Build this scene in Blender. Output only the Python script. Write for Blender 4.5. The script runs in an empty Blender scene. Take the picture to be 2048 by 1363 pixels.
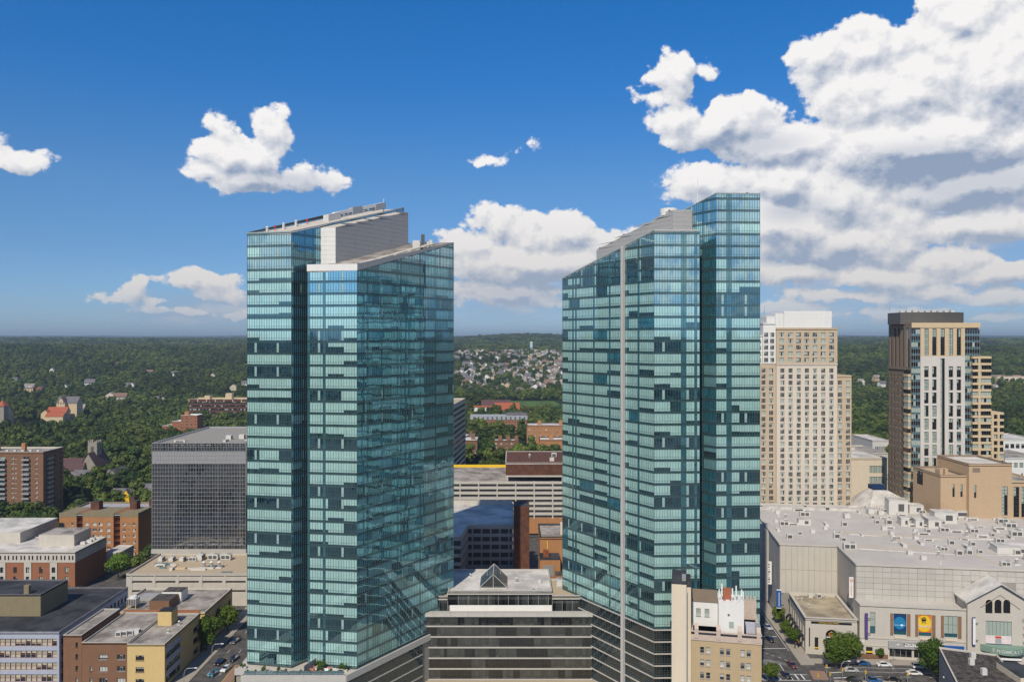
import bpy, bmesh, math, random
import numpy as np
from mathutils import Vector, Matrix, noise as mnoise
random.seed(11)
R = math.radians
SC = bpy.context.scene
COL = SC.collection

# ------------------------------------------------------------------ camera
F, CX, HY, HC = 1593.0, 1024.0, 677.0, 107.0      # focal length in photo pixels, principal column, horizon row, eye height
cam_d = bpy.data.cameras.new('camera'); cam = bpy.data.objects.new('camera', cam_d); COL.objects.link(cam)
cam.location = (0, 0, HC); cam.rotation_euler = (R(90), 0, 0)
cam_d.sensor_width = 36; cam_d.lens = 36 * F / 2048; cam_d.shift_y = -4.5 / 2048
cam_d.clip_start = 1; cam_d.clip_end = 60000
SC.camera = cam

# ------------------------------------------------------------------ world: clear sky with cumulus
SUN_H = (-0.32, -0.947); SUN_EL = 45.0
w = bpy.data.worlds.new('World'); SC.world = w; w.use_nodes = True
nt = w.node_tree; nt.nodes.clear()
class NG:
    """tiny helper to write node graphs"""
    def __init__(s, tree): s.t = tree
    def n(s, typ, **kw):
        nd = s.t.nodes.new(typ)
        for k, v in kw.items(): setattr(nd, k, v)
        return nd
    def put(s, sock, v):
        if isinstance(v, bpy.types.NodeSocket): s.t.links.new(v, sock)
        elif v is not None: sock.default_value = v
    def math(s, op, a, b=None, c=None, clamp=False):
        nd = s.n('ShaderNodeMath', operation=op, use_clamp=clamp)
        s.put(nd.inputs[0], a); s.put(nd.inputs[1], b)
        if c is not None: s.put(nd.inputs[2], c)
        return nd.outputs[0]
    def vec(s, op, a, b=None, c=None):
        nd = s.n('ShaderNodeVectorMath', operation=op)
        s.put(nd.inputs[0], a); s.put(nd.inputs[1], b)
        if c is not None: s.put(nd.inputs[2], c)
        return nd.outputs['Value'] if op in ('LENGTH', 'DOT_PRODUCT') else nd.outputs[0]
    def mix(s, f, a, b):
        nd = s.n('ShaderNodeMix', data_type='RGBA')
        s.put(nd.inputs[0], f); s.put(nd.inputs[6], a); s.put(nd.inputs[7], b)
        return nd.outputs[2]
    def ramp(s, v, lo, hi, to0=0.0, to1=1.0, smooth=True):
        nd = s.n('ShaderNodeMapRange', interpolation_type='SMOOTHSTEP' if smooth else 'LINEAR')
        for k, x in zip(range(5), (v, lo, hi, to0, to1)): s.put(nd.inputs[k], x)
        return nd.outputs[0]
g = NG(nt)
out = g.n('ShaderNodeOutputWorld'); bgn = g.n('ShaderNodeBackground'); bgn.inputs['Strength'].default_value = 0.084
nt.links.new(bgn.outputs[0], out.inputs[0])
sky = g.n('ShaderNodeTexSky', sky_type='NISHITA', sun_disc=False)
sky.sun_elevation = R(SUN_EL); sky.sun_rotation = math.atan2(SUN_H[0], SUN_H[1])
sky.altitude = 100; sky.air_density = 1.0; sky.dust_density = 0.35; sky.ozone_density = 3.5
tc = g.n('ShaderNodeTexCoord'); sep = g.n('ShaderNodeSeparateXYZ'); nt.links.new(tc.outputs['Generated'], sep.inputs[0])
az = g.math('ARCTAN2', sep.outputs[0], sep.outputs[1])
PER = R(70)                                     # the cloud field goes on round the whole sky, mirrored every 70 degrees
azf = g.math('SUBTRACT', g.math('PINGPONG', g.math('ADD', az, PER / 2 + 4 * PER), PER), PER / 2)
el = g.math('ARCSINE', sep.outputs[2])
cmb = g.n('ShaderNodeCombineXYZ'); g.put(cmb.inputs[0], azf); g.put(cmb.inputs[1], el)
cmr = g.n('ShaderNodeCombineXYZ'); g.put(cmr.inputs[0], az); g.put(cmr.inputs[1], el)
def ae(px, py):
    x, z = (px - CX) / F, (HY - py) / F
    return math.atan2(x, 1), math.atan2(z, math.hypot(1, x))
BLOBS = [(455,262,38,48),(478,305,92,50),(545,268,34,44),(402,328,46,24),(590,355,60,24),(655,356,46,20),(500,355,90,26),
 (45,322,66,20),(-5,300,22,24),(985,314,34,15),(1035,294,26,10),
 (400,556,70,22),(268,580,24,22),(214,596,20,8),(462,585,46,16),(328,601,26,6),(400,620,110,8),
 (1000,455,62,38),(1100,468,105,52),(1235,490,85,50),(935,495,80,38),(1060,530,200,52),(1010,585,160,26),(1180,560,110,30),
 (1350,150,42,48),(1420,150,26,22),(1345,235,60,60),(1460,245,110,44),(1580,290,140,44),(1640,120,62,48),
 (1745,110,80,66),(1930,50,95,66),(1990,150,140,120),(1800,190,150,85),(1850,290,220,70),(1960,370,150,48),
 (1410,370,84,48),(1560,360,95,50),(1670,400,105,78),(1560,445,160,72),(1700,490,150,46),(1830,425,40,26),(1940,452,150,38),
 (1590,550,120,28),(1750,556,110,26),(1880,515,90,26),(2010,535,80,22),(1690,592,110,16),(1860,580,80,18),(2000,598,90,20),(1560,618,90,12),(1800,626,120,11),(1960,640,110,9),
 (430,245,22,26),(470,240,20,22),(556,300,26,30),(380,335,26,16),(690,366,24,12),(1310,150,20,22),(1375,120,16,20),(1300,190,24,26),(1600,105,26,22),(1700,70,34,30),(1620,160,40,34),(1880,20,44,40),(2030,70,50,50),(960,440,30,24),(1060,440,44,28),(1120,440,40,26),(1190,470,40,30),(300,-120,170,60),(900,-200,260,80),(1500,-260,240,80)]
def field(p3, pr, blobs):
    """cloud thickness at a sky position: blobs with a ragged, billowing edge (unit about 1.4 degrees)"""
    nz = g.n('ShaderNodeTexNoise', noise_dimensions='3D'); nz.inputs['Scale'].default_value = 13; nz.inputs['Detail'].default_value = 4
    g.put(nz.inputs['Vector'], pr)
    wv = g.vec('MULTIPLY_ADD', g.vec('SUBTRACT', nz.outputs['Color'], (.5, .5, .5)), (.060, .036, 0), p3)
    m = None
    for (x, y, rx, ry) in blobs:
        a, e = ae(x, y); sx, sy = F / rx * .98, F / ry; r = math.sqrt(rx * ry) / 40
        l = g.vec('LENGTH', g.vec('MULTIPLY_ADD', wv, (sx, sy, 0), (-a * sx, -e * sy, 0)))
        d = g.math('MULTIPLY_ADD', l, -r, r)
        m = d if m is None else g.math('SMOOTH_MAX', m, d, .32)
    n2 = g.n('ShaderNodeTexNoise', noise_dimensions='3D'); n2.inputs['Scale'].default_value = 19; n2.inputs['Detail'].default_value = 7; n2.inputs['Roughness'].default_value = .60
    g.put(n2.inputs['Vector'], g.vec('MULTIPLY', pr, (1, 1.25, 1)))
    vo = g.n('ShaderNodeTexVoronoi', feature='F1', normalize=True); vo.inputs['Scale'].default_value = 54; vo.inputs['Detail'].default_value = 2.4; vo.inputs['Roughness'].default_value = .5
    wv2 = g.vec('MULTIPLY_ADD', g.vec('SUBTRACT', n2.outputs['Color'], (.5, .5, .5)), (.02, .02, 0), pr)
    g.put(vo.inputs['Vector'], wv2)
    d = g.math('MULTIPLY_ADD', g.math('ADD', n2.outputs['Fac'], -.504), g.ramp(el, .03, .16, 3.9, 2.7), m)
    return g.math('MULTIPLY_ADD', vo.outputs['Distance'], -1.05, g.math('ADD', d, .38))
P0 = cmb.outputs[0]; PR0 = cmr.outputs[0]
d0 = field(P0, PR0, BLOBS)
off = (-.005, .0115, 0)
d1 = field(g.vec('ADD', P0, off), g.vec('ADD', PR0, off), BLOBS)
alpha = g.ramp(d0, -.02, .30)
rel = g.math('SUBTRACT', d0, d1)                    # positive on heads turned to the light, negative on undersides
BASES = [(1950, 368, 150, 50), (1800, 330, 120, 34), (1480, 292, 120, 28), (1590, 415, 60, 26), (1650, 515, 120, 20), (560, 362, 110, 22), (1060, 580, 200, 26)]
ms = None
for (x, y, rx, ry) in BASES:                       # thick flat bases, seen from below
    a, e = ae(x, y); sx, sy = F / rx, F / ry
    l = g.vec('LENGTH', g.vec('MULTIPLY_ADD', P0, (sx, sy, 0), (-a * sx, -e * sy, 0)))
    ms = l if ms is None else g.math('SMOOTH_MIN', ms, l, .4)
base = g.ramp(g.math('ADD', ms, g.math('MULTIPLY', d0, -.12)), 1.25, .15)
lit = g.math('SUBTRACT', g.ramp(rel, -.95, .36, 0.05, 1.0, False), g.math('MULTIPLY', base, .46), clamp=True)
low = g.ramp(el, 0.02, .22)
shade_c = g.mix(low, (4.3, 5.1, 6.5, 1), (3.4, 4.3, 6.0, 1))
white_c = g.mix(low, (8.6, 8.3, 8.1, 1), (11.2, 11.0, 10.9, 1))
cl = g.mix(lit, shade_c, white_c)
grade = g.n('ShaderNodeValToRGB')                   # the camera's rendering of the blue, same all round the sky
E = grade.color_ramp.elements
for k, (p_, c_) in enumerate(((0, (.62, .84, 1.32)), (.075, (.52, .78, 1.12)), (.13, (.50, .84, 1.16)), (.22, (.24, .84, 1.38)), (.30, (.16, .86, 1.46)), (.50, (.14, .60, 1.02)))):  # last stop: sky overhead darkened to lower the ambient light
    e_ = E[k] if k < 2 else E.new(p_); e_.position = p_; e_.color = (c_[0] / 1.6, c_[1] / 1.6, c_[2] / 1.6, 1)
nt.links.new(g.math('DIVIDE', el, 1.4), grade.inputs[0])
tint = g.n('ShaderNodeVectorMath', operation='MULTIPLY'); nt.links.new(sky.outputs[0], tint.inputs[0])
nt.links.new(g.vec('MULTIPLY', grade.outputs[0], (1.6, 1.6, 1.6)), tint.inputs[1])
fade = g.math('MULTIPLY', alpha, g.ramp(el, -.005, .07, .35, 1.0))
VEIL = [(1790, 545, 420, 120), (1010, 590, 230, 60), (400, 615, 190, 40), (1950, 400, 260, 120)]     # grey-blue decks behind the cumulus
mv = None
for (x, y, rx, ry) in VEIL:
    a, e = ae(x, y); sx, sy = F / rx, F / ry
    l = g.vec('LENGTH', g.vec('MULTIPLY_ADD', P0, (sx, sy, 0), (-a * sx, -e * sy, 0))); mv = l if mv is None else g.math('SMOOTH_MIN', mv, l, .3)
nv = g.n('ShaderNodeTexNoise', noise_dimensions='3D'); nv.inputs['Scale'].default_value = 9; nv.inputs['Detail'].default_value = 5
g.put(nv.inputs['Vector'], g.vec('MULTIPLY', PR0, (1, 4.5, 1)))
veil = g.math('MULTIPLY', g.ramp(mv, 1.1, .35), g.ramp(nv.outputs['Fac'], .30, .62, .15, .75))
behind = g.mix(veil, tint.outputs[0], g.mix(g.ramp(nv.outputs['Fac'], .42, .70), (3.6, 4.7, 6.6, 1), (6.6, 6.8, 7.4, 1)))
fin = g.mix(fade, behind, cl)
nt.links.new(fin, bgn.inputs[0])
w.cycles.sampling_method = 'MANUAL'; w.cycles.sample_map_resolution = 512

# ------------------------------------------------------------------ sun
sd = bpy.data.lights.new('sun', 'SUN'); sun = bpy.data.objects.new('sun', sd); COL.objects.link(sun)
sd.energy = 4.2; sd.angle = R(.53); sd.color = (1.0, .91, .76)
hd = Vector((SUN_H[0], SUN_H[1], 0)).normalized(); sdir = hd * math.cos(R(SUN_EL)) + Vector((0, 0, math.sin(R(SUN_EL))))
sun.rotation_euler = sdir.to_track_quat('Z', 'Y').to_euler(); sun.location = (-60, -60, 300)

SC.view_settings.view_transform = 'Standard'; SC.view_settings.look = 'None'
SC.view_settings.exposure = 0.0; SC.view_settings.gamma = 1; SC.view_settings.use_curve_mapping = False
cy = SC.cycles
cy.max_bounces = 6; cy.diffuse_bounces = 2; cy.glossy_bounces = 4; cy.transmission_bounces = 2; cy.volume_bounces = 0
cy.caustics_reflective = False; cy.caustics_refractive = False; cy.sample_clamp_indirect = 6
cy.use_denoising = True; cy.use_adaptive_sampling = True; cy.adaptive_threshold = .02
try: cy.denoiser = 'OPENIMAGEDENOISE'
except Exception: pass

# ------------------------------------------------------------------ pixel helpers (a pixel gives only a direction)
def GX(px, Y): return (px - CX) / F * Y
def GZ(py, Y): return HC + (HY - py) / F * Y
def GY(py, z=0.0): return F * (HC - z) / (py - HY)
# ------------------------------------------------------------------ materials
MATS = {}
def M(name, col, rough=.8, var=.18, scale=.35, spec=.25, metal=0.0, streak=0.0, isl=0.0):
    if name in MATS: return MATS[name]
    m = bpy.data.materials.new(name); m.use_nodes = True; t = m.node_tree; k = NG(t)
    p = t.nodes['Principled BSDF']; p.inputs['Roughness'].default_value = rough; p.inputs['Metallic'].default_value = metal
    p.inputs['Specular IOR Level'].default_value = spec
    geo = k.n('ShaderNodeNewGeometry')
    n1 = k.n('ShaderNodeTexNoise'); n1.inputs['Scale'].default_value = scale; n1.inputs['Detail'].default_value = 6; n1.inputs['Roughness'].default_value = .65
    t.links.new(geo.outputs['Position'], n1.inputs['Vector'])
    nf = k.ramp(n1.outputs['Fac'], .33, .67) if var >= .25 else n1.outputs['Fac']
    v = k.math('ADD', 1 - var, k.math('MULTIPLY', nf, 2 * var))
    if streak:
        n2 = k.n('ShaderNodeTexNoise'); n2.inputs['Scale'].default_value = 1.0; n2.inputs['Detail'].default_value = 3
        k.put(n2.inputs['Vector'], k.vec('MULTIPLY', geo.outputs['Position'], (.9, .9, .06)))
        v = k.math('MULTIPLY', v, k.math('ADD', 1 - streak, k.math('MULTIPLY', n2.outputs['Fac'], 2 * streak)))
    if isl:
        v = k.math('MULTIPLY', v, k.math('ADD', 1 - isl, k.math('MULTIPLY', k.n('ShaderNodeObjectInfo').outputs['Random'], 2 * isl)))
    c = k.vec('SCALE', (col[0], col[1], col[2])); t.nodes[-1].inputs['Scale'].default_value = 1
    t.links.new(v, t.nodes[-1].inputs['Scale'])
    t.links.new(c, p.inputs['Base Color'])
    MATS[name] = m; return m
def GLASS(name, base, refl=.2, tint=(.85, .97, 1), isl=.12, rough=.012, var=.1):
    if name in MATS: return MATS[name]
    m = bpy.data.materials.new(name); m.use_nodes = True; t = m.node_tree; t.nodes.clear(); k = NG(t)
    o = k.n('ShaderNodeOutputMaterial'); mx = k.n('ShaderNodeMixShader'); df = k.n('ShaderNodeBsdfDiffuse'); gl = k.n('ShaderNodeBsdfGlossy')
    gl.inputs['Roughness'].default_value = rough; gl.inputs['Color'].default_value = (*tint, 1)
    geo = k.n('ShaderNodeNewGeometry')
    n1 = k.n('ShaderNodeTexNoise'); n1.inputs['Scale'].default_value = .12; n1.inputs['Detail'].default_value = 4
    t.links.new(geo.outputs['Position'], n1.inputs['Vector'])
    v = k.math('MULTIPLY', k.math('ADD', 1 - isl, k.math('MULTIPLY', geo.outputs['Random Per Island'], 2 * isl)),
               k.math('ADD', 1 - var, k.math('MULTIPLY', n1.outputs['Fac'], 2 * var)))
    sc = k.n('ShaderNodeVectorMath', operation='SCALE'); sc.inputs[0].default_value = base; t.links.new(v, sc.inputs['Scale'])
    t.links.new(sc.outputs[0], df.inputs['Color'])
    lw = k.n('ShaderNodeFresnel'); lw.inputs['IOR'].default_value = 1.5
    f = k.math('ADD', refl, k.math('MULTIPLY', lw.outputs[0], 1 - refl), clamp=True)
    t.links.new(f, mx.inputs[0]); t.links.new(df.outputs[0], mx.inputs[1]); t.links.new(gl.outputs[0], mx.inputs[2]); t.links.new(mx.outputs[0], o.inputs[0])
    MATS[name] = m; return m
def LEAF(name, c0, c1):
    m = bpy.data.materials.new(name); m.use_nodes = True; t = m.node_tree; k = NG(t)
    p = t.nodes['Principled BSDF']; p.inputs['Roughness'].default_value = .65; p.inputs['Specular IOR Level'].default_value = .15
    geo = k.n('ShaderNodeNewGeometry'); oi = k.n('ShaderNodeObjectInfo')
    f = k.math('ADD', k.math('MULTIPLY', geo.outputs['Random Per Island'], .30), k.math('MULTIPLY', oi.outputs['Random'], .85), clamp=True)
    nl = k.n('ShaderNodeTexNoise'); nl.inputs['Scale'].default_value = .007; nl.inputs['Detail'].default_value = 4; t.links.new(geo.outputs['Position'], nl.inputs['Vector'])
    sc = k.n('ShaderNodeVectorMath', operation='SCALE'); t.links.new(k.mix(f, (*c0, 1), (*c1, 1)), sc.inputs[0]); t.links.new(k.ramp(nl.outputs['Fac'], .32, .68, .62, 1.38), sc.inputs['Scale'])
    t.links.new(sc.outputs[0], p.inputs['Base Color'])
    MATS[name] = m; return m

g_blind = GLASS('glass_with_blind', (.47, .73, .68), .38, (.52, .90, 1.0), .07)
g_blind_shade = GLASS('glass_with_blind_painted_shade', (.22, .47, .52), .50, (.50, .90, 1.0), .08)  # darker copy of the blind glass, shade of the inner faces in its colour
g_dark = GLASS('glass_dark', (.005, .020, .030), .36, (.50, .88, 1.0), .6)
g_shadow = GLASS('glass_shadow_box', (.032, .125, .155), .32, (.50, .88, 1.0), .12)
g_shade_teal = GLASS('glass_painted_shade_teal', (.020, .160, .225), .48, (.50, .90, 1.0), .35)  # shade of the inner faces and recesses painted in as dark teal
g_top = GLASS('glass_upper_painted_sky', (.12, .32, .46), .58, (.66, .94, 1.0), .14)  # part of the sky's reflection is painted into this blue base
m_jl = M('panel_joint_pale', (.36, .36, .36), .6, .1)
g_spand = GLASS('glass_spandrel', (.020, .062, .068), .20, (.58, .90, 1.0), .12)
g_col = GLASS('column_behind_glass', (.34, .50, .48), .20, (.58, .90, 1.0), .1)
g_smoke = GLASS('glass_smoked', (.006, .007, .008), .07, (.92, .95, 1), .5)
g_smoke2 = GLASS('glass_smoked_curtain', (.042, .047, .042), .08, (.92, .95, 1), .35)
g_office = GLASS('glass_office_dark', (.020, .022, .026), .22, (.9, .94, 1), .4)
g_pane = GLASS('window_pane_dark', (.020, .022, .024), .07, (1, 1, 1), .5)
g_pblind = GLASS('window_pane_blind', (.36, .42, .37), .06, (1, 1, 1), .12)
g_pwhite = GLASS('window_pane_white_blind', (.52, .52, .48), .05, (1, 1, 1), .12)
g_ptan = GLASS('window_pane_tan_blind', (.50, .44, .33), .05, (1, 1, 1), .16)
m_mull = M('mullion_metal', (.10, .14, .145), .45, .1, metal=.3)
m_ledge = M('ledge_metal', (.30, .37, .38), .5, .1)
g_sky = GLASS('skylight_glass', (.10, .16, .18), .25, (.8, .93, 1), .1)
m_white = M('white_panel', (.74, .73, .70), .6, .06, streak=.05)
m_panel = M('grey_metal_panel', (.36, .36, .36), .5, .06, streak=.04)
m_fin = M('white_fin', (.50, .49, .47), .6, .08)
m_conc = M('concrete', (.42, .40, .36), .85, .2, streak=.1)
m_concl = M('concrete_pale', (.52, .48, .42), .85, .15, streak=.1)
m_band = M('white_band', (.47, .455, .42), .7, .12, streak=.05)
m_gravel = M('roof_gravel_tan', (.46, .37, .26), .95, .2, 1.5)
m_roofw = M('roof_membrane_white', (.56, .53, .49), .8, .28, .12)
m_roofg = M('roof_membrane_grey', (.30, .27, .24), .9, .45, .15)
m_roofk = M('roof_bitumen_black', (.040, .042, .048), .85, .5, .12)
m_roofd = M('roof_bitumen_patched', (.075, .065, .058), .9, .7, .9)
m_roofm = M('mall_roof_membrane', (.51, .475, .435), .8, .24, .09)
m_brick = M('brick_red', (.30, .125, .066), .9, .2, .6, streak=.08)
m_brickb = M('brick_brown', (.215, .115, .068), .9, .2, .5, streak=.1)
m_bricko = M('brick_orange', (.40, .195, .085), .9, .2, .4, streak=.12)
m_brickd = M('brick_dark_brown', (.115, .050, .032), .9, .25, .4, streak=.1)
m_yellow = M('brick_yellow', (.61, .45, .205), .9, .12, .5, streak=.06)
m_bluew = M('panel_blue_white', (.40, .42, .50), .7, .14, .6, streak=.1)
m_beige = M('brick_beige', (.52, .41, .285), .9, .08, .3, streak=.04)
m_pinkw = M('precast_pale_pink', (.64, .56, .465), .85, .06, .3, streak=.04)
m_olive = M('brick_olive', (.24, .20, .12), .9, .2, .4, streak=.12)
m_tan = M('brick_tan', (.50, .36, .23), .9, .16, 1.2, streak=.04)
m_tanl = M('trim_tan', (.58, .45, .29), .85, .1, .4)
m_brown = M('brick_brown_grey', (.25, .19, .14), .9, .15, .4, streak=.05)
m_whitep = M('precast_white', (.58, .545, .50), .85, .08, .3, streak=.05)
m_bronze = M('bronze_metal', (.125, .118, .110), .5, .15, .4, metal=.1, streak=.08)
m_stone = M('mall_precast_stone', (.53, .49, .43), .85, .10, .3, streak=.05)
m_stoneg = M('mall_panel_grey', (.48, .455, .41), .8, .10, .25, streak=.08, isl=.05)
m_cream = M('cream_render', (.66, .57, .44), .85, .08, .3, streak=.06)
m_terra = M('terracotta_pale', (.52, .42, .35), .85, .2, 1.0)
m_decob = M('deco_tan_brick', (.46, .35, .21), .9, .1, .5, streak=.06)
m_frame = M('window_frame_white', (.62, .61, .58), .6, .05)
m_framed = M('window_frame_dark', (.06, .055, .05), .5, .1)
m_frameg = M('window_frame_grey', (.30, .31, .31), .5, .1)
m_joint = M('panel_joint', (.30, .28, .25), .9, .1)
m_asph = M('asphalt', (.095, .090, .086), .9, .30, .4)
m_side = M('sidewalk_concrete', (.36, .32, .27), .9, .15, .5)
m_kerb = M('kerb_stone', (.40, .38, .35), .9, .15, .5)
m_paint = M('road_paint_white', (.66, .66, .64), .7, .2, 1.5)
m_painty = M('road_paint_yellow', (.62, .40, .05), .7, .2, 1.5)
m_pave = M('brick_paving', (.30, .19, .14), .9, .2, 1.0)
m_metal = M('galvanised_metal', (.46, .46, .45), .4, .2, .9, metal=.5)
m_hvac = M('unit_casing_pale', (.60, .58, .54), .6, .15, .7)
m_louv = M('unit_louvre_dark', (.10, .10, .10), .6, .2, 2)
m_black = M('black_rubber', (.015, .015, .015), .7, .2)
m_red = M('red_paint', (.55, .05, .04), .5, .1)
m_blue = M('sign_blue', (.02, .10, .36), .5, .06)
m_deepb = M('sign_deep_blue', (.012, .05, .15), .5, .06)
m_midb = M('sign_mid_blue', (.02, .20, .40), .5, .06)
m_signw = M('sign_white', (.78, .78, .76), .5, .04)
m_signk = M('sign_black', (.02, .02, .022), .5, .1)
m_signy = M('sign_yellow', (.80, .52, .03), .5, .05)
m_signr = M('sign_red', (.60, .06, .03), .5, .06)
m_signo = M('sign_orange', (.75, .20, .02), .5, .05)
m_green = M('awning_green', (.20, .30, .24), .6, .1)
m_purple = M('sign_purple', (.10, .06, .22), .6, .1)
m_slate = M('roof_slate', (.15, .14, .15), .8, .25, .6)
m_maroon = M('roof_maroon', (.10, .055, .055), .8, .2, .4)
m_terrac = M('roof_terracotta', (.36, .10, .05), .85, .2, .5)
m_skin = M('skin', (.45, .28, .2), .7, .1)
m_bark = M('bark', (.10, .075, .05), .95, .3, 1)
m_leaf = LEAF('foliage', (.018, .048, .013), (.110, .138, .028))
m_leafb = LEAF('foliage_street', (.045, .095, .010), (.115, .165, .020))
m_shrub = LEAF('foliage_shrub', (.035, .075, .015), (.09, .13, .03))
m_grass = M('lawn', (.075, .135, .030), .95, .25, .05)
m_gwood = M('woodland_floor', (.022, .040, .014), .95, .35, .02)
m_tblue = M('water_tank_pale_blue', (.42, .60, .66), .6, .05)

# ------------------------------------------------------------------ mesh and object helpers
class MB:
    def __init__(s): s.v = []; s.f = []; s.m = []
    def poly(s, pts, m=0):
        i = len(s.v); s.v += [tuple(p) for p in pts]; s.f.append(tuple(range(i, i + len(pts)))); s.m.append(m)
    def prism(s, pts, z0, z1, m=0, mt=None, bottom=True):
        """pts counter-clockwise seen from above; z0, z1 numbers or lists per corner"""
        n = len(pts); a = [z0] * n if not hasattr(z0, '__len__') else z0; b = [z1] * n if not hasattr(z1, '__len__') else z1
        i = len(s.v)
        s.v += [(p[0], p[1], z) for p, z in zip(pts, a)] + [(p[0], p[1], z) for p, z in zip(pts, b)]
        for k in range(n):
            j = (k + 1) % n; s.f.append((i + k, i + j, i + n + j, i + n + k)); s.m.append(m)
        s.f.append(tuple(i + n + k for k in range(n))); s.m.append(m if mt is None else mt)
        if bottom: s.f.append(tuple(i + k for k in reversed(range(n)))); s.m.append(m)
    def box(s, x0, x1, y0, y1, z0, z1, m=0, mt=None):
        s.prism([(x0, y0), (x1, y0), (x1, y1), (x0, y1)], z0, z1, m, mt)
    def cyl(s, x, y, z0, z1, r, n=10, m=0, r2=None, mt=None):
        r2 = r if r2 is None else r2; i = len(s.v)
        for rr, z in ((r, z0), (r2, z1)):
            s.v += [(x + rr * math.cos(2 * math.pi * k / n), y + rr * math.sin(2 * math.pi * k / n), z) for k in range(n)]
        for k in range(n):
            j = (k + 1) % n; s.f.append((i + k, i + j, i + n + j, i + n + k)); s.m.append(m)
        s.f.append(tuple(i + n + k for k in range(n))); s.m.append(m if mt is None else mt)
        s.f.append(tuple(i + k for k in reversed(range(n)))); s.m.append(m)
    def tube(s, pts, r, n=6, m=0):
        i0 = len(s.v); P = [Vector(p) for p in pts]; rr = r if hasattr(r, '__len__') else [r] * len(P)
        for q, p in enumerate(P):
            d = (P[min(q + 1, len(P) - 1)] - P[max(q - 1, 0)]).normalized()
            a = d.cross(Vector((0, 0, 1)));
            if a.length < 1e-3: a = d.cross(Vector((1, 0, 0)))
            a.normalize(); b = d.cross(a)
            s.v += [tuple(p + rr[q] * (a * math.cos(2 * math.pi * k / n) + b * math.sin(2 * math.pi * k / n))) for k in range(n)]
        for q in range(len(P) - 1):
            for k in range(n):
                j = (k + 1) % n; a = i0 + q * n; s.f.append((a + k, a + n + k, a + n + j, a + j)); s.m.append(m)
        s.f.append(tuple(i0 + k for k in range(n))); s.m.append(m)
        s.f.append(tuple(i0 + (len(P) - 1) * n + k for k in reversed(range(n)))); s.m.append(m)
    def mesh(s, name, mats):
        me = bpy.data.meshes.new(name); me.from_pydata(s.v, [], s.f)
        for m in (mats if isinstance(mats, (list, tuple)) else [mats]): me.materials.append(m)
        if len(me.materials) > 1: me.polygons.foreach_set('material_index', s.m)
        me.update(); return me
def obj(name, me, parent=None, loc=(0, 0, 0), rz=0.0, kind=None, label=None):
    o = bpy.data.objects.new(name, me); COL.objects.link(o); o.location = loc; o.rotation_euler = (0, 0, rz)
    if parent is not None: o.parent = parent
    if kind: o['kind'] = kind
    if label: o['label'] = label
    return o
def tag(o, label, cat, group=None):
    o['label'] = label; o['category'] = cat
    if group: o['group'] = group
    return o
def thing(name, label, cat, loc=(0, 0, 0), rz=0.0, group=None):
    return tag(obj(name, None, None, loc, rz), label, cat, group)
def part(b, name, mb, mats, loc=(0, 0, 0), rz=0.0, **k): return obj(name, mb.mesh(name, mats), b, loc, rz, **k)
def struct(name, mb, mats): return obj(name, mb.mesh(name, mats), kind='structure')
def copy_tree(o, parent=None, loc=None, rz=None, scale=None, label=None):
    c = o.copy(); COL.objects.link(c); c.parent = parent
    if loc is not None: c.location = loc
    if rz is not None: c.rotation_euler = (0, 0, rz)
    if scale is not None: c.scale = scale if hasattr(scale, '__len__') else (scale,) * 3
    if label: c['label'] = label
    for ch in list(o.children): copy_tree(ch, c)
    return c

# --- windows: shared meshes, a frame proud of its panes, blinds at different heights
WV = {}
def wvars(w_, h_, nx=1, nz=1, fm=None, blind=.6, n=6, ft=.09, bm=None, dm=None, partial=.35, sill=True):
    fm = fm or m_frame; bm = bm or g_pblind; dm = dm or g_pane
    key = (round(w_, 2), round(h_, 2), nx, nz, fm.name, blind, ft, bm.name, dm.name, partial, sill)
    if key in WV: return WV[key]
    rr = random.Random(hash(str(key)) & 0xffff if False else int(w_ * 1000 + h_ * 77 + nx * 5 + nz)); res = []
    for q in range(n):
        mb = MB()
        for i in range(nx + 1): x = i * w_ / nx; x0 = min(max(x - ft / 2, 0), w_ - ft); mb.box(x0, x0 + ft, -.03, .10, 0, h_, 0)
        for i in range(nz + 1): z = i * h_ / nz; z0 = min(max(z - ft / 2, 0), h_ - ft); mb.box(ft, w_ - ft, -.022, .09, z0, z0 + ft, 0)
        if sill: mb.box(-.05, w_ + .05, -.36, 0, -.16, -.01, 0)
        allb = rr.random() < blind; cut = 1.0 if rr.random() > partial else rr.choice((.35, .55, .7))
        for i in range(nx):
            bl = allb if rr.random() < .8 else not allb; c = cut if bl else 0.0
            if not bl and rr.random() < .3: c = .3
            zc = h_ * (1 - c)
            for j in range(nz):
                a, b = j * h_ / nz, (j + 1) * h_ / nz
                for (lo, hi, mi) in ((a, min(b, max(a, zc)), 1), (max(a, min(b, zc)), b, 2)):
                    if hi - lo > .03:
                        x0, x1 = i * w_ / nx, (i + 1) * w_ / nx; t = rr.uniform(-.01, .01)
                        mb.poly([(x0, .055 + t, lo), (x1, .055 - t, lo), (x1, .055 - t, hi), (x0, .055 + t, hi)], mi)
        res.append(mb.mesh('window', [fm, dm, bm]))
    WV[key] = res; return res
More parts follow.
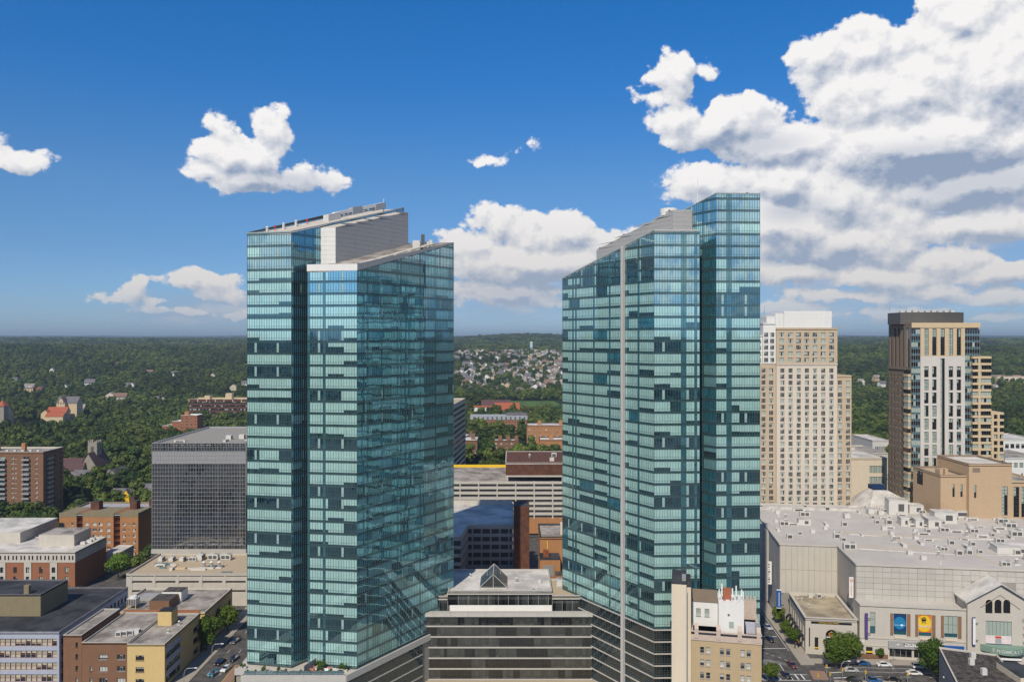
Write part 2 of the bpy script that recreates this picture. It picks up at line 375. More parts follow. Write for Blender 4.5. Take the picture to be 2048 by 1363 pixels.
def wall(mb, ox, oy, a, L, z0, z1, ops, depth=.28, m=0, mr=None):
    """one wall face with real openings; ops = (x, z, w, h) in face coordinates (z absolute)"""
    d = (math.cos(a), math.sin(a)); nn = (math.sin(a), -math.cos(a)); mr = m if mr is None else mr
    P = lambda x, z, q=0: (ox + d[0] * x - nn[0] * q, oy + d[1] * x - nn[1] * q, z)
    ops = [o for o in ops if o[0] > .01 and o[0] + o[2] < L - .01 and o[1] > z0 + .01 and o[1] + o[3] < z1 - .01]
    zs = sorted({z0, z1, *[o[1] for o in ops], *[o[1] + o[3] for o in ops]})
    for za, zb in zip(zs, zs[1:]):                      # horizontal strips, cut by the openings that cross them
        if zb - za < 1e-4: continue
        cut = sorted((o[0], o[0] + o[2]) for o in ops if o[1] < (za + zb) / 2 < o[1] + o[3]); x = 0
        for (c0, c1) in cut + [(L, L)]:
            if c0 - x > 1e-4: mb.poly([P(x, za), P(c0, za), P(c0, zb), P(x, zb)], m)
            x = max(x, c1)
    for (x, z, ww, hh) in ops:
        x1, z2 = x + ww, z + hh
        for A, B_ in (((x, z), (x1, z)), ((x1, z), (x1, z2)), ((x1, z2), (x, z2)), ((x, z2), (x, z))):
            mb.poly([P(*A), P(*A, depth), P(*B_, depth), P(*B_)], mr)
    return ops
def put_windows(b, ox, oy, a, ops, vs, depth=.26, L=None, name='window', rr=random, z0=None, z1=None):
    d = (math.cos(a), math.sin(a)); nn = (math.sin(a), -math.cos(a))
    for (x, z, ww, hh) in ops:
        obj(name, rr.choice(vs), b, (ox + d[0] * x - nn[0] * depth, oy + d[1] * x - nn[1] * depth, z), a)
def grid(cols, rows, w_, h_): return [(c - w_ / 2, z, w_, h_) for z in rows for c in cols]
def lin(a, b, n): return [a + (b - a) * i / (n - 1) for i in range(n)] if n > 1 else [(a + b) / 2]
def frange(a, b, st):
    r = []
    while a <= b + 1e-6: r.append(a); a += st
    return r
def parapet_roof(b, pts, z, mroof, mcop, par=.7, t=.35, proud=.07, name='roof'):
    """roof deck below a parapet ring; pts counter-clockwise"""
    mb = MB(); mb.prism(pts, z - par - .3, z - par, 0, bottom=False); r = part(b, name, mb, mroof)
    n = len(pts); V = [Vector((p[0], p[1], 0)) for p in pts]
    def offs(dst):
        res = []
        for k in range(n):
            e0 = (V[k] - V[k - 1]).normalized(); e1 = (V[(k + 1) % n] - V[k]).normalized()
            n0 = Vector((e0.y, -e0.x, 0)); n1 = Vector((e1.y, -e1.x, 0)); bis = (n0 + n1)
            bis = bis / max(.3, bis.length_squared) * 2
            res.append(V[k] + bis * dst)
        return res
    O, I = offs(proud), offs(-t); mb = MB()
    for k in range(n):
        j = (k + 1) % n
        for (A, B_, C, D, z0, z1) in ((O[k], O[j], I[j], I[k], z - .12, z + .1),):
            mb.prism([(A.x, A.y), (B_.x, B_.y), (C.x, C.y), (D.x, D.y)], z0, z1, 0)
        I2 = offs(-.02); mb.poly([(I[j].x, I[j].y, z - par), (I[k].x, I[k].y, z - par), (I[k].x, I[k].y, z - .12), (I[j].x, I[j].y, z - .12)], 0)
    part(b, 'parapet', mb, mcop); return r
def block(b, x0, y0, W_, D_, z0, z1, mw, fr=(), ri=(), le=(), mroof=None, par=.7, mcop=None, name='wall', roof=True):
    """rectangular building body. fr / ri / le = lists of (openings, window variants)"""
    mb = MB(); todo = []
    for (ox, oy, a, L, spec) in ((x0, y0, 0, W_, fr), (x0 + W_, y0, math.pi / 2, D_, ri), (x0 + W_, y0 + D_, math.pi, W_, ()), (x0, y0 + D_, -math.pi / 2, D_, le)):
        al = [o for ops, vs in spec for o in ops]
        ok = set(wall(mb, ox, oy, a, L, z0, z1, al))
        for ops, vs in spec: put_windows(b, ox, oy, a, [o for o in ops if o in ok], vs)
    part(b, name, mb, mw)
    if roof: parapet_roof(b, [(x0, y0), (x0 + W_, y0), (x0 + W_, y0 + D_), (x0, y0 + D_)], z1, mroof or m_roofg, mcop or m_concl, par)
def text_mesh(s, size, mat, ext=.05):
    c = bpy.data.curves.new('txt', 'FONT'); c.body = s; c.size = size; c.extrude = ext; c.align_x = 'CENTER'; c.align_y = 'CENTER'
    o = bpy.data.objects.new('txt', c); COL.objects.link(o)
    bpy.context.view_layer.update()
    me = bpy.data.meshes.new_from_object(o.evaluated_get(bpy.context.evaluated_depsgraph_get()))
    bpy.data.objects.remove(o); me.materials.clear(); me.materials.append(mat)
    me.transform(Matrix.Rotation(R(90), 4, 'X')); return me
# ------------------------------------------------------------------ terrain
PROF = [(0, 0), (1100, 0), (1400, 3), (2450, 64), (3200, 62), (4500, 84), (7000, 90), (9500, 104), (12500, 150), (20000, 158)]
def sm(a, b, x):
    t = min(1, max(0, (x - a) / (b - a))); return t * t * (3 - 2 * t)
def T(x, y):
    r = math.hypot(x, y)
    for (r0, z0), (r1, z1) in zip(PROF, PROF[1:]):
        if r <= r1: z = z0 + (z1 - z0) * (r - r0) / (r1 - r0); break
    else: z = PROF[-1][1]
    azd = math.degrees(math.atan2(x, y))
    z += 26 * math.exp(-((azd - .5) / 5.5) ** 2) * math.exp(-((r - 4500) / 900) ** 2)
    k = sm(1000, 2600, r)
    z += k * 16 * mnoise.noise((x / 700, y / 700, 3.1)) * (1 - .7 * math.exp(-((azd) / 6) ** 2) * (r < 2700))
    z += sm(5000, 9000, r) * 16 * mnoise.noise((x / 1500, y / 1500, 7.7)) + sm(6000, 8000, r) * 6 * mnoise.noise((x / 260, y / 260, 1.3))
    return z - (.25 if r < 1100 else 0)
rings = [0, 60, 120, 180, 240, 300, 360, 420, 480, 560, 640, 720, 820, 920, 1020, 1120] + [int(1120 * 1.045 ** k) for k in range(1, 62)]
NS = 240; mb = MB(); mb.v.append((0, 0, -.25))
for r in rings[1:]:
    for k in range(NS):
        a = 2 * math.pi * k / NS; x, y = r * math.sin(a), r * math.cos(a); mb.v.append((x, y, T(x, y)))
for k in range(NS):
    mb.f.append((0, 1 + (k + 1) % NS, 1 + k)); mb.m.append(0)
for q in range(len(rings) - 2):
    a, b = 1 + q * NS, 1 + (q + 1) * NS; rm = rings[q + 1]
    for k in range(NS):
        j = (k + 1) % NS; mb.f.append((a + k, a + j, b + j, b + k)); mb.m.append(0 if rm < 480 else 1)
struct('ground', mb, [m_asph, m_gwood])
# ------------------------------------------------------------------ roads
def sheet(name, pts, z, mat): mb = MB(); mb.poly([(p[0], p[1], z) for p in pts], 0); return struct(name, mb, mat)
sheet('road', [(-101, 90), (-83, 90), (-83, 470), (-101, 470)], -.18, m_asph)
def kerbed(name, pts, h=.13, mat=None):
    mb = MB(); mb.prism(pts, -.2, h - .15, 0, bottom=False); return struct(name, mb, mat or m_side)
kerbed('pavement', [(-106.2, 90), (-101, 90), (-101, 330), (-106.2, 330)])
kerbed('pavement', [(-83, 90), (-76.8, 90), (-76.8, 330), (-83, 330)])
def stripe(name, x0, y0, x1, y1, wd, mat=None, z=-.168):
    d = Vector((x1 - x0, y1 - y0)).normalized(); n = Vector((-d.y, d.x)) * wd / 2
    return sheet(name, [(x0 - n.x, y0 - n.y), (x1 - n.x, y1 - n.y), (x1 + n.x, y1 + n.y), (x0 + n.x, y0 + n.y)][::1], z, mat or m_paint)
for lx in (-97.3, -93.4):
    for k in range(16): stripe('lane_marking', lx, 236 + k * 9, lx, 239 + k * 9, .16)
kerbed('median', [(-90.6, 215), (-87.6, 215), (-87.6, 262), (-90.6, 262)], .14, m_pave)
for lx in (-90.85, -87.35): stripe('lane_marking', lx, 215, lx, 262, .22, m_painty)
# avenue in front of the mall and the side street running away from it
AV = -R(3)
def av(x, y): return (100 + x * math.cos(AV) - y * math.sin(AV), 250 + x * math.sin(AV) + y * math.cos(AV))
sheet('avenue', [av(-20, -14), av(120, -14), av(120, 13.2), av(-20, 13.2)], -.18, m_asph)
def ss(u, v): return (86 + u + .07 * v, 262 + v)          # side street, v along it
sheet('side_street', [ss(-9.5, -60), ss(9, -60), ss(9, 190), ss(-9.5, 190)], -.176, m_asph)
kerbed('pavement', [ss(9, 0), ss(13.6, 0), ss(13.6, 170), ss(9, 170)])
kerbed('pavement', [av(-3, 13.2), av(120, 13.2), av(120, 20), av(-3, 17)], .137)
for k in range(10): stripe('lane_marking', *av(14 + k * 9, 4), *av(17.5 + k * 9, 4), .16)
stripe('lane_marking', *av(8, 10.6), *av(110, 10.6), .16); stripe('lane_marking', *av(9, 7.4), *av(110, 7.4), .16)
stripe('lane_marking', *av(9, -4.4), *av(110, -4.4), .18)
stripe('lane_marking', *ss(8.4, 12), *ss(8.4, 160), .18); stripe('lane_marking', *ss(-9, 25), *ss(7.6, 25), .5)
stripe('lane_marking', *ss(-9, 14), *ss(8, 14), .4)
for k in range(7): stripe('lane_marking', *ss(-8 + k * 1.15, 4.5), *ss(-6 + k * 2.2, 1.5 - k * .35), .14)
for u in (-2.2, 2.2):
    stripe('lane_marking', *ss(u, -6.2), *ss(u, 1), .22)
for k in range(9): stripe('crosswalk_bar', *ss(-8.2 + k * 1.9, -11.2), *ss(-8.4 + k * 1.9, -7.2), .5)
stripe('crosswalk_bar', *ss(-9.2, -6.8), *ss(8.8, -7.4), .3, None, -.164); stripe('crosswalk_bar', *ss(-9.2, -11.4), *ss(8.8, -12), .3, None, -.164)
for k in range(6): stripe('crosswalk_bar', *av(1.6, -10 + k * 4), *av(6.0, -9.3 + k * 4), .5)
kerbed('pavement', [ss(9.6, -11), ss(14.5, -11.5), ss(15.2, -5.2), ss(10.4, -4.6)], .14, m_pave)
kerbed('pavement', [ss(14, -18), ss(34, -19), ss(35, -12.6), ss(16, -12)], .143, m_side)
for k in range(9): stripe('lane_marking', *ss(-7 + k * 1.7, 12.5 - .16 * k * k), *ss(-6.2 + k * 1.7, 12.4 - .16 * (k + .5) ** 2), .2)
sheet('plaza', [(-76, 190), (70, 190), (70, 243), (-76, 243)], -.12, m_side)
# sports field beyond the red-roofed school
mb = MB(); mb.prism([(-20, 1205), (78, 1240), (70, 1330), (-5, 1330)], -.3, 3.2, 0, bottom=False); struct("playing_field", mb, m_grass)
# ------------------------------------------------------------------ curtain wall
FH, CW = 3.33, .745
def curtain(b, P0, P1, zb, zt0, zt1, opaque=(), seed=1, open_p=.14, half_p=.22, dark=False, shade_teal_p=0.0, tilt=.0035, top_open=3, openf=None, bl=None):
    """glass wall from P0 to P1 (building coordinates, outside on the right of the walk), floors from zb up to a sloping top line"""
    rr = random.Random(seed); a = Vector((P0[0], P0[1], 0)); e = Vector((P1[0], P1[1], 0)) - a; L = e.length; e.normalize(); nn = Vector((e.y, -e.x, 0))
    nc = max(2, round(L / CW)); cw = L / nc
    top = lambda s_: zt0 + (zt1 - zt0) * s_ / L
    nf = int(math.ceil((max(zt0, zt1) - zb) / FH))
    P = lambda s_, z, o=0.0: tuple(a + e * s_ + nn * o + Vector((0, 0, z)))
    op = set(int(x * nc) for x in opaque); bays = []; c = 0
    while c < nc:
        n = rr.randint(4, 9); bays.append((c, min(nc, c + n))); c += n
    cols8 = set(range(rr.randint(2, 6), nc, 9))
    def pane(mb, s0, s1, z0, z1, mi, o=0.0):
        h0, h1 = min(z1, top(s0)), min(z1, top(s1))
        if max(h0, h1) - z0 < .05: return
        h0, h1 = max(h0, z0 + .01), max(h1, z0 + .01)
        sc, zc = (s0 + s1) / 2, (z0 + z1) / 2      # panes bow together in broad waves, each a little off true
        ta = rr.gauss(0, tilt * .3) + tilt * 2.2 * mnoise.noise((sc / 4.5, zc / 5.0, seed * 1.7)); tb = rr.gauss(0, tilt * .3) + tilt * 2.6 * mnoise.noise((sc / 4.5, zc / 5.0, seed * 1.7 + 31))
        f = lambda s_, z: o + ta * (s_ - sc) + tb * (z - zc)
        mb.poly([P(s0, z0, f(s0, z0)), P(s1, z0, f(s1, z0)), P(s1, h1, f(s1, h1)), P(s0, h0, f(s0, h0))], mi)
    mul = MB()
    for k in range(nf):
        z0 = zb + k * FH
        wb, sb = MB(), MB(); fopen = rr.random() < open_p; fromtop = nf - k
        if openf is not None: fopen = k in openf
        state = {}
        for (c0, c1) in bays:
            r_ = rr.random(); st = 'open' if (fopen and rr.random() < .85) or r_ < .02 else ('half' if r_ < half_p else 'blind')
            lv = rr.choice((.5, .8, .9, .95, .95))
            if rr.random() < shade_teal_p: st = 'clear'  # 'clear' bays are teal panes with shade painted into their colour
            if fromtop <= top_open: st = 'top' if rr.random() < .88 else 'blind'
            for c in range(c0, c1): state[c] = (st, lv)
        for c in range(nc):
            s0, s1 = c * cw + .02, (c + 1) * cw - .02; st, lv = state[c]
            for (lo, hi, low) in ((.66, 1.22, True), (1.26, 3.30, False)):
                if dark: mi = 1 if st != 'half' else 0; pane(wb, s0, s1, z0 + lo, z0 + hi, mi); continue
                if c in op: pane(wb, s0, s1, z0 + lo, z0 + hi, 2)
                elif st == 'blind': pane(wb, s0, s1, z0 + lo, z0 + hi, 0)
                elif st == 'clear': pane(wb, s0, s1, z0 + lo, z0 + hi, 3)
                elif st == 'top': pane(wb, s0, s1, z0 + lo, z0 + hi, 4 if c in cols8 else 5)
                elif st == 'open': pane(wb, s0, s1, z0 + lo, z0 + hi, 4 if c in cols8 else 1)
                elif low: pane(wb, s0, s1, z0 + lo, z0 + hi, 1)
                else:
                    zc = z0 + lo + max(.06, (hi - lo) * (1 - lv) * .9)
                    pane(wb, s0, s1, zc, z0 + hi, 0); pane(wb, s0, s1, z0 + lo, zc, 1)
            pane(sb, s0, s1, z0 + .08, z0 + .62, 0)
        if wb.f: part(b, 'window_band', wb, [bl or g_blind, g_dark, g_shadow, g_shade_teal, g_col, g_top] if not dark else [g_smoke2, g_smoke])
        s_max = L
        for zz, hh, oo in ((0, .09, .10), (.62, .05, .06), (1.215, .05, .05)):   # ledges, cut where the sloping top comes down
            z = z0 + zz; sa, se = 0.0, L
            if z + hh > min(zt0, zt1):
                if z + hh >= max(zt0, zt1): continue
                cut = (z + hh - zt0) / (zt1 - zt0) * L
                if zt1 > zt0: sa = cut
                else: se = cut
            i = len(sb.v); sb.v += [P(sa, z, -.1), P(se, z, -.1), P(se, z, oo), P(sa, z, oo), P(sa, z + hh, -.1), P(se, z + hh, -.1), P(se, z + hh, oo), P(sa, z + hh, oo)]
            for f in ((3, 2, 6, 7), (7, 6, 5, 4), (0, 1, 2, 3), (0, 3, 7, 4), (1, 5, 6, 2)): sb.f.append(tuple(i + x for x in f)); sb.m.append(1)
        if sb.f: part(b, 'spandrel_band', sb, [g_spand if not dark else g_smoke, m_mull])
    for c in range(nc + 1):
        s_ = min(max(c * cw, .03), L - .03); zt = top(s_)
        i = len(mul.v); mul.v += [P(s_ - .03, zb, .0), P(s_ - .03, zb, .09), P(s_ + .03, zb, .09), P(s_ + .03, zb, .0), P(s_ - .03, zt, .0), P(s_ - .03, zt, .09), P(s_ + .03, zt, .09), P(s_ + .03, zt, .0)]
        for f in ((1, 2, 6, 5), (0, 1, 5, 4), (2, 3, 7, 6), (4, 5, 6, 7)): mul.f.append(tuple(i + x for x in f)); mul.m.append(0)
    part(b, 'mullion_grid', mul, m_mull, kind='stuff')
def add(p, q, t): return (p[0] + q[0] * t, p[1] + q[1] * t)
def sub(p, o): return (p[0] - o[0], p[1] - o[1])
def slab_prism(b, name, pts, zb, zt, mat, **k):
    mb = MB(); mb.prism(pts, zb, zt, 0); return part(b, name, mb, mat, **k)
def strip(b, name, p0, p1, z0a, z0b, z1a, z1b, th, mat):
    """upright strip p0->p1, lower edge z0a..z0b, upper edge z1a..z1b, standing th proud"""
    a, c = Vector((p0[0], p0[1], 0)), Vector((p1[0], p1[1], 0)); e = (c - a).normalized(); n = Vector((e.y, -e.x, 0)) * th
    q = [a + n, c + n, c - n * 1.5, a - n * 1.5]; mb = MB(); mb.prism([(v.x, v.y) for v in q], [z0a, z0b, z0b, z0a], [z1a, z1b, z1b, z1a], 0); return part(b, name, mb, mat)

# ------------------------------------------------------------------ left glass tower
O = (-50.0, 222.0); U = (.55, .835)
tl = thing('glass_tower', 'blue-green glass tower whose sloping roofs rise away behind a white rooftop box', 'tower', (O[0], O[1], 0))
s_ = lambda x, y: (x - O[0], y - O[1])
D, A = s_(-57.1, 222.3), s_(-42.8, 220.0); B_ = add(A, U, 43.6); C = add(D, U, 43.6)
E, Fp = s_(-74.3, 223.5), s_(-61.2, 221.0); G = add(Fp, U, 47); Hh = add(E, U, 47)
ZT = 16.0; sl = .27
zD, zB = 125.8, 125.8 + 43.6 * sl
zF, zG = 136.4, 136.4 + 47 * .28
curtain(tl, E, Fp, ZT, zF, zF + .2, opaque=(), seed=3, open_p=.2, top_open=4, openf={10, 13, 17, 20, 24, 26, 2})
curtain(tl, Fp, G, ZT, zF, zG, opaque=(.1, .16), seed=4, open_p=.1, shade_teal_p=.85, bl=g_blind_shade)
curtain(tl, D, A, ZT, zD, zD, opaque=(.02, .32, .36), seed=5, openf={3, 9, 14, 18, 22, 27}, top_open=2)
curtain(tl, A, B_, ZT, zD, zB, opaque=(.10, .38, .42, .62, .78), seed=6, open_p=.25, half_p=.35, tilt=.004, shade_teal_p=.40, bl=g_blind_shade)
curtain(tl, Hh, E, ZT, zG, zF, seed=7); 
slab_prism(tl, 'inner_core', [add(add(E, (1, 0), .3), U, .3), add(add(Fp, (-1, 0), .25), U, .3), add(add(G, (-1, 0), .25), U, -.3), add(add(Hh, (1, 0), .3), U, -.3)], 2, [zF - .5, zF - .5, zG - .5, zG - .5], m_joint)
slab_prism(tl, 'inner_core', [add(add(D, (1, 0), .3), U, .3), add(add(A, (-1, 0), .3), U, .3), add(add(B_, (-1, 0), .3), U, -.3), add(add(C, (1, 0), .3), U, -.3)], 2, [zD - .5, zD - .5, zB - .5, zB - .5], m_joint)
# recess between the two blocks
r0, r1 = add(Fp, U, 11), add(D, U, 11)
curtain(tl, r0, r1, ZT, 122, 122, seed=9, open_p=.3, shade_teal_p=.9)  # mostly dark teal panes: the recess's shade put into colour
slab_prism(tl, 'recess_core', [add(r0, U, .3), add(r1, U, .3), add(D, U, 42), add(Fp, U, 42)], 2, 122.4, m_panel)
# roofs
slab_prism(tl, 'roof', [add(E, (1, 0), .2), add(Fp, (1, 0), -.2), add(G, (1, 0), -.2), add(Hh, (1, 0), .2)], [zF - .5, zF - .4, zG - .4, zG - .4], [zF - .35, zF - .2, zG - .2, zG - .2], m_concl)
strip(tl, 'roof_edge', E, Fp, zF, zF + .1, zF + .35, zF + .45, .12, m_ledge)
strip(tl, 'roof_edge', Fp, G, zF + .1, zG, zF + .45, zG + .35, .12, m_panel)
strip(tl, 'roof_edge', Hh, E, zG, zF, zG + 1.2, zF + .4, .12, m_framed)
slab_prism(tl, 'roof', [D, A, B_, C], [zD - .3, zD - .3, zB - .3, zB - .3], [zD + .6, zD + .6, zB + .4, zB + .4], m_roofg)
strip(tl, 'fascia', add(D, (-1, 0), .1), add(A, (1, 0), .12), zD + .02, zD + .02, zD + 1.9, zD + 1.9, .14, m_white)
strip(tl, 'fascia', add(A, U, .02), add(B_, U, .1), zD + .02, zB + .02, zD + 1.9, zB + .45, .09, m_panel)  # grey puts the parapet's shade into the side fascia's colour
for k in range(5):      # stepped walkway slabs lying on the sloping roof
    q = add(add(A, U, 4 + k * 6.5), (-1, 0), 2.2); zz = zD + (4 + k * 6.5) * sl + 1.2
    slab_prism(tl, 'roof_paver', [q, add(q, (1, 0), 1.6), add(add(q, (1, 0), 1.6), U, 5.2), add(q, U, 5.2)], [zz, zz, zz + 5.2 * sl, zz + 5.2 * sl], [zz + .35, zz + .35, zz + 5.2 * sl + .35, zz + 5.2 * sl + .35], m_concl)
# white mechanical box, built from panel courses
Pa, Pb = s_(-56.6, 230.4), s_(-50.8, 229.4); Pc, Pd = add(Pb, U, 31.7), add(Pa, U, 31.7)
zf, zk = 139.0, 147.6
core_z = 122.0
mech = slab_prism(tl, 'mechanical_box', [add(Pa, U, .15), add(Pb, (-.12, .1), 1), add(Pc, (-.12, -.1), 1), add(Pd, U, -.1)], core_z, [zf - .15, zf - .15, zk - .15, zk - .15], m_jl)
def courses(b, p0, p1, z0, zt0, zt1, h, mat, wlen=3.2):
    a, c = Vector((p0[0], p0[1])), Vector((p1[0], p1[1])); L = (c - a).length; e = (c - a) / L; n = Vector((e.y, -e.x)) * .06; nx = max(1, round(L / wlen))
    z = z0; top = lambda t: zt0 + (zt1 - zt0) * t
    while z < max(zt0, zt1) - .05:
        for i in range(nx):
            t0, t1 = i / nx, (i + 1) / nx; h0, h1 = min(z + h - .035, top(t0)), min(z + h - .035, top(t1))
            if max(h0, h1) < z + .1: continue
            h0, h1 = max(h0, z + .02), max(h1, z + .02)
            q0, q1 = a + (c - a) * t0 + e * .012, a + (c - a) * t1 - e * .012
            mb = MB(); mb.prism([tuple(q0 + n), tuple(q1 + n), tuple(q1 - n), tuple(q0 - n)], z, [h0, h1, h1, h0], 0); part(b, 'cladding_panel', mb, mat)
        z += h
courses(mech, Pa, Pb, core_z + 4, zf, zf, 1.3, m_white, 2.9)
courses(mech, Pb, Pc, core_z + 4, zf, zk, 1.3, m_panel, 7.9)  # grey panels paint the shade on the white box's long side
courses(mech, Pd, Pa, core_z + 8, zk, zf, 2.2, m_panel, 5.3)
mb = MB(); mb.prism([(p[0], p[1]) for p in (Pa, Pb, Pc, Pd)], [zf - .1, zf - .1, zk - .1, zk - .1], [zf + .1, zf + .1, zk + .1, zk + .1], 0); part(tl, 'mechanical_roof', mb, m_concl)
def mast(b, p, z0, h, r=.07, mat=None):
    mb = MB(); mb.cyl(p[0], p[1], z0, z0 + h * .55, r * 1.4, 6); mb.cyl(p[0], p[1], z0 + h * .55, z0 + h, r * .7, 6); part(b, 'mast', mb, mat or m_white)
q = add(add(Pa, U, 27), (1, 0), 1.0); mast(tl, q, zf + 27 * .27, 5.2, .13)
for t, dx, red in ((2, 4, 0), (6, 3, 1), (8.5, 3.5, 0), (13.5, 3.2, 0), (18, 3, 1), (26, 3.2, 1), (31, 3.4, 0)):
    p = add(add(E, U, t), (1, 0), dx); z = zF + t * .28 - .3; mb = MB()
    if red: mb.cyl(p[0], p[1], z, z + 1.1, .12, 6); mb.cyl(p[0], p[1], z + 1.1, z + 1.7, .28, 8); part(tl, 'warning_lamp', mb, m_red)
    else: mb.cyl(p[0], p[1], z, z + 1.7, .38, 10); mb.cyl(p[0], p[1], z + 1.7, z + 2.1, .5, 10, r2=.2); part(tl, 'roof_vent', mb, m_hvac)
p = add(add(B_, U, -14), (-1, 0), 4); z = zB - 14 * sl + .4
for i, (dx, w_, h_) in enumerate(((0, 2.2, 3.0), (4, 1.0, 4.2), (6, 1.2, 1.6), (8, 1.0, 1.8))):
    q = add(p, U, dx); mb = MB(); mb.box(q[0], q[0] + w_, q[1], q[1] + w_, z, z + h_ + dx * sl, 0); part(tl, 'roof_unit', mb, m_louv if i == 1 else m_hvac)
# window-cleaning crane lying along the slab's roof edge
kq = add(add(Fp, U, 14.5), (-1, 0), 1.6); crane = thing('cleaning_crane', 'pale grey window-cleaning crane lying along the edge of a sloping tower roof', 'crane', (kq[0] + O[0], kq[1] + O[1], zF + 14.5 * .28 + .5))
ang = math.atan2(U[1], U[0])
def ubox(b, name, t0, t1, n0, n1, z0, z1, mat, slope=.28):
    f = lambda t, n: (U[0] * t + U[1] * n, U[1] * t - U[0] * n); mb = MB()
    mb.prism([f(t0, n1), f(t1, n1), f(t1, n0), f(t0, n0)], [z0 + t0 * slope, z0 + t1 * slope] + [z0 + t1 * slope, z0 + t0 * slope], [z1 + t0 * slope, z1 + t1 * slope, z1 + t1 * slope, z1 + t0 * slope], 0); part(b, name, mb, mat)
ubox(crane, 'cradle', 0, 5, -.6, 1.6, .2, 2.2, m_hvac); ubox(crane, 'boom', 3, 24, 0, 1.1, 1.5, 2.5, m_white)
ubox(crane, 'lower_chord', 2, 22, -.2, 1.3, .6, .9, m_metal); ubox(crane, 'motor_house', 10, 14, -.3, 1.5, .7, 2.9, m_metal); ubox(crane, 'winch', 20, 24.5, -.4, 1.6, .4, 2.4, m_metal)
for k in range(9): ubox(crane, 'truss_post', 4 + k * 2.1, 4.3 + k * 2.1, 0, .9, .8, 1.6, m_metal)

# ------------------------------------------------------------------ right glass tower
O2 = (48.0, 224.0); U2 = (-.55, .835); s2 = lambda x, y: (x - O2[0], y - O2[1])
tr = thing('glass_tower', 'blue-green glass tower with a pale vertical fin and a tall flat-topped corner block', 'tower', (O2[0], O2[1], 0))
A2, D2 = s2(39.6, 222.0), s2(52.4, 222.4); B2, C2 = add(A2, U2, 42.3), add(D2, U2, 42.3)
F2, E2 = s2(57.4, 224.0), s2(69.9, 224.6); G2, H2 = add(F2, U2, 46), add(E2, U2, 46)
ZP = 26.2; zA2, zB2 = 137.0, 126.3; zF2 = 147.7; zG2 = zF2 - 46 * .245
curtain(tr, A2, D2, ZP, zA2, zA2, opaque=(.63, .67, .93), seed=13, openf={3, 10, 11, 15, 19, 23}, top_open=7)
curtain(tr, B2, A2, ZP, zB2, zA2, opaque=(.14, .17, .37, .55, .845), seed=14, open_p=.14, half_p=.34, top_open=3, tilt=.0035, shade_teal_p=.04)
curtain(tr, F2, E2, ZP, zF2, zF2, opaque=(.28, .31, .34), seed=15, openf={6, 9, 12, 17, 26, 27}, top_open=8)
curtain(tr, G2, F2, ZP, zG2, zF2, opaque=(.9,), seed=16, open_p=.1, top_open=4, shade_teal_p=.8, bl=g_blind_shade)
curtain(tr, E2, H2, ZP, zF2, zG2, seed=17)
curtain(tr, A2, D2, 0, ZP - .4, ZP - .4, seed=23, dark=True); curtain(tr, B2, A2, 0, ZP - .4, ZP - .4, seed=24, dark=True); curtain(tr, F2, E2, 0, ZP - .4, ZP - .4, seed=25, dark=True)
curtain(tr, G2, F2, 0, ZP - .4, ZP - .4, seed=26, dark=True)
for k in range(0, 8):
    z = ZP - .45 - k * 3.33
    for (p, q) in ((A2, D2), (B2, A2), (F2, E2)): strip(tr, 'white_band', p, q, z, z, z + .34, z + .34, .16, m_band)
slab_prism(tr, 'inner_core', [add(A2, (.25, .3), 1), add(D2, (-.3, .3), 1), add(C2, (-.3, -.3), 1), add(B2, (.25, -.3), 1)], 0, [zA2 - .5, zA2 - .5, zB2 - .5, zB2 - .5], m_joint)
slab_prism(tr, 'inner_core', [add(F2, (.25, .3), 1), add(E2, (-.3, .3), 1), add(H2, (-.3, -.3), 1), add(G2, (.25, -.3), 1)], 0, [zF2 - .4, zF2 - .4, zG2 - .4, zG2 - .4], m_joint)
q0, q1 = add(D2, U2, 10), add(F2, U2, 10)
curtain(tr, q0, q1, 0, 130, 130, seed=19, open_p=.3, shade_teal_p=.9)
slab_prism(tr, 'recess_core', [add(q0, U2, .3), add(q1, U2, .3), add(F2, U2, 40), add(D2, U2, 40)], 0, [130.2, 130.2, 124, 124], m_panel)
slab_prism(tr, 'roof', [add(F2, (.2, .2), 1), add(E2, (-.2, .2), 1), add(H2, (-.2, -.2), 1), add(G2, (.2, -.2), 1)], [zF2 - .4, zF2 - .4, zG2 - .4, zG2 - .4], [zF2 - .2, zF2 - .2, zG2 - .2, zG2 - .2], m_concl)
strip(tr, 'roof_edge', F2, E2, zF2, zF2, zF2 + .3, zF2 + .3, .12, m_ledge); strip(tr, 'roof_edge', G2, F2, zG2, zF2, zG2 + .3, zF2 + .3, .12, m_ledge); strip(tr, 'roof_edge', E2, H2, zF2, zG2, zF2 + .3, zG2 + .3, .12, m_ledge)
slab_prism(tr, 'roof', [A2, D2, C2, B2], [zA2 - .3, zA2 - .3, zB2 - .3, zB2 - .3], [zA2 + .15, zA2 + .15, zB2 + .15, zB2 + .15], m_concl)
strip(tr, 'roof_edge', A2, D2, zA2 + .02, zA2 + .02, zA2 + .4, zA2 + .4, .12, m_fin)
strip(tr, 'roof_edge', B2, A2, zB2 + .02, zA2 + .02, zB2 + .4, zA2 + .4, .12, m_ledge)
Ma, Mb = s2(46.7, 231.6), s2(54.0, 231.6); Mc, Md = add(Mb, U2, 34.6), add(Ma, U2, 34.6); za, zb_ = 144.3, 135.9
mech = slab_prism(tr, 'mechanical_box', [add(Ma, (.12, .12), 1), add(Mb, (-.1, .12), 1), add(Mc, (-.1, -.1), 1), add(Md, (.12, -.1), 1)], 124, [za - .15, za - .15, zb_ - .15, zb_ - .15], m_jl)
courses(mech, Ma, Mb, 128, za, za, 1.3, m_panel, 3.6); courses(mech, Md, Ma, 122, zb_, za, 1.3, m_panel, 8.6)
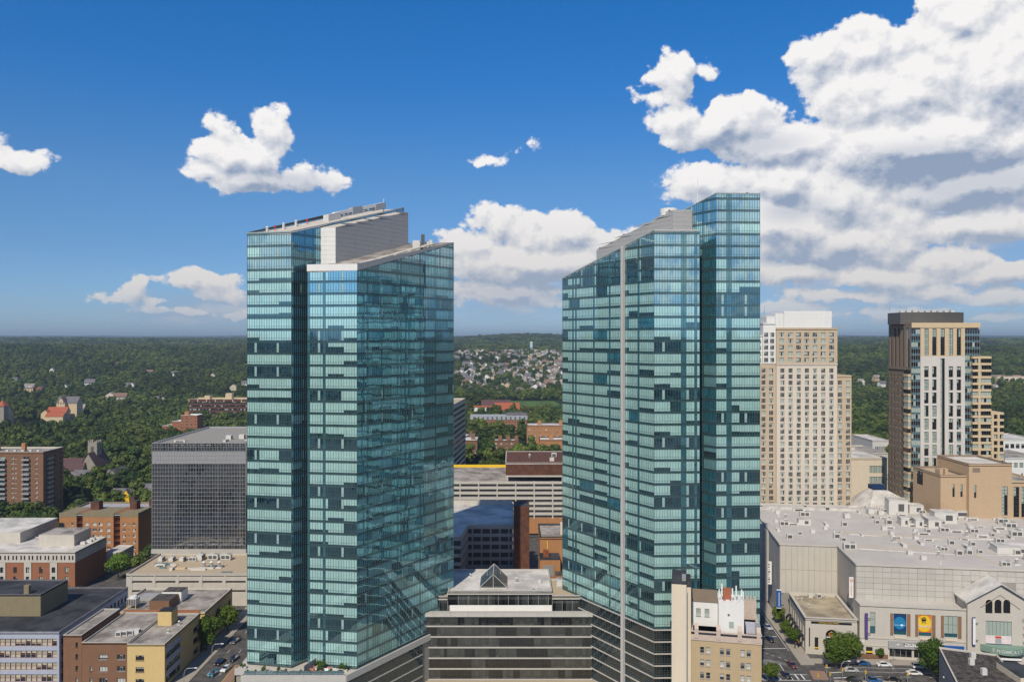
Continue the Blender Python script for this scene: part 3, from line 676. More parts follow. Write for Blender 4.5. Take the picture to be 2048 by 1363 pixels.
mb = MB(); mb.prism([(p[0], p[1]) for p in (Ma, Mb, Mc, Md)], [za - .1, za - .1, zb_ - .1, zb_ - .1], [za + .1, za + .1, zb_ + .1, zb_ + .1], 0); part(tr, 'mechanical_roof', mb, m_concl)
q = add(Ma, U2, 3); mb = MB(); mb.cyl(q[0] + 1.5, q[1] + 2, za - 1, za + 1.1, 2.6, 16); part(tr, 'roof_drum', mb, m_white)
for t in (2, 22, 33):
    q = add(Md if t > 30 else Ma, U2, -1 if t > 30 else t); z = (za - t * .243) if t < 30 else zb_; mb = MB(); mb.cyl(q[0] + .5, q[1], z, z + .9, .3, 8); part(tr, 'warning_lamp', mb, m_louv)
q = add(F2, U2, 7.5); mast(tr, (q[0] + .4, q[1]), zF2 - 7.5 * .245, 7, .1)
q = add(E2, U2, 2); mb = MB(); mb.cyl(q[0] - 2, q[1], zF2, zF2 + .8, .3, 8); part(tr, 'warning_lamp', mb, m_louv)
fa = add(A2, U2, 12.1); fb = add(A2, U2, 13.05)
mb = MB(); n2 = (-.835 * .9, -.55 * .9)
mb.prism([fb, (fb[0] + n2[0], fb[1] + n2[1]), (fa[0] + n2[0], fa[1] + n2[1]), fa], 0, [zA2 - 13.2 * .253 + .2, zA2 - 13.2 * .253 + .2, zA2 - 12 * .253 + .2, zA2 - 12 * .253 + .2], 0); part(tr, 'vertical_fin', mb, m_fin)

# ------------------------------------------------------------------ podium with roof terrace under the left tower
pp = thing('podium_building', 'dark glass podium with a pale roof terrace at the foot of the white-boxed glass tower', 'building', (-50, 222, 0))
pts = [s_(-76.4, 219.5), s_(-73.2, 219.5), s_(-73.0, 215), s_(-44.8, 215), s_(-27.2, 242), s_(-14, 262), s_(-76.4, 262)]
slab_prism(pp, 'podium_core', [s_(-76.1, 219.8), s_(-72.9, 219.8), s_(-72.7, 215.3), s_(-45.1, 215.3), s_(-27.5, 242), s_(-14.3, 261.7), s_(-76.1, 261.7)], -.2, ZT - .8, m_joint)
slab_prism(pp, 'terrace_deck', [s_(-76.2, 219.7), s_(-73, 219.7), s_(-72.8, 215.2), s_(-45, 215.2), s_(-27.4, 242), s_(-14.2, 261.8), s_(-76.2, 261.8)], ZT - .8, ZT - .35, m_concl)
for k, (p, q) in enumerate(zip(pts, pts[1:] + pts[:1])):
    if k > 4: continue
    strip(pp, 'parapet', p, q, ZT - 1.5, ZT - 1.5, ZT + .25, ZT + .25, .22, m_band)
for (p, q, sd) in ((pts[2], pts[3], 31), (pts[3], pts[4], 32), (pts[6], pts[0], 33)):
    curtain(pp, p, q, -.2, ZT - 1.55, ZT - 1.55, seed=sd, dark=True)
for k in range(1, 5):
    z = ZT - 1.6 - k * 3.3
    strip(pp, 'white_band', pts[3], pts[4], z, z, z + .35, z + .35, .14, m_band)
for i in range(9):      # glass guard panels behind the terrace edge
    a = add(pts[2], (1, 0), .6 + i * 3.0); mb = MB(); mb.box(a[0], a[0] + 2.85, a[1] + .5, a[1] + .54, ZT + .3, ZT + 1.25, 0); part(pp, 'guard_panel', mb, g_sky)
a, c = s_(-56.6, 216.5), s_(-54.6, 222); strip(pp, 'terrace_divider', a, c, ZT - .3, ZT - .3, ZT + 2.2, ZT + 2.2, .1, m_panel)
# ------------------------------------------------------------------ low dark-glass building between the towers
hb = thing('low_rise_hotel', 'low dark-glass building with white floor bands between the two glass towers', 'building', (0, 245, 0))
X0, X1 = -29.5, 34.4; ZR = 22.7
slab_prism(hb, 'core', [(X0 + .3, .3), (X1 - .3, .3), (X1 - .3, 26), (X0 + .3, 26)], -.2, 20.7, m_joint)
# front glass by storey, panes of about a metre
rr = random.Random(5)
for k in range(7):
    z0 = ZR - .9 - (k + 1) * 3.27 + .42; mb = MB(); nP = 60; cwid = (X1 - X0) / nP; run = 0; mi = 0
    for c in range(nP):
        if run <= 0: run = rr.randint(1, 5); mi = 1 if rr.random() < .55 else 0
        run -= 1; x0, x1 = X0 + c * cwid + .03, X0 + (c + 1) * cwid - .03; ta, tb = rr.gauss(0, .004), rr.gauss(0, .004)
        for (lo, hi) in ((0, .62), (.68, 2.82)):
            mb.poly([(x0, ta - tb, z0 + lo), (x1, -ta - tb, z0 + lo), (x1, -ta + tb, z0 + hi), (x0, ta + tb, z0 + hi)], mi)
    for c in range(nP + 1): mb.box(X0 + c * cwid - .03, X0 + c * cwid + .03, -.07, .02, z0, z0 + 2.83, 2)
    part(hb, 'window_band', mb, [g_smoke, g_smoke2, m_framed])
    mb = MB(); mb.box(X0, X1, -.28, .3, z0 - .40, z0 - .06, 0); part(hb, 'white_band', mb, m_band)
nS = 12
for i in range(nS):
    x0 = X0 + (X1 - X0) * i / nS; mb = MB(); mb.box(x0 + .02, x0 + (X1 - X0) / nS - .02, -.5, 1.6, ZR - 1.0, ZR + .12, 0); part(hb, 'cornice_panel', mb, m_band)
mb = MB(); mb.box(X0, X1, 1.6, 26, 20.6, 20.9, 0); part(hb, 'roof', mb, m_concl)
def storey(x0, x1, y0, y1, z0, z1, name, base=0.0, mroof=m_gravel, pl=None):
    """set-back top storey: glass wall between white base and eaves"""
    poly = pl or [(x0, y0), (x1, y0), (x1, y1), (x0, y1)]
    mb = MB(); mb.prism([(p[0], p[1] + .35) if p[1] < y0 + .1 else p for p in poly], z0, z1 - 1.2, 0); part(hb, name + '_core', mb, m_joint)
    if base: mb = MB(); mb.box(x0, x1, y0 - .05, y0 + .4, z0, z0 + base, 0); part(hb, name + '_base', mb, m_white)
    n = max(3, round((x1 - x0) / 1.05)); mb = MB(); mi = 0
    for c in range(n):
        if rr.random() < .35: mi = 1 - mi
        a, c2 = x0 + (x1 - x0) * c / n + .03, x0 + (x1 - x0) * (c + 1) / n - .03; t = rr.gauss(0, .004)
        mb.poly([(a, y0 + t + .1, z0 + base + .05), (c2, y0 - t + .1, z0 + base + .05), (c2, y0 - t + .1, z1 - 1.22), (a, y0 + t + .1, z1 - 1.22)], mi)
    for c in range(0, n + 1, 3): x = x0 + (x1 - x0) * c / n; mb.box(x - .05, x + .05, y0 - .02, y0 + .12, z0 + base, z1 - 1.2, 2)
    part(hb, 'window_band', mb, [g_smoke, g_smoke2, m_frameg])
    big = [(p[0], p[1] - .55) if p[1] < y0 + .1 else p for p in poly]
    parapet_roof(hb, big, z1, mroof, m_band, .45, .3, .06); mb = MB(); mb.prism(big, z1 - 1.2, z1 - .5, 0); part(hb, 'eaves', mb, m_band)
storey(-20.2, 12.6, 7.0, 30, 20.9, 27.5, 'centre_storey', 1.9, m_roofw)
storey(-29.3, -20.25, 5.5, 24, 20.9, 26.3, 'left_storey', pl=[(-29.3, 5.5), (-20.25, 5.5), (-20.25, 24), (-22, 24)])
storey(12.65, 32.6, 5.2, 22, 20.9, 26.6, 'right_storey', pl=[(12.65, 5.2), (32.6, 5.2), (20.5, 22), (12.65, 22)])
mb = MB(); mb.box(X0 + 2.5, X1 - 3, -14, -.4, -.15, 2.3, 0); part(hb, 'forecourt_canopy', mb, m_gravel)
# gabled glass skylight
sk = thing('roof_skylight', 'gabled blue-glass skylight on the white roof between the towers', 'skylight', (-6.0, 255, 26.95))
mb = MB(); wS, lS, hS = 4.4, 12.0, 4.2
mb.prism([(-wS, 0), (wS, 0), (wS, lS), (-wS, lS)], 0, .5, 0); part(sk, 'kerb', mb, m_band)
for sgn in (-1, 1):
    for i in range(6):
        y0, y1 = i * lS / 6 + .04, (i + 1) * lS / 6 - .04
        for j in range(2):
            t0, t1 = j / 2 + .01, (j + 1) / 2 - .01; q = lambda t, y: (sgn * wS * (1 - t), y, .5 + hS * t)
            pl = [q(t0, y0), q(t0, y1), q(t1, y1), q(t1, y0)]; mb = MB(); mb.poly(pl if sgn > 0 else pl[::-1], 0); part(sk, 'pane', mb, g_sky)
mb = MB(); mb.poly([(-wS + .3, .05, .5), (wS - .3, .05, .5), (0, .05, hS + .2)], 0); part(sk, 'gable_pane', mb, g_smoke2)
mb = MB()
for sgn in (-1, 1): mb.tube([(sgn * wS, 0, .5), (0, 0, .5 + hS)], .11, 5); mb.tube([(sgn * wS, lS, .5), (0, lS, .5 + hS)], .12, 5)
mb.tube([(0, 0, .5 + hS), (0, lS, .5 + hS)], .14, 5); mb.box(-.08, .08, -.08, .08, .5, hS); part(sk, 'frame', mb, m_band)
# ------------------------------------------------------------------ buildings on the left
# banded office with the black roof
ab = thing('banded_office', 'office with pale blue floor bands, tan blinds and a black roof', 'building', (-176, 245, 0))
Wd = 36.7; rows = [1.6 + k * 3.65 for k in range(4)]
vs = wvars(1.5, 2.3, 1, 2, m_brick, .85, 6, .12, g_ptan, g_pane, .5, False)
ops = [(.5 + i * 1.62, z, 1.5, 2.3) for z in rows for i in range(22)]
sd = grid(lin(2, 42, 17), rows, 1.4, 2.0)
block(ab, 0, 0, Wd, 44, -.2, 17, m_bluew, [(ops, vs)], [(sd, wvars(1.4, 2.0, 1, 1, m_framed, .2, 4))], (), m_roofk, .5, m_slate)
mb = MB(); mb.box(Wd - 18, Wd - 10, -.12, 0, .1, 1.1, 0); part(ab, 'shop_sign', mb, m_concl)
mb = MB(); mb.box(0, Wd + .08, -.06, .1, -.2, 1.2, 0); part(ab, 'plinth', mb, m_conc)
mb = MB(); mb.box(-4, 22.1, 15, 31, 16.4, 23.1, 0); part(ab, 'rooftop_house', mb, m_olive)
parapet_roof(ab, [(-4, 15), (22.1, 15), (22.1, 31), (-4, 31)], 23.6, m_roofk, m_slate, .3, .3, .05)
mb = MB(); mb.box(16, 17.6, 16, 17.4, 23, 26.2, 0); part(ab, 'chimney', mb, m_olive)
mb = MB(); mb.box(-2, 6.5, 3, 11, 16.4, 18.2, 0, 1); part(ab, 'roof_hatch', mb, [m_bricko, m_concl])
# brown-and-yellow brick block
bb = thing('brick_block', 'brown and yellow brick block with a stained flat roof and rooftop brick hut', 'building', (-138.6, 245, 0))
v3 = wvars(2.55, 1.55, 3, 1, m_frameg, .7, 6, .1, g_pwhite, g_pane, .6)
v1 = wvars(.75, 1.5, 1, 2, m_framed, .1, 3)
rz = [.6, 4.15, 7.75, 10.1]
mb = MB(); fr = [(3.8, z, .75, 1.5) for z in (1.0, 4.6, 8.2, 11.8)]
block(bb, 0, 1.0, 5.7, 24, -.2, 15.6, m_brickb, [(fr, v1)], (), (), m_roofg, .4, m_conc)
block(bb, 6.3, 0, 14.2, 27, -.2, 13.7, m_brickb, [([(5.3, z, 2.55, 1.55) for z in (1.2, 4.8, 8.4)] + [(10.8, z, 2.55, 1.55) for z in (1.2, 4.8, 8.4)], v3), ([(2.4, z, .75, 1.5) for z in (1.2, 4.8)], v1)], (), (), m_roofg, .35, m_conc)
block(bb, 20.52, -.6, 11.5, 27.6, -.2, 13.4, m_yellow, [([(2.6, z, 2.6, 1.55) for z in (1.2, 4.8, 8.4)], wvars(2.6, 1.55, 3, 1, m_framed, .7, 6, .1, g_pwhite, g_pane, .6))],
      [([(1, z, 10.5, 1.7) for z in (1.2, 4.8, 8.4)] + [(22, z, 4.2, 1.7) for z in (1.2, 4.8, 8.4)], wvars(10.5, 1.7, 7, 1, m_framed, .3, 3) )], (), m_roofg, .35, m_conc)
for z in (2.95, 6.55, 10.15):
    mb = MB(); mb.box(32.0, 32.13, .4, 11.6, z, z + 1.8, 0); part(bb, 'spandrel_panel', mb, m_bluew)
mb = MB(); mb.box(22.5, 27, 16, 21, 13, 17.6, 0, 1); part(bb, 'rooftop_hut', mb, [m_yellow, m_roofk])
mb = MB(); mb.box(6, 32.0, 27.02, 27.5, 12, 14.4, 0); part(bb, 'back_parapet', mb, m_brick)
# low flat block behind it
cb = thing('flat_roof_block', 'low tan block with a patched roof, cooling tower and white stair house', 'building', (-140, 277, 0))
block(cb, 0, 0, 33.2, 27, -.2, 12, m_yellow, [([(28, 3, 3, 2)], wvars(3, 2, 2, 1, m_framed, .2, 2))], [(grid(lin(3, 24, 6), (2, 6.5), 2.2, 1.8), wvars(2.2, 1.8, 2, 1, m_framed, .2, 4))], (), m_roofg, .6, m_concl)
mb = MB(); mb.box(12, 19, 4, 12, 11, 14.6, 0, 1); part(cb, 'stair_house', mb, [m_brickb, m_roofd])
mb = MB(); mb.box(13, 20, 12.02, 18, 11, 15.2, 0, 1); part(cb, 'stair_house', mb, [m_white, m_roofd])
mb = MB(); mb.box(3.5, 10.5, 14, 19, 11, 12.6, 0); part(cb, 'roof_skylight', mb, m_panel)
ct = thing('cooling_tower', 'white louvred cooling tower on a frame on the patched low roof', 'cooling tower', (-136.4, 282, 11.4))
for (x, y) in ((0, 0), (3, 0), (0, 3), (3, 3)): mb = MB(); mb.box(x, x + .2, y, y + .2, 0, 1.2, 0); part(ct, 'leg', mb, m_signy)
mb = MB(); mb.box(0, 3.2, 0, 3.2, 1.2, 3.6, 0); part(ct, 'casing', mb, m_hvac)
for k in range(5): mb = MB(); mb.box(.1 + k * .62, .55 + k * .62, -.06, 0, 1.3, 3.4, 0); part(ct, 'louvre', mb, m_louv)
mb = MB(); mb.cyl(1.6, 1.6, 3.6, 4.1, 1.2, 12); part(ct, 'fan_ring', mb, m_signw)
# white parking deck and the dark glass office standing on it
gd = thing('parking_deck', 'white concrete parking deck with slot openings beneath the dark gridded office', 'building', (-155, 320, 0))
Lg = 60
ops = [(2.4 + i * 9.4, z, 8.0, .95) for i in range(6) for z in (8.9, 5.2)]
mb = MB(); wall(mb, 0, 0, 0, Lg, -.2, 12.6, ops, 1.5); wall(mb, 0, 31, -math.pi / 2, 31, -.2, 12.6, [(2 + i * 9.5, z, 8, .95) for i in range(3) for z in (8.9, 5.2)], 1.5); wall(mb, Lg, 0, math.pi / 2, 31, -.2, 12.6, [], 1)
part(gd, 'wall', mb, m_concl)
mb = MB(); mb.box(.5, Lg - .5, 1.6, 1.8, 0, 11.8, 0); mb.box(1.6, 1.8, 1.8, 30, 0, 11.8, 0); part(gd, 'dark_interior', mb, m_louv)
parapet_roof(gd, [(0, 0), (Lg, 0), (Lg, 31), (0, 31)], 12.6, m_gravel, m_concl, .7, .3, .08)
rg = random.Random(12)
for i in range(16):
    x, y = rg.uniform(3, 56), rg.uniform(3, 19); w_ = rg.uniform(2, 7); mb = MB(); mb.box(x, min(x + w_, 58), y, y + rg.uniform(.5, 1.8), 11.9, 12.0 + rg.uniform(.2, .7), 0); part(gd, ('skylight', 'duct', 'roof_curb')[i % 3], mb, (g_sky, m_hvac, m_tanl)[i % 3])
for i in range(6): mb = MB(); mb.box(1.9 + i * 9.4, 2.4 + i * 9.4, -.12, 0, 0, 12.4, 0); part(gd, 'pilaster', mb, m_concl)
ob = thing('gridded_office', 'dark glass office block with a silver window grid and flat grey roof', 'building', (-158.6, 351, 0))
Wo, Do, zb, zt = 41.2, 65, 14.4, 61.0
mb = MB(); mb.box(.3, Wo - .3, .3, Do - .3, zb, zt - .6, 0); part(ob, 'core', mb, m_joint)
rr = random.Random(8); nx, nz = 34, 26; cx, cz = Wo / nx, (zt - zb) / nz
for I in range(0, nx, 8):
    for J in range(0, nz, 6):
        mb = MB()
        for i in range(I, min(I + 8, nx)):
            for j in range(J, min(J + 6, nz)):
                ta, tb = rr.gauss(0, .004), rr.gauss(0, .004); x0, x1, z0, z1 = i * cx + .04, (i + 1) * cx - .04, zb + j * cz + .04, zb + (j + 1) * cz - .04
                mi = 1 if j in (nz - 4, nz - 3, nz - 5) else (2 if rr.random() < .08 else 0)
                mb.poly([(x0, ta - tb, z0), (x1, -ta - tb, z0), (x1, -ta + tb, z1), (x0, ta + tb, z1)], mi)
        part(ob, 'glass_panel', mb, [g_office, M('grey_louvre_panel', (.30, .30, .31), .6, .1), g_smoke2])
mb = MB()
for i in range(nx + 1): t = .09 if i % 8 == 0 else .05; mb.box(i * cx - t, i * cx + t, -.12, .0, zb, zt, 0)
for j in range(nz + 1): t = .09 if j % 6 == 0 else .05; mb.box(0, Wo, -.115, .0, zb + j * cz - t, zb + j * cz + t, 0)
part(ob, 'silver_grid', mb, m_metal, kind='stuff')
for (x, y, a, L) in ((Wo, 0, math.pi / 2, Do), (0, Do, -math.pi / 2, Do)):
    for J in range(0, nz, 2):
        mb = MB(); nq = 40
        d = (math.cos(a), math.sin(a)); nn = (math.sin(a), -math.cos(a))
        for i in range(nq):
            for j in range(J, min(J + 2, nz)):
                s0, s1 = i * L / nq + .05, (i + 1) * L / nq - .05; z0, z1 = zb + j * cz + .05, zb + (j + 1) * cz - .05; t = rr.gauss(0, .004)
                mb.poly([(x + d[0] * s0 + nn[0] * t, y + d[1] * s0 + nn[1] * t, z0), (x + d[0] * s1 - nn[0] * t, y + d[1] * s1 - nn[1] * t, z0), (x + d[0] * s1 - nn[0] * t, y + d[1] * s1 - nn[1] * t, z1), (x + d[0] * s0 + nn[0] * t, y + d[1] * s0 + nn[1] * t, z1)], 0)
        part(ob, 'glass_panel', mb, g_office)
parapet_roof(ob, [(0, 0), (Wo, 0), (Wo, Do), (0, Do)], zt + .1, m_roofg, m_metal, .8, .5, .1)
mb = MB(); mb.box(-.3, Wo + .3, -.35, Do, zb - 1.9, zb - .05, 0); part(ob, 'concrete_skirt', mb, m_conc)
for i in range(6): mb = MB(); mb.box(.4 + i * 7.9, 1.7 + i * 7.9, .4, 1.7, 11.8, zb - 1.9, 0); part(ob, 'column', mb, m_white)
# courthouse
kb = thing('brick_courthouse', 'red-brick building with pale upper storey, white window bays and flat tan roof', 'building', (-237, 339, 0))
Wk = 51
vw = wvars(1.5, 2.4, 2, 1, m_framed, .15, 4, .14, g_pblind, g_pane); vsm = wvars(.65, 1.9, 1, 1, m_framed, 0, 2, .06, None, None, .35, False)
cols = lin(3.5, 47.5, 9); fr = [(c - .75, z, 1.5, 2.4) for c in cols for z in (3.6, 7.5)]
block(kb, 0, 0, Wk, 26, -.2, 11.9, m_brick, [(fr, vw), ([(c + dx, .6, .65, 1.7) for c in cols[::2] for dx in (-1.3, .8)], wvars(.65, 1.7, 1, 1, m_framed, 0, 2, .06, None, None, .35, False))], (), (), roof=False)
for c in cols[1::2]:
    mb = MB(); wall(mb, c - 1.6, -.3, 0, 3.2, 2.6, 11.9, [(.85, 3.6, 1.5, 2.4), (.85, 7.5, 1.5, 2.4)], .3); mb.box(c - 1.6, c - 1.55, -.3, 0, 2.6, 11.9); mb.box(c + 1.55, c + 1.6, -.3, 0, 2.6, 11.9); mb.box(c - 1.55, c + 1.55, -.299, 0, 2.5, 2.6); part(kb, 'white_bay', mb, m_concl)
ops = [(c + dx, 12.9, .65, 1.9) for c in lin(1.6, 49.4, 15) for dx in (-.95, .5)]
block(kb, -.12, -.14, Wk + .26, 26.2, 11.92, 16.3, m_concl, [(ops, vsm)], (), (), m_roofw, .35, m_concl)
mb = MB(); mb.box(29, 44.6, 11, 25, 15.9, 20.9, 0, 1); part(kb, 'plant_room', mb, [m_concl, m_roofg])
mb = MB(); mb.box(-10, 17.5, 16.5, 46, -.2, 20.6, 0, 1); part(kb, 'rear_wing', mb, [m_concl, m_roofw])
mb = MB(); mb.box(50, 57, 27, 40, -.2, 9, 0, 1); part(kb, 'side_wing', mb, [m_concl, m_roofw])
for (x, y) in ((45.5, 14), (46.5, 17.5), (46, 21), (3, 6), (6, 4)):
    mb = MB(); mb.box(x, x + 2.2, y, y + 1.6, 15.9, 17.0, 0); part(kb, 'roof_unit', mb, m_hvac)
# orange-brick apartment house with fire-escape recesses
fb = thing('brick_apartments', 'orange-brick apartment house with white windows and two dark fire-escape recesses', 'building', (-220.5, 388, 0))
vd = wvars(1.9, 1.45, 3, 1, m_frame, .6, 6, .12, g_pwhite); v2 = wvars(1.35, 1.45, 2, 1, m_frame, .5, 6, .12, g_pwhite); vt = wvars(.55, .7, 1, 1, m_frame, .3, 2, .1)
rows = [1.6 + 2.9 * k for k in range(6)]
secs = [(0, 8.4, [1.8, 6.5], v2), (11.4, 15, [2.0, 5.8, 8.7, 12.6], vd), (29.6, 8.8, [2.0, 6.9], v2)]
for (x, wd, cc, vv) in secs:
    w_ = 1.9 if vv is vd else 1.35
    extra = [] if vv is vd else [([(sum(cc) / 2 - .27, z + .4, .55, .7) for z in rows], vt)]
    block(fb, x, 0, wd, 15, -.2, 20.2, m_bricko, [(grid(cc, rows, w_, 1.45), vv)] + extra, (), (), roof=False)
    mb = MB(); mb.box(x - .05, x + wd + .05, -.06, 15, 20.2, 22, 0); part(fb, 'top_band', mb, m_olive)
for x in (8.45, 26.45):
    mb = MB(); mb.box(x, x + 3.1, 3, 15, -.2, 21.9, 0); part(fb, 'recess_wall', mb, m_brick)
    for k in range(7):
        z = 2.5 + 2.9 * k; mb = MB(); mb.box(x + .2, x + 2.9, .6, 2.9, z, z + .12, 0)
        if k < 6: mb.tube([(x + .5, 1.6, z + .1), (x + 2.6, 1.6, z + 2.9)], .18, 4)
        mb.box(x + .2, x + 2.9, .55, .62, z + .9, z + 1.0, 0); part(fb, 'fire_escape', mb, m_red if False else M('fire_escape_rust', (.22, .07, .04), .8, .2))
parapet_roof(fb, [(0, .1), (38.3, .1), (38.3, 27), (0, 27)], 22.05, M('roof_silver', (.38, .38, .42), .7, .2), m_olive, .8, .4, .05)
mb = MB(); mb.box(0, 38.3, 15.05, 26.9, -.2, 21, 0); part(fb, 'rear_wall', mb, m_brickd)
for (x, y, w_, h_) in ((11, 8, 4.2, 5), (30, 9, 3.4, 5), (35, 19, 4, 4), (24, 22, 2, 4.5)):
    mb = MB(); mb.box(x, x + w_, y, y + 4, 21, 21 + h_, 0, 1); part(fb, 'stair_bulkhead', mb, [m_brickd, m_roofk])
# brown-brick slab with balconies
gb = thing('balcony_tower', 'brown-brick apartment slab with stacked balconies and a shaded end wall', 'building', (-330, 469, 0))
Wg = 54; rows = [2 + 2.85 * k for k in range(13)]
vb = wvars(1.3, 1.3, 2, 1, m_frame, .7, 4, .12, g_pwhite); vs_ = wvars(.9, .8, 2, 1, m_frame, .5, 3, .1, g_pwhite)
fr = [(grid([21, 36, 50], rows, 1.3, 1.3), vb), (grid([37.8], rows, .9, .8), vs_)]
vp = wvars(3.4, 2.0, 3, 1, m_framed, .25, 4, .12, None, None, .4, False)
bc = (17, 30, 44)
fr.append((grid(bc, [z - .5 for z in rows], 3.4, 2.0), vp))
block(gb, 0, 0, Wg, 21, -.2, 40.5, m_brickb, fr, [(grid((4, 12, 18), rows, 1.2, 1.2), vs_ if False else wvars(1.2, 1.2, 2, 1, m_framed, .3, 3))], (), m_roofg, .9, m_concl)
mbal = MB(); mbal.box(-2.2, 2.2, -1.4, 0, 0, .16, 0); me = mbal.mesh('balcony', m_concl); mbal = MB(); mbal.box(-2.2, 2.2, -1.4, -1.34, .16, 1.05, 1); mbal.box(-2.2, -2.14, -1.34, 0, .16, 1.05, 1); mbal.box(2.14, 2.2, -1.34, 0, .16, 1.05, 1)
for i in range(len(mbal.m)): mbal.m[i] = 0
me_r = mbal.mesh('railing', m_frameg)
for c in bc:
    for z in rows: obj('railing', me_r, obj('balcony', me, gb, (c, 0, z - .75)))
for z in rows: obj('railing', me_r, obj('balcony', me, gb, (Wg, 6, z - .75), math.pi / 2))
mb = MB(); mb.box(6, 20, 4, 14, 39.6, 44.6, 0, 1); part(gb, 'lift_house', mb, [m_bricko, m_roofk]); mb = MB(); mb.box(38, 40.2, 5, 7, 39.6, 44.8, 0); part(gb, 'chimney', mb, m_bricko)
for i in range(5): mb = MB(); mb.box(30 + i * 4.6, 31.3 + i * 4.6, 3, 4.2, 39.6, 41.1, 0); part(gb, 'roof_unit', mb, m_hvac)
# ------------------------------------------------------------------ gabled builder for churches and schools
def gable(b, x0, y0, W_, D_, z0, ze, zr, mw, mr, along='x', ov=.5, wname='wall', rname='roof'):
    mb = MB()
    if along == 'x':
        ym = y0 + D_ / 2; mb.box(x0, x0 + W_, y0, y0 + D_, z0, ze, 0)
        for x in (x0, x0 + W_): mb.poly([(x, y0, ze), (x, y0 + D_, ze), (x, ym, zr)], 0)
        part(b, wname, mb, mw); mb = MB(); t = .25
        for yy in (y0 - ov, y0 + D_ + ov):
            p = [(x0 - ov, yy, ze - .3), (x0 + W_ + ov, yy, ze - .3), (x0 + W_ + ov, ym, zr), (x0 - ov, ym, zr)]; q = [(a, c, d + t) for a, c, d in p]
            mb.poly(q, 0); mb.poly(p[::-1], 0); mb.poly([p[0], p[1], q[1], q[0]], 0); mb.poly([p[0], q[0], q[3], p[3]], 0); mb.poly([p[1], p[2], q[2], q[1]], 0)
        return part(b, rname, mb, mr)
    xm = x0 + W_ / 2; mb.box(x0, x0 + W_, y0, y0 + D_, z0, ze, 0)
    for y in (y0, y0 + D_): mb.poly([(x0, y, ze), (x0 + W_, y, ze), (xm, y, zr)], 0)
    part(b, wname, mb, mw); mb = MB(); t = .25
    for xx in (x0 - ov, x0 + W_ + ov):
        p = [(xx, y0 - ov, ze - .3), (xx, y0 + D_ + ov, ze - .3), (xm, y0 + D_ + ov, zr), (xm, y0 - ov, zr)]; q = [(a, c, d + t) for a, c, d in p]
        mb.poly(q, 0); mb.poly(p[::-1], 0); mb.poly([p[0], p[1], q[1], q[0]], 0); mb.poly([p[0], q[0], q[3], p[3]], 0); mb.poly([p[1], p[2], q[2], q[1]], 0)
    return part(b, rname, mb, mr)
m_stonet = M('church_stone', (.30, .27, .22), .9, .25, 1)
sc_ = thing('stone_church', 'stone church with maroon roof and crenellated square tower among trees', 'church', (-350, 600, 0))
gable(sc_, 0, 0, 26, 16, 0, 8, 16, m_stonet, m_maroon, 'x'); gable(sc_, 3, -9, 14, 9, 0, 7, 12, m_tanl, m_maroon, 'y'); gable(sc_, 22, 5, 12, 22, 0, 10, 20, m_stonet, m_maroon, 'y')
mb = MB(); mb.box(23, 30, 14, 21, 0, 27, 0); part(sc_, 'bell_tower', mb, m_stonet)
for (x, y) in ((23, 14), (29, 14), (26, 14), (23, 20), (29, 20), (29, 17), (23, 17)): mb = MB(); mb.box(x, x + 1, y, y + 1, 27, 28.6, 0); part(sc_, 'merlon', mb, m_stonet)
mb = MB(); mb.box(25.4, 27.4, 13.8, 14, 19, 24, 0); part(sc_, 'belfry_opening', mb, m_louv)
for i in range(3): mb = MB(); mb.box(5 + i * 4, 7 + i * 4, -9.1, -9, 2, 6.5, 0); part(sc_, 'window', mb, m_louv)
ph = thing('parish_hall', 'long grey-roofed hall with white dormer windows beside the stone church', 'hall', (-318, 575, 0))
gable(ph, 0, 0, 28, 10, 0, 6, 11.5, m_stonet, m_slate, 'x'); gable(ph, 26, -4, 10, 18, 0, 7, 13, m_stonet, m_slate, 'y')
for i in range(5): mb = MB(); mb.box(6 + i * 3.6, 7.6 + i * 3.6, -.1, 0, 3, 5, 0); part(ph, 'window', mb, m_signw)
yh = thing('row_houses', 'low red-brick row with slate roof and a yellow gabled porch', 'house', (-262, 520, 0))
gable(yh, 0, 0, 30, 9, 0, 5.5, 8.5, m_brick, m_slate, 'x'); gable(yh, 8.5, -2, 4.6, 3, 0, 5, 9, m_signy, m_slate, 'y', .3, 'porch', 'porch_roof'); gable(yh, 12, 12, 18, 9, 0, 6.5, 9.5, m_cream, m_slate, 'x')
for x in (3, 16, 21, 26): mb = MB(); mb.box(x, x + 1.4, -.08, 0, 2.2, 4, 0); part(yh, 'window', mb, m_signw)
mb = MB(); mb.box(27, 29, 3, 5, 6, 11, 0); part(yh, 'chimney', mb, m_bricko)
# far left: dark office, stepped flats, red-tower church, school
fo = thing('terraced_office', 'long dark brown office with pale roof edge and window strips in the woods', 'building', (-406, 1000, 0))
ops = [(1, 4 + 4.4 * k, 88, 2.2) for k in range(6)]
block(fo, 0, 0, 90, 30, 0, 31, m_brickd, [(ops, wvars(88, 2.2, 40, 1, m_framed, .12, 4, .2, None, None, .35, False))], (), (), m_gravel, 1, m_tanl)
for i in range(9): mb = MB(); mb.box(i * 11, i * 11 + 1, -.4, 0, 27.5, 31, 0); part(fo, 'pier', mb, m_tanl)
mb = MB(); mb.box(44, 52, 6, 14, 30, 38, 0); part(fo, 'plant_room', mb, m_tanl); mb = MB(); mb.box(18, 25, 4, 12, 30, 35, 0); part(fo, 'plant_room', mb, m_tanl)
fs = thing('stepped_flats', 'red-brick flats stepping down in white terraces towards the trees', 'building', (-362, 822, 0))
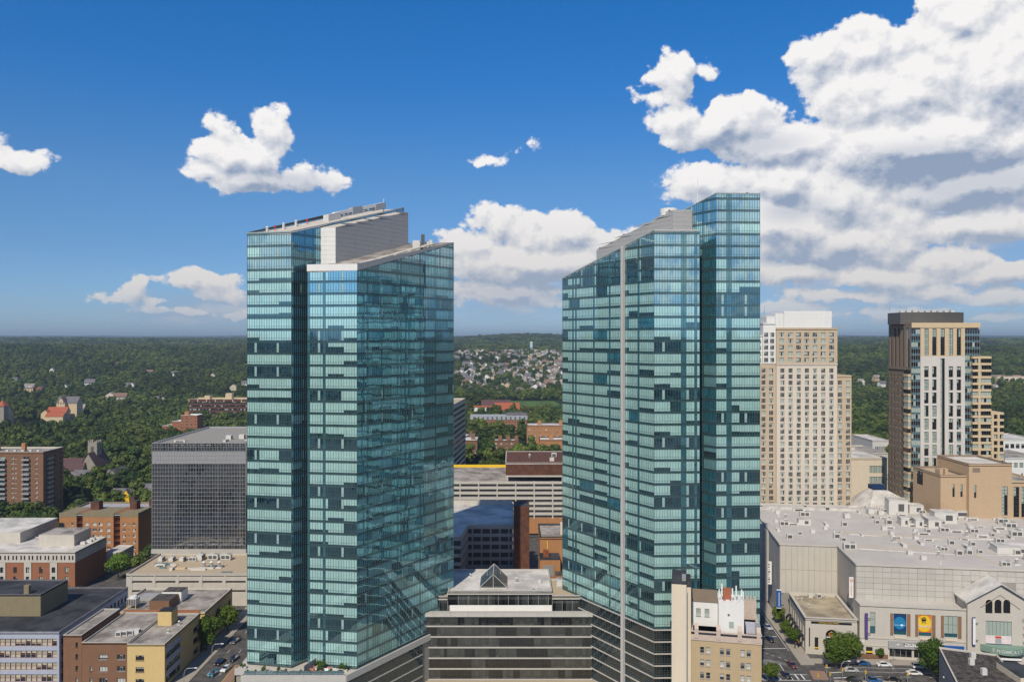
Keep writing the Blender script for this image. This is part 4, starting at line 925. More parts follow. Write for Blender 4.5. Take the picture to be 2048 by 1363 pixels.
for k, (x, w_, h_) in enumerate(((0, 10, 17), (10.1, 10, 21.5), (20.2, 17, 28))):
    block(fs, x, 0 if k == 2 else 2, w_, 16, 0, h_, m_brick, [(grid(lin(1.6, w_ - 1.6, 2 if k < 2 else 4), [2 + 3.1 * q for q in range(int(h_ / 3.1) - 1)], 1.4, 1.5), wvars(1.4, 1.5, 1, 1, m_frame, .5, 3, .1, g_pwhite))], (), (), m_roofw, .8, m_white)
mb = MB(); mb.box(22, 26, 5, 10, 27, 31.5, 0); part(fs, 'stair_bulkhead', mb, m_bricko)
rc = thing('red_roof_church', 'church with a long dark red roof and a red-capped square tower', 'church', (-672, 985, 6))
gable(rc, 0, 0, 44, 20, -8, 5, 18, m_tanl, m_terrac if False else m_maroon, 'x'); mb = MB(); mb.box(37, 46, -4, 5, -8, 18, 0); part(rc, 'bell_tower', mb, m_stonet)
mb = MB(); c_ = (41.5, .5); q = [(36, -5), (47, -5), (47, 6), (36, 6)]
for k in range(4): mb.poly([(*q[k], 18), (*q[(k + 1) % 4], 18), (*c_, 25)], 0)
part(rc, 'tower_roof', mb, m_terrac); mb = MB(); mb.box(41.3, 41.7, .3, .7, 25, 29, 0); mb.box(40.6, 42.4, .3, .7, 27.3, 27.7, 0); part(rc, 'cross', mb, m_green)
for i in range(3): mb = MB(); mb.poly([(17 + i * 4, 2.5, 8.6), (20 + i * 4, 2.5, 8.6), (20 + i * 4, 5, 11.8), (17 + i * 4, 5, 11.8)], 0); part(rc, 'skylight', mb, m_green)
sh = thing('hilltop_school', 'tan school with red-tiled wings and a grey hipped main roof', 'school', (-588, 1000, 6))
gable(sh, 4, 0, 24, 10, -8, 9, 15, m_tanl, m_terrac, 'x'); gable(sh, 0, -6, 10, 10, -8, 8, 12, m_tanl, m_terrac, 'y'); gable(sh, 8, 14, 26, 14, -8, 19, 27, m_tanl, m_slate, 'x'); gable(sh, 12, 8, 10, 10, -8, 19, 27, m_tanl, m_slate, 'y')
gable(sh, 10, -14, 22, 9, -8, 5, 9, m_tanl, m_terrac, 'x')
for x in (13.5, 16.5, 19.5): mb = MB(); mb.box(x, x + 1.2, 7.9, 8, 18, 21, 0); part(sh, 'window', mb, m_louv)
# ------------------------------------------------------------------ buildings seen between the towers
gg = thing('cream_parking_garage', 'cream-banded parking garage with open dark decks behind the low-rise roof', 'garage', (-48, 430, 0))
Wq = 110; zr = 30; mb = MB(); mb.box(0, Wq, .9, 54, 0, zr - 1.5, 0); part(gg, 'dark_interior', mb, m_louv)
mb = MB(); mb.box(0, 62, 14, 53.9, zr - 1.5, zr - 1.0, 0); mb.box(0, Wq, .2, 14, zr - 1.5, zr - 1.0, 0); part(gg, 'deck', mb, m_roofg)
for k in range(7):
    z = zr - k * 2.8; xs, xe = (0, Wq) if k else (0, Wq)
    for i in range(11):
        mb = MB(); mb.box(i * 10 + .05, i * 10 + 9.95, 0, .4, z - 1.35, z + .05, 0); part(gg, 'deck_rail_panel', mb, m_concl)
for i in range(12): mb = MB(); mb.box(i * 10 - .35, i * 10 + .35, -.2, .6, 10, zr + .2, 0); part(gg, 'column', mb, m_concl)
mb = MB(); mb.box(50, Wq, -.1, .8, 2, 10.4, 0); part(gg, 'brick_base', mb, m_bricko)
mb = MB(); mb.box(44.6, Wq, 2, 46, zr + 3, zr + 9.6, 0); part(gg, 'brick_upper_storey', mb, m_brickd)
parapet_roof(gg, [(44.5, 1.9), (Wq, 1.9), (Wq, 46), (44.5, 46)], zr + 9.8, m_roofw, m_concl, .5, .4, .1)
mb = MB(); mb.box(44.4, Wq, 1.5, 2.2, zr + 2.2, zr + 3, 0); part(gg, 'beam', mb, m_concl)
for x in (45, 75, 101): mb = MB(); mb.box(x, x + .8, 1.6, 2.4, zr - 1, zr + 2.2, 0); part(gg, 'column', mb, m_concl)
mb = MB(); mb.box(0, 44.3, 53.5, 54, zr - 1, zr + .6, 0); part(gg, 'yellow_rail', mb, m_signy)
dg = thing('shaded_parking_garage', 'open-deck parking garage with pale roof and dark brick stair tower, mostly in shadow', 'garage', (-50, 306, 0))
pts = [(0, 0), (30.2, 0), (32, 19), (50.6, 19), (50.6, 62), (0, 62)]; zr = 31
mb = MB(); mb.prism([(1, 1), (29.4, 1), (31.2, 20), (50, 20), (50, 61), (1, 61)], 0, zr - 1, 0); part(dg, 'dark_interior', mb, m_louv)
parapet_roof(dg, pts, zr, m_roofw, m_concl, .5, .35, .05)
edges = [(pts[0], pts[1]), (pts[1], pts[2]), (pts[2], pts[3])]
for k in range(10):
    z = zr - k * 3.2
    for (p, q) in edges:
        strip(dg, 'deck_band', p, q, z - 1.5, z - 1.5, z - .15 if k == 0 else z - .2, z - .15 if k == 0 else z - .2, .2, m_conc)
for (p, q) in edges:
    n = 5
    for i in range(n):
        a = (p[0] + (q[0] - p[0]) * (i + .5) / n, p[1] + (q[1] - p[1]) * (i + .5) / n); mb = MB(); mb.box(a[0] - .3, a[0] + .3, a[1] + .2, a[1] + .8, 0, zr - 1, 0); part(dg, 'column', mb, m_conc)
mb = MB(); mb.box(50.7, 57, 16, 26, 0, 39.4, 0, 1); part(dg, 'stair_tower', mb, [m_brickd, m_roofk]); mb = MB(); mb.box(0, 50, 61, 61.8, zr - 1, zr + 1.6, 0); part(dg, 'rear_parapet', mb, m_concl)
rr = random.Random(3)
ob2 = thing('orange_brick_hall', 'plain orange-brick hall with low brick annexes tucked beside the right glass tower', 'building', (10.6, 296, 0))
block(ob2, 0, 4, 26, 22, 0, 32.3, m_bricko, (), (), (), m_roofg, .6, m_roofk)
mb = MB(); mb.box(2.6, 2.9, 3.8, 4, 10, 31, 0); part(ob2, 'drain_pipe', mb, m_signy)
mb = MB(); mb.box(8, 11.2, 10, 13, 31.5, 36, 0); part(ob2, 'vent_house', mb, m_cream)
mb = MB(); mb.box(-.4, 7, -6, 3.9, 0, 26.5, 0, 1); part(ob2, 'annexe', mb, [m_bricko, m_roofk]); mb = MB(); mb.box(5, 22, -12, -6.2, 0, 22.5, 0, 1); part(ob2, 'annexe', mb, [m_bricko, m_roofd])
mb = MB(); mb.box(.8, 4.6, -6.25, -6, 20.6, 24.6, 0); part(ob2, 'roller_door', mb, m_metal); mb = MB(); mb.box(1, 3, -2, 1, 26.5, 28.6, 0); part(ob2, 'roof_unit', mb, M('rust_brown', (.25, .08, .04), .8, .3))
mb = MB(); mb.box(-12, -.6, 8, 26, 0, 14, 0, 1); part(ob2, 'loading_shed', mb, [m_concl, m_roofw])
st = thing('ribbed_office', 'narrow pale office with diagonal-looking window ribs beside the left glass tower', 'building', (-79.9, 548.3, 0), -R(4.8))
Wz, Dz = 40, 58
block(st, 0, 0, Wz, Dz, 0, 62, m_concl, (), [([(1, 2 + 3.9 * k, Dz - 2, 2.1) for k in range(15)], wvars(Dz - 2, 2.1, 24, 1, m_framed, .05, 4, .25, None, None, .35, False))], (), m_gravel, .7, m_concl)
# brick flats further back
def flats(x, y, w_, d_, h_, mat, label, cols, rz=0, mr=None, blind=.4, z0=0.0, bulks=1, lintel=m_frame):
    b = thing('brick_flats', label, 'building', (x, y, z0), rz)
    rows = [1.6 + 3.0 * k for k in range(int((h_ - 2) / 3.0))]
    block(b, 0, 0, w_, d_, -2, h_, mat, [(grid(lin(1.8, w_ - 1.8, cols), rows, 1.3, 1.5), wvars(1.3, 1.5, 1, 2, lintel, blind, 4, .1, g_pwhite))], [(grid(lin(2, d_ - 2, max(2, int(d_ / 4))), rows, 1.2, 1.5), wvars(1.2, 1.5, 1, 2, lintel, .3, 4, .1, g_pwhite))],
          [(grid(lin(2, d_ - 2, max(2, int(d_ / 4))), rows, 1.2, 1.5), wvars(1.2, 1.5, 1, 2, lintel, .3, 4, .1, g_pwhite))], mr or m_roofw, .7, m_roofk)
    for i in range(bulks):
        mb = MB(); xx = w_ * (i + .5) / bulks; mb.box(xx, xx + 3.2, d_ * .4, d_ * .4 + 3.5, h_ - 1, h_ + 3.4, 0); part(b, 'stair_bulkhead', mb, mat)
    return b
flats(24, 690, 34, 22, 19.5, m_bricko, 'orange-brick flats with a grey roof in front of its taller neighbour', 7, bulks=2)
flats(14, 735, 40, 26, 27, m_bricko, 'taller orange-brick flats with white roof set behind another orange block', 8, bulks=2)
flats(-16, 705, 22, 15, 17, m_brickb, 'small dark-roofed brick flats between two leafy trees', 5, bulks=3)
flats(-42, 690, 12, 30, 19, m_brickb, 'brick flats with a tall pale chimney among the trees', 3)
flats(-58, 730, 24, 20, 18, m_brickb, 'low brick flats with twin white vents on the roof', 5, bulks=2)
mb = MB(); mb.cyl(-44, 728, 0, 33, 1.2, 12); tag(obj('chimney_stack', mb.mesh('chimney_stack', m_cream)), 'tall pale chimney stack rising behind the brick flats', 'chimney')
gbk = thing('mansard_flats', 'long red-brick block with a pale grey mansard top storey and dark dormers', 'building', (-47, 905, 0))
rows = [1.5 + 3.1 * k for k in range(4)]
block(gbk, 0, 0, 64, 18, 0, 15, m_brick, [(grid(lin(2.5, 61.5, 18), rows, 1.6, 1.6), wvars(1.6, 1.6, 1, 1, m_frame, .4, 4, .12, g_pwhite))], (), (), roof=False)
mb = MB(); mb.prism([(-.6, -.6), (64.6, -.6), (64.6, 18.6), (-.6, 18.6)], 15.02, 19.5, 0); part(gbk, 'mansard', mb, M('mansard_grey', (.36, .38, .40), .7, .15)); mb = MB(); mb.box(40, 64, 2, 16, 19.5, 22, 0, 1); part(gbk, 'roof_block', mb, [m_slate, m_slate])
for i in range(12): mb = MB(); mb.box(3 + i * 5.2, 4.8 + i * 5.2, -.8, -.4, 15.6, 18.4, 0); part(gbk, 'dormer', mb, m_louv)
rs = thing('red_roof_school', 'school with broad red-tiled roofs and a white gable beside a green field', 'school', (-54, 1085, 0))
gable(rs, 30, 0, 34, 20, 0, 10, 19, m_cream, m_terrac, 'x'); gable(rs, 66, -2, 14, 24, 0, 8, 15, m_cream, m_terrac, 'y'); gable(rs, 2, 0, 30, 16, 0, 14, 15.2, m_white, m_terrac, 'x'); gable(rs, 12, 14, 40, 14, 0, 13, 22, m_brick, m_maroon, 'x')
# water tower on the ridge
wt = thing('water_tower', 'slim pale blue water tower on the wooded ridge above the hillside houses', 'water tower', (GX(1063, 2500), 2500, T(GX(1063, 2500), 2500) + 5))
mb = MB(); mb.cyl(0, 0, -8, 29, 4.8, 20); part(wt, 'tank', mb, m_tblue); mb = MB(); mb.cyl(0, 0, 29, 31.5, 4.9, 20, r2=.8); part(wt, 'cap', mb, m_signw)
for px in (11, 36):
    xx, yy = GX(px, 4300), 4300; t_ = thing('storage_tank', 'small white storage tank on the far left skyline', 'tank', (xx, yy, T(xx, yy)), 0, 'skyline tanks')
    mb = MB(); mb.cyl(0, 0, 0, 20 if px < 20 else 18, 6.5, 14); part(t_, 'tank', mb, m_signw); mb = MB(); mb.cyl(0, 0, 20 if px < 20 else 18, 23 if px < 20 else 21, 6.5, 14, r2=2); part(t_, 'dome', mb, m_signw)
# ------------------------------------------------------------------ beige apartment tower with white crown
bt = thing('beige_apartment_tower', 'beige and pale pink apartment tower with a stepped white crown', 'tower', (122, 392, 0))
vt3 = wvars(2.05, 2.2, 3, 1, m_frame, .62, 8, .09, g_pblind, g_pane, .25)
vt3b = wvars(2.4, 2.2, 3, 1, m_frame, .62, 8, .09, g_pblind, g_pane, .25)
rows = [3.2 + 3.0 * k for k in range(36)]
# wings and centre; centre stands 1.2 m forward
block(bt, 0, 1.2, 8.2, 24, 0, 94.6, m_beige, [(grid((2.2, 6.0), [z for z in rows if 20 < z < 91], 2.05, 2.2), vt3)], (), (), roof=False)
block(bt, 38.0, 1.2, 7.6, 22, 0, 88.8, m_beige, [(grid((1.9, 5.9), [z for z in rows if 20 < z < 85], 2.05, 2.2), vt3)], (), (), m_roofw, .7, m_cream)
cols = [2.9 + 4.02 * k for k in range(7)]
block(bt, 8.22, 0, 29.76, 26, 0, 94.6, m_pinkw, [(grid(cols, [z for z in rows if 20 < z < 92], 2.05, 2.2), vt3)], (), (), roof=False)
top = [95.4, 98.5, 101.6, 104.7, 107.8]; cols2 = [2.6] + cols[1:6] + [27.2]
block(bt, 8.10, -.14, 30.0, 26, 94.62, 112.3, m_beige, [(grid(cols2, top, 2.4, 2.2), vt3b)], (), (), m_roofw, .8, m_beige)
block(bt, 1.9, .9, 6.18, 22, 94.62, 114.6, m_white, [(grid((1.5, 4.5), top, 2.05, 2.2), vt3)], (), (), m_roofw, .5, m_white)
block(bt, -.2, 2.4, 2.08, 18, 94.62, 108.5, m_white, [(grid((1.04,), top[:4], 1.2, 1.95), wvars(1.2, 1.95, 2, 1, m_frame, .6, 4))], (), (), m_roofw, .5, m_white)
for (x0, x1, y0, zt) in ((4.2, 8.4, 3, 118.0), (8.42, 12.6, 2.6, 119.6), (12.62, 36.2, 2.2, 120.7)):
    mb = MB(); mb.box(x0 + .1, x1 - .1, y0 + .2, 22, 112, zt - .1, 0); part(bt, 'crown_core', mb, m_white)
    courses(bt, (x0, y0), (x1, y0), 111.6, zt, zt, 1.9, m_white, 2.3)
for x, h_ in ((4.8, 5.5), (17, 3.2), (19.5, 2.6)): mast(bt, (x, 8), 118, h_, .09, m_metal)
for (x, z) in ((8.0, 94.3),): mb = MB(); mb.box(8.0, 38.2, -.35, -.16, 94.1, 94.6, 0); part(bt, 'string_course', mb, m_pinkw)
# ------------------------------------------------------------------ brown residential tower
nb = thing('brown_apartment_tower', 'apartment tower of tan and brown brick with white piers and a dark curved crown', 'tower', (179.6, 380, 0))
S = 380 / F; fx = lambda px: (px - 1777) * S; fz = lambda py: GZ(py, 380)
ztop = fz(645); xl, xa, xr = fx(1808), fx(1823), fx(1960)
# brown side wall running back from the front corner
DS = 23.0; zs_ = fz(738)
up_ = [(2.0 + 3.9 * i, zs_ + .8, 1.6, ztop - zs_ - 3.2) for i in range(4)] + [(17.5, zs_ + .8, 3.6, ztop - zs_ - 3.2)]
lo_ = grid([2.4 + 3.5 * i for i in range(5)], [22 + 3.12 * k for k in range(24) if 22 + 3.12 * k < zs_ - 3], 1.5, 1.8)
mb = MB(); ok = wall(mb, xa, DS, -math.pi / 2, DS, 0, ztop - .02, up_ + lo_, .35); part(nb, 'side_wall', mb, m_brown)
put_windows(nb, xa, DS, -math.pi / 2, [o for o in ok if o[3] > 5 and o[2] < 2], wvars(1.6, ztop - zs_ - 3.2, 1, 7, m_framed, .05, 3, .1, None, g_smoke, .35, False), .32)
put_windows(nb, xa, DS, -math.pi / 2, [o for o in ok if o[3] > 5 and o[2] > 2], wvars(3.6, ztop - zs_ - 3.2, 2, 7, m_framed, .05, 3, .1, None, g_smoke, .35, False), .32)
put_windows(nb, xa, DS, -math.pi / 2, [o for o in ok if o[3] < 5], wvars(1.5, 1.8, 1, 1, m_framed, .15, 4), .32)
mb = MB(); mb.box(xa - .35, xa - .01, 5.5, DS, zs_ - .5, zs_ + .1, 0); part(nb, 'string_course', mb, m_brown)
for k in range(26):      # tan-banded corner windows
    z = 24 + 3.12 * k
    if z > fz(745): break
    mb = MB(); mb.box(xa - 1.3, xa - .01, .6, 5.2, z - .55, z + .55, 0); part(nb, 'tan_band', mb, m_tanl)
    mb = MB(); mb.box(xa - 1.15, xa - .01, .8, 5.0, z + .552, z + 2.56, 0 if k % 3 else 1); part(nb, 'window', mb, [g_pblind, g_pane])
mb = MB(); mb.box(xa + .5, xr - .3, .8, DS - .1, 0, ztop - 1.2, 0); part(nb, 'core', mb, m_joint)
rr = random.Random(21); fl = [18 + 3.12 * k for k in range(31)]
def glassbay(x0, x1, y, za, zb, nx, ret=None):
    for z in fl:
        if z < za or z + 3.1 > zb: continue
        mb = MB(); w_ = (x1 - x0) / nx; o = rr.random() < .45
        for i in range(nx):
            bl = rr.random() < (.75 if o else .12); t = rr.gauss(0, .004)
            mb.poly([(x0 + i * w_ + .05, y + t, z + .9), (x0 + (i + 1) * w_ - .05, y - t, z + .9), (x0 + (i + 1) * w_ - .05, y - t, z + 2.95), (x0 + i * w_ + .05, y + t, z + 2.95)], 2 if bl else 1)
        mb.poly([(x0, y, z), (x1, y, z), (x1, y, z + .84), (x0, y, z + .84)], 3)
        for i in range(nx + 1): mb.box(x0 + i * w_ - .05, x0 + i * w_ + .05, y - .1, y + .02, z, z + 3.1, 0)
        mb.box(x0, x1, y - .12, y + .02, z - .08, z + .04, 0); mb.box(x0, x1, y - .11, y + .02, z + .84, z + .92, 0)
        part(nb, 'window_bay', mb, [m_frameg, g_smoke, g_pblind, g_shadow])
p1, p2 = fx(1841), fx(1930)
glassbay(xa, p1, .35, 18, fz(655), 4); glassbay(p2 + .1, xr, .35, fz(985), fz(655), 6); glassbay(xr - 11.5, xr - 7, .36, 18, fz(830), 3)
ymid = fz(712); cc = [fx(p) for p in (1853, 1869, 1885.5, 1902, 1918)]
# white-piered centre: every opening two storeys high
ops = []; z = 20.0; pr = []
while z + 5.2 < ymid - .6: pr.append(z); z += 6.24
lo = [(c - p1 - 1.05, z, 2.1, 5.2) for c in cc for z in pr]
mb = MB(); L = p2 - p1; ok = wall(mb, p1, 0, 0, L, 18, ymid, [o for o in lo if abs(o[0] + 1.05 + p1 - cc[2]) > .2] + [(cc[2] - p1 - 1.05, 20, 2.1, ymid - 21)], .45); part(nb, 'white_piers', mb, m_whitep)
put_windows(nb, p1, 0, 0, [o for o in ok if o[3] < 6], wvars(2.1, 5.2, 2, 3, m_framed, .5, 8, .12, g_pblind, g_smoke, .6, False), .42)
put_windows(nb, p1, 0, 0, [o for o in ok if o[3] > 6], wvars(2.1, ymid - 21, 2, 24, m_framed, .1, 2, .12, g_pblind, g_smoke, .6, False), .42)
up = [(c - p1 - 1.05, ymid + .4, 2.1, fz(656) - ymid - .6) for c in cc]
mb = MB(); ok = wall(mb, p1, -.02, 0, L, ymid + .01, fz(655), up, .45); part(nb, 'tan_piers', mb, m_tanl)
put_windows(nb, p1, -.02, 0, ok, wvars(2.1, fz(656) - ymid - .6, 2, 9, m_framed, .45, 5, .12, g_pblind, g_smoke, .6, False), .42)
mb = MB(); mb.box(xa + .02, xr + .1, -.25, DS - .03, fz(655), ztop, 0); part(nb, 'tan_cornice', mb, m_tanl)
# right wings with tan bands
for (x0, x1, y0, d_, zt) in ((fx(1942), fx(1979), -1.6, 16, fz(712)), (fx(1979) + .02, fx(2007), -.4, 14, fz(824))):
    mb = MB(); mb.box(x0 + .3, x1 - .3, y0 + .6, y0 + d_, 0, zt - .6, 0); part(nb, 'wing_core', mb, m_joint)
    k = 0
    while zt - 1.1 - k * 3.12 > 22:
        z = zt - 1.1 - k * 3.12; k += 1
        mb = MB(); mb.box(x0, x1, y0, y0 + d_, z, z + 1.1, 0); part(nb, 'tan_band', mb, m_tanl)
        mb = MB(); n = max(3, round((x1 - x0) / 1.15)); w_ = (x1 - x0) / n; o = rr.random() < .45
        for i in range(n): mb.poly([(x0 + i * w_ + .05, y0 + .4, z - 2.0), (x0 + (i + 1) * w_ - .05, y0 + .4, z - 2.0), (x0 + (i + 1) * w_ - .05, y0 + .4, z - .01), (x0 + i * w_ + .05, y0 + .4, z - .01)], 1 if rr.random() < (.7 if o else .12) else 0)
        part(nb, 'window_band', mb, [g_smoke, g_pblind])
    for x in ((x0 + 2.6,) if x0 < fx(1970) else (x0 + .8, x0 + 3.6)):
        mb = MB(); mb.box(x, x + 1.0, y0 - .08, y0 + .5, 18, zt - .02, 0); part(nb, 'tan_pier', mb, m_tanl)
# dark drum crown
mb = MB(); n = 28; cxn, w2 = (fx(1815) + fx(1944)) / 2, (fx(1944) - fx(1815)) / 2
pts = [(cxn - w2 + 2 * w2 * i / n, 7 - 4.5 * math.sin(math.pi * i / n)) for i in range(n + 1)]; pts += [(cxn + w2, 20), (cxn - w2, 20)]
mb.prism(pts, ztop - .5, fz(623.5), 0); part(nb, 'crown_drum', mb, m_bronze)
mb = MB(); mb.box(xa + .6, fx(1815) + 3, 9, 21, ztop - .6, fz(625), 0); part(nb, 'crown_block', mb, m_bronze)
for i in range(6):
    zz = ztop + (fz(623.5) - ztop) * (i + .5) / 6
    q = [(p[0] * 1.0, p[1] - .05, zz) for p in pts[:n + 1]]; mb = MB(); mb.tube(q, .05, 4); part(nb, 'drum_seam', mb, m_framed)
for i in range(9): x = fx(1826 + i * 13); mb = MB(); mb.box(x, x + 1.8, 12, 14, fz(624), fz(620 - (i % 3)), 0); part(nb, 'roof_unit', mb, m_hvac)
for px, h_ in ((1807, 4.5), (1828, 4.5), (1842, 4), (1871, 4.5), (1895, 4)): mast(nb, (fx(px), 14), fz(623.5), h_, .06, m_metal)
# ------------------------------------------------------------------ tan brick building and neighbours behind the mall
ub = thing('tan_brick_hall', 'tan brick building with slot windows and tall dark glazing behind the mall roof', 'building', (190, 346, 0))
S2 = 346 / F; ux = lambda px: (px - 1024) * S2 - 190; uz = lambda py: GZ(py, 346)
block(ub, ux(1886), 2, ux(1938) - ux(1886), 24, 0, uz(951), m_tan, [([(ux(p) - ux(1886), uz(995), 1.0, 5.6) for p in (1910, 1926)], wvars(1.0, 5.6, 1, 5, m_framed, .3, 2, .1, None, None, .35, False))], (), [([(3, uz(985), 6, 7)], wvars(6, 7, 4, 3, m_framed, .2, 2, .1, None, None, .35, False))], m_gravel, .8, m_brown)
block(ub, ux(1938) + .02, 0, ux(2024) - ux(1938), 26, 0, uz(927), m_tan, [([(2.2, uz(995), 1.0, 5.6)], wvars(1.0, 5.6, 1, 5, m_framed, .3, 2, .1, None, None, .35, False)), ([(14.2, uz(1030), 2.6, 12.6)], wvars(2.6, 12.6, 2, 8, m_framed, .25, 2, .12, g_pblind, g_smoke, .35, False))], (), (), m_roofw, .8, m_brown)
block(ub, ux(2024) + .04, .4, 14, 24, 0, uz(962), m_tan, [([(.9 + 3.4 * i, uz(1034), 2.5, 13.2) for i in range(3)], wvars(2.5, 13.2, 2, 8, m_framed, .25, 3, .12, g_pblind, g_smoke, .35, False))], (), (), m_roofg, .7, m_tanl)
mb = MB(); mb.box(ux(1945), ux(1960), -.06, 0, uz(944), uz(935), 0); part(ub, 'blind_panel', mb, m_brown)
for p in (1892, 1902): mb = MB(); mb.box(ux(p), ux(p + 7), 5, 9, uz(951) - .8, uz(941), 0); part(ub, 'roof_unit', mb, m_tan)
vb_ = thing('green_glass_hall', 'tan hall with green-tinted windows between the beige and brown towers', 'building', (GX(1700, 430), 430, 0))
block(vb_, 0, 0, 20, 40, 0, GZ(915, 430), m_cream, [([(10.5, GZ(945, 430), 8, 3.8), (10.5, GZ(966, 430), 8, 3.6)], wvars(8, 3.8, 6, 1, m_framed, .6, 2, .12, g_pblind, g_smoke, .2, False))], (), (), m_roofw, .8, m_concl)
pyr = thing('pyramid_roof_hall', 'white pyramid-roofed hall with a dark square skylight behind the mall', 'building', (GX(1760, 386), 386, 0))
mb = MB(); mb.box(-14, 28, -16, 20, 0, 20, 0); part(pyr, 'wall', mb, m_cream)
mb = MB(); zb0, zb1 = 20.4, 33.5; q = [(-14.5, -16.5), (28.5, -16.5), (28.5, 20.5), (-14.5, 20.5)]; ap = [(-2.5, 1), (4, 1), (4, 7.5), (-2.5, 7.5)]
for k in range(4): mb.poly([(*q[k], zb0), (*q[(k + 1) % 4], zb0), (*ap[(k + 1) % 4], zb1), (*ap[k], zb1)], 0)
part(pyr, 'roof', mb, m_roofw); mb = MB(); mb.prism(ap, zb1 - .2, [zb1 + .3, zb1 + .3, zb1 + 2, zb1 + 2], 0); part(pyr, 'skylight', mb, g_office)
# ------------------------------------------------------------------ deco building with white slab
db = thing('deco_hotel', 'older tan-brick tower with white parapet house, antennas and a blank cream side slab', 'building', (41.5, 204, 0), -R(12))
vdb = wvars(1.05, 1.65, 1, 2, m_frameg, .8, 8, .08, g_pwhite, g_pane, .5)
xs = [7.0, 8.5, 11.9, 13.4, 16.9, 18.4]
rows = [29.0 - 3.2 * k - 1.9 for k in range(9)]
block(db, 4.3, 0, 17.2, 14, -.2, 30.4, m_decob, [([(x - 4.3 - .52, z, 1.05, 1.65) for x in xs for z in rows], vdb)], [(grid((3, 7, 11), rows, 1.0, 1.6), wvars(1.0, 1.6, 1, 2, m_frameg, .3, 3))], (), roof=False)
mb = MB(); mb.box(4.2, 21.6, -.2, 14.1, 30.42, 31.9, 0); part(db, 'terracotta_band', mb, m_terra)
parapet_roof(db, [(4.3, -.1), (21.5, -.1), (21.5, 14), (4.3, 14)], 32.6, m_roofg, m_terra, .7, .5, .1)
for x in (5.6, 11.0, 16.2, 20.8): mb = MB(); mb.prism([(x - .5, -.35), (x + .5, -.35), (x + .5, .3), (x - .5, .3)], 31, 33.4, 0); mb.prism([(x - .5, -.35), (x + .5, -.35), (x + .5, .3), (x - .5, .3)], 33.4, [33.4, 33.4, 34.6, 34.6], 0); part(db, 'pinnacle', mb, m_terra)
mb = MB(); wall(mb, 4.5, 6, 0, 6.6, 32, 38.4, [(1.1, 34.6, 1.2, 1.9), (3.3, 34.6, 1.2, 1.9)], .2); mb.box(4.5, 11.1, 6.3, 13.8, 31.9, 38.3, 0); part(db, 'penthouse', mb, m_white)
put_windows(db, 4.5, 6, 0, [(1.1, 34.6, 1.2, 1.9), (3.3, 34.6, 1.2, 1.9)], wvars(1.2, 1.9, 1, 2, m_frameg, .6, 3), .18)
mb = MB(); mb.box(4.4, 11.2, 5.8, 13.9, 38.3, 39.2, 0); part(db, 'penthouse_cornice', mb, m_brown)
mb = MB(); mb.box(11.15, 17.4, 2.0, 9.5, 31.9, 39.6, 0); part(db, 'parapet_house', mb, m_white)
for i in range(4): mb = MB(); mb.box(11.2 + i * 1.72, 12.2 + i * 1.72, 2.0, 2.5, 39.6, 40.4, 0); part(db, 'merlon', mb, m_white)
mb = MB(); mb.box(13.7, 14.9, 1.9, 2.02, 33.4, 35.0, 0); part(db, 'window', mb, g_pblind); mb = MB(); mb.box(13.4, 13.9, 1.92, 2.02, 36.4, 36.9, 0); part(db, 'vent', mb, m_louv)
for (x, y, h_) in ((11.3, 2.2, 3.6), (12.0, 3, 4.8), (14.6, 3, 3.8), (15.6, 4, 4.2), (17.2, 2.2, 3.4), (17.0, 5, 3)):
    mb = MB(); mb.cyl(x, y, 39.4, 39.4 + h_ * .5, .07, 6); mb.box(x - .16, x + .16, y - .16, y + .1, 39.4 + h_ * .4, 39.4 + h_, 0); part(db, 'panel_antenna', mb, m_signw)
mb = MB(); mb.box(12.4, 14.3, 4, 6, 39.5, 42.4, 0); part(db, 'equipment_cabin', mb, M('cabin_red', (.36, .12, .06), .8, .2))
mb = MB(); mb.box(18, 21.2, 3, 7, 31.9, 33.6, 0); part(db, 'roof_unit', mb, M('unit_lilac', (.48, .47, .54), .6, .1)); mb = MB(); mb.box(20.2, 21.4, 1.8, 4, 31.9, 34.4, 0); part(db, 'roof_unit', mb, m_metal)
mb = MB(); mb.box(17.6, 21.4, 13.3, 13.9, 32, 37.2, 0)
part(db, 'crenellated_wall', mb, m_terra)
for i in range(4): mb = MB(); mb.box(17.7 + i * 1.0, 18.2 + i * 1.0, 13.2, 13.95, 37.2, 38.2, 0); part(db, 'merlon', mb, m_terra)
# cream side slab, a lighter volume to the left
mb = MB(); mb.box(-.6, 3.1, -1.2, 12, -.2, 44.6, 0, 1); part(db, 'side_slab', mb, [m_cream, m_roofk]); mb = MB(); mb.box(3.12, 4.25, .2, 12, -.2, 43.6, 0, 1); part(db, 'slab_return', mb, [m_cream, m_roofk])
mb = MB(); mb.box(3.0, 3.25, -1.3, -1.1, 0, 43.5, 0); part(db, 'drain_pipe', mb, m_conc)
mb = MB(); mb.box(2.0, 3.0, 2, 3.4, 44.6, 46, 0); part(db, 'roof_vent', mb, m_metal)
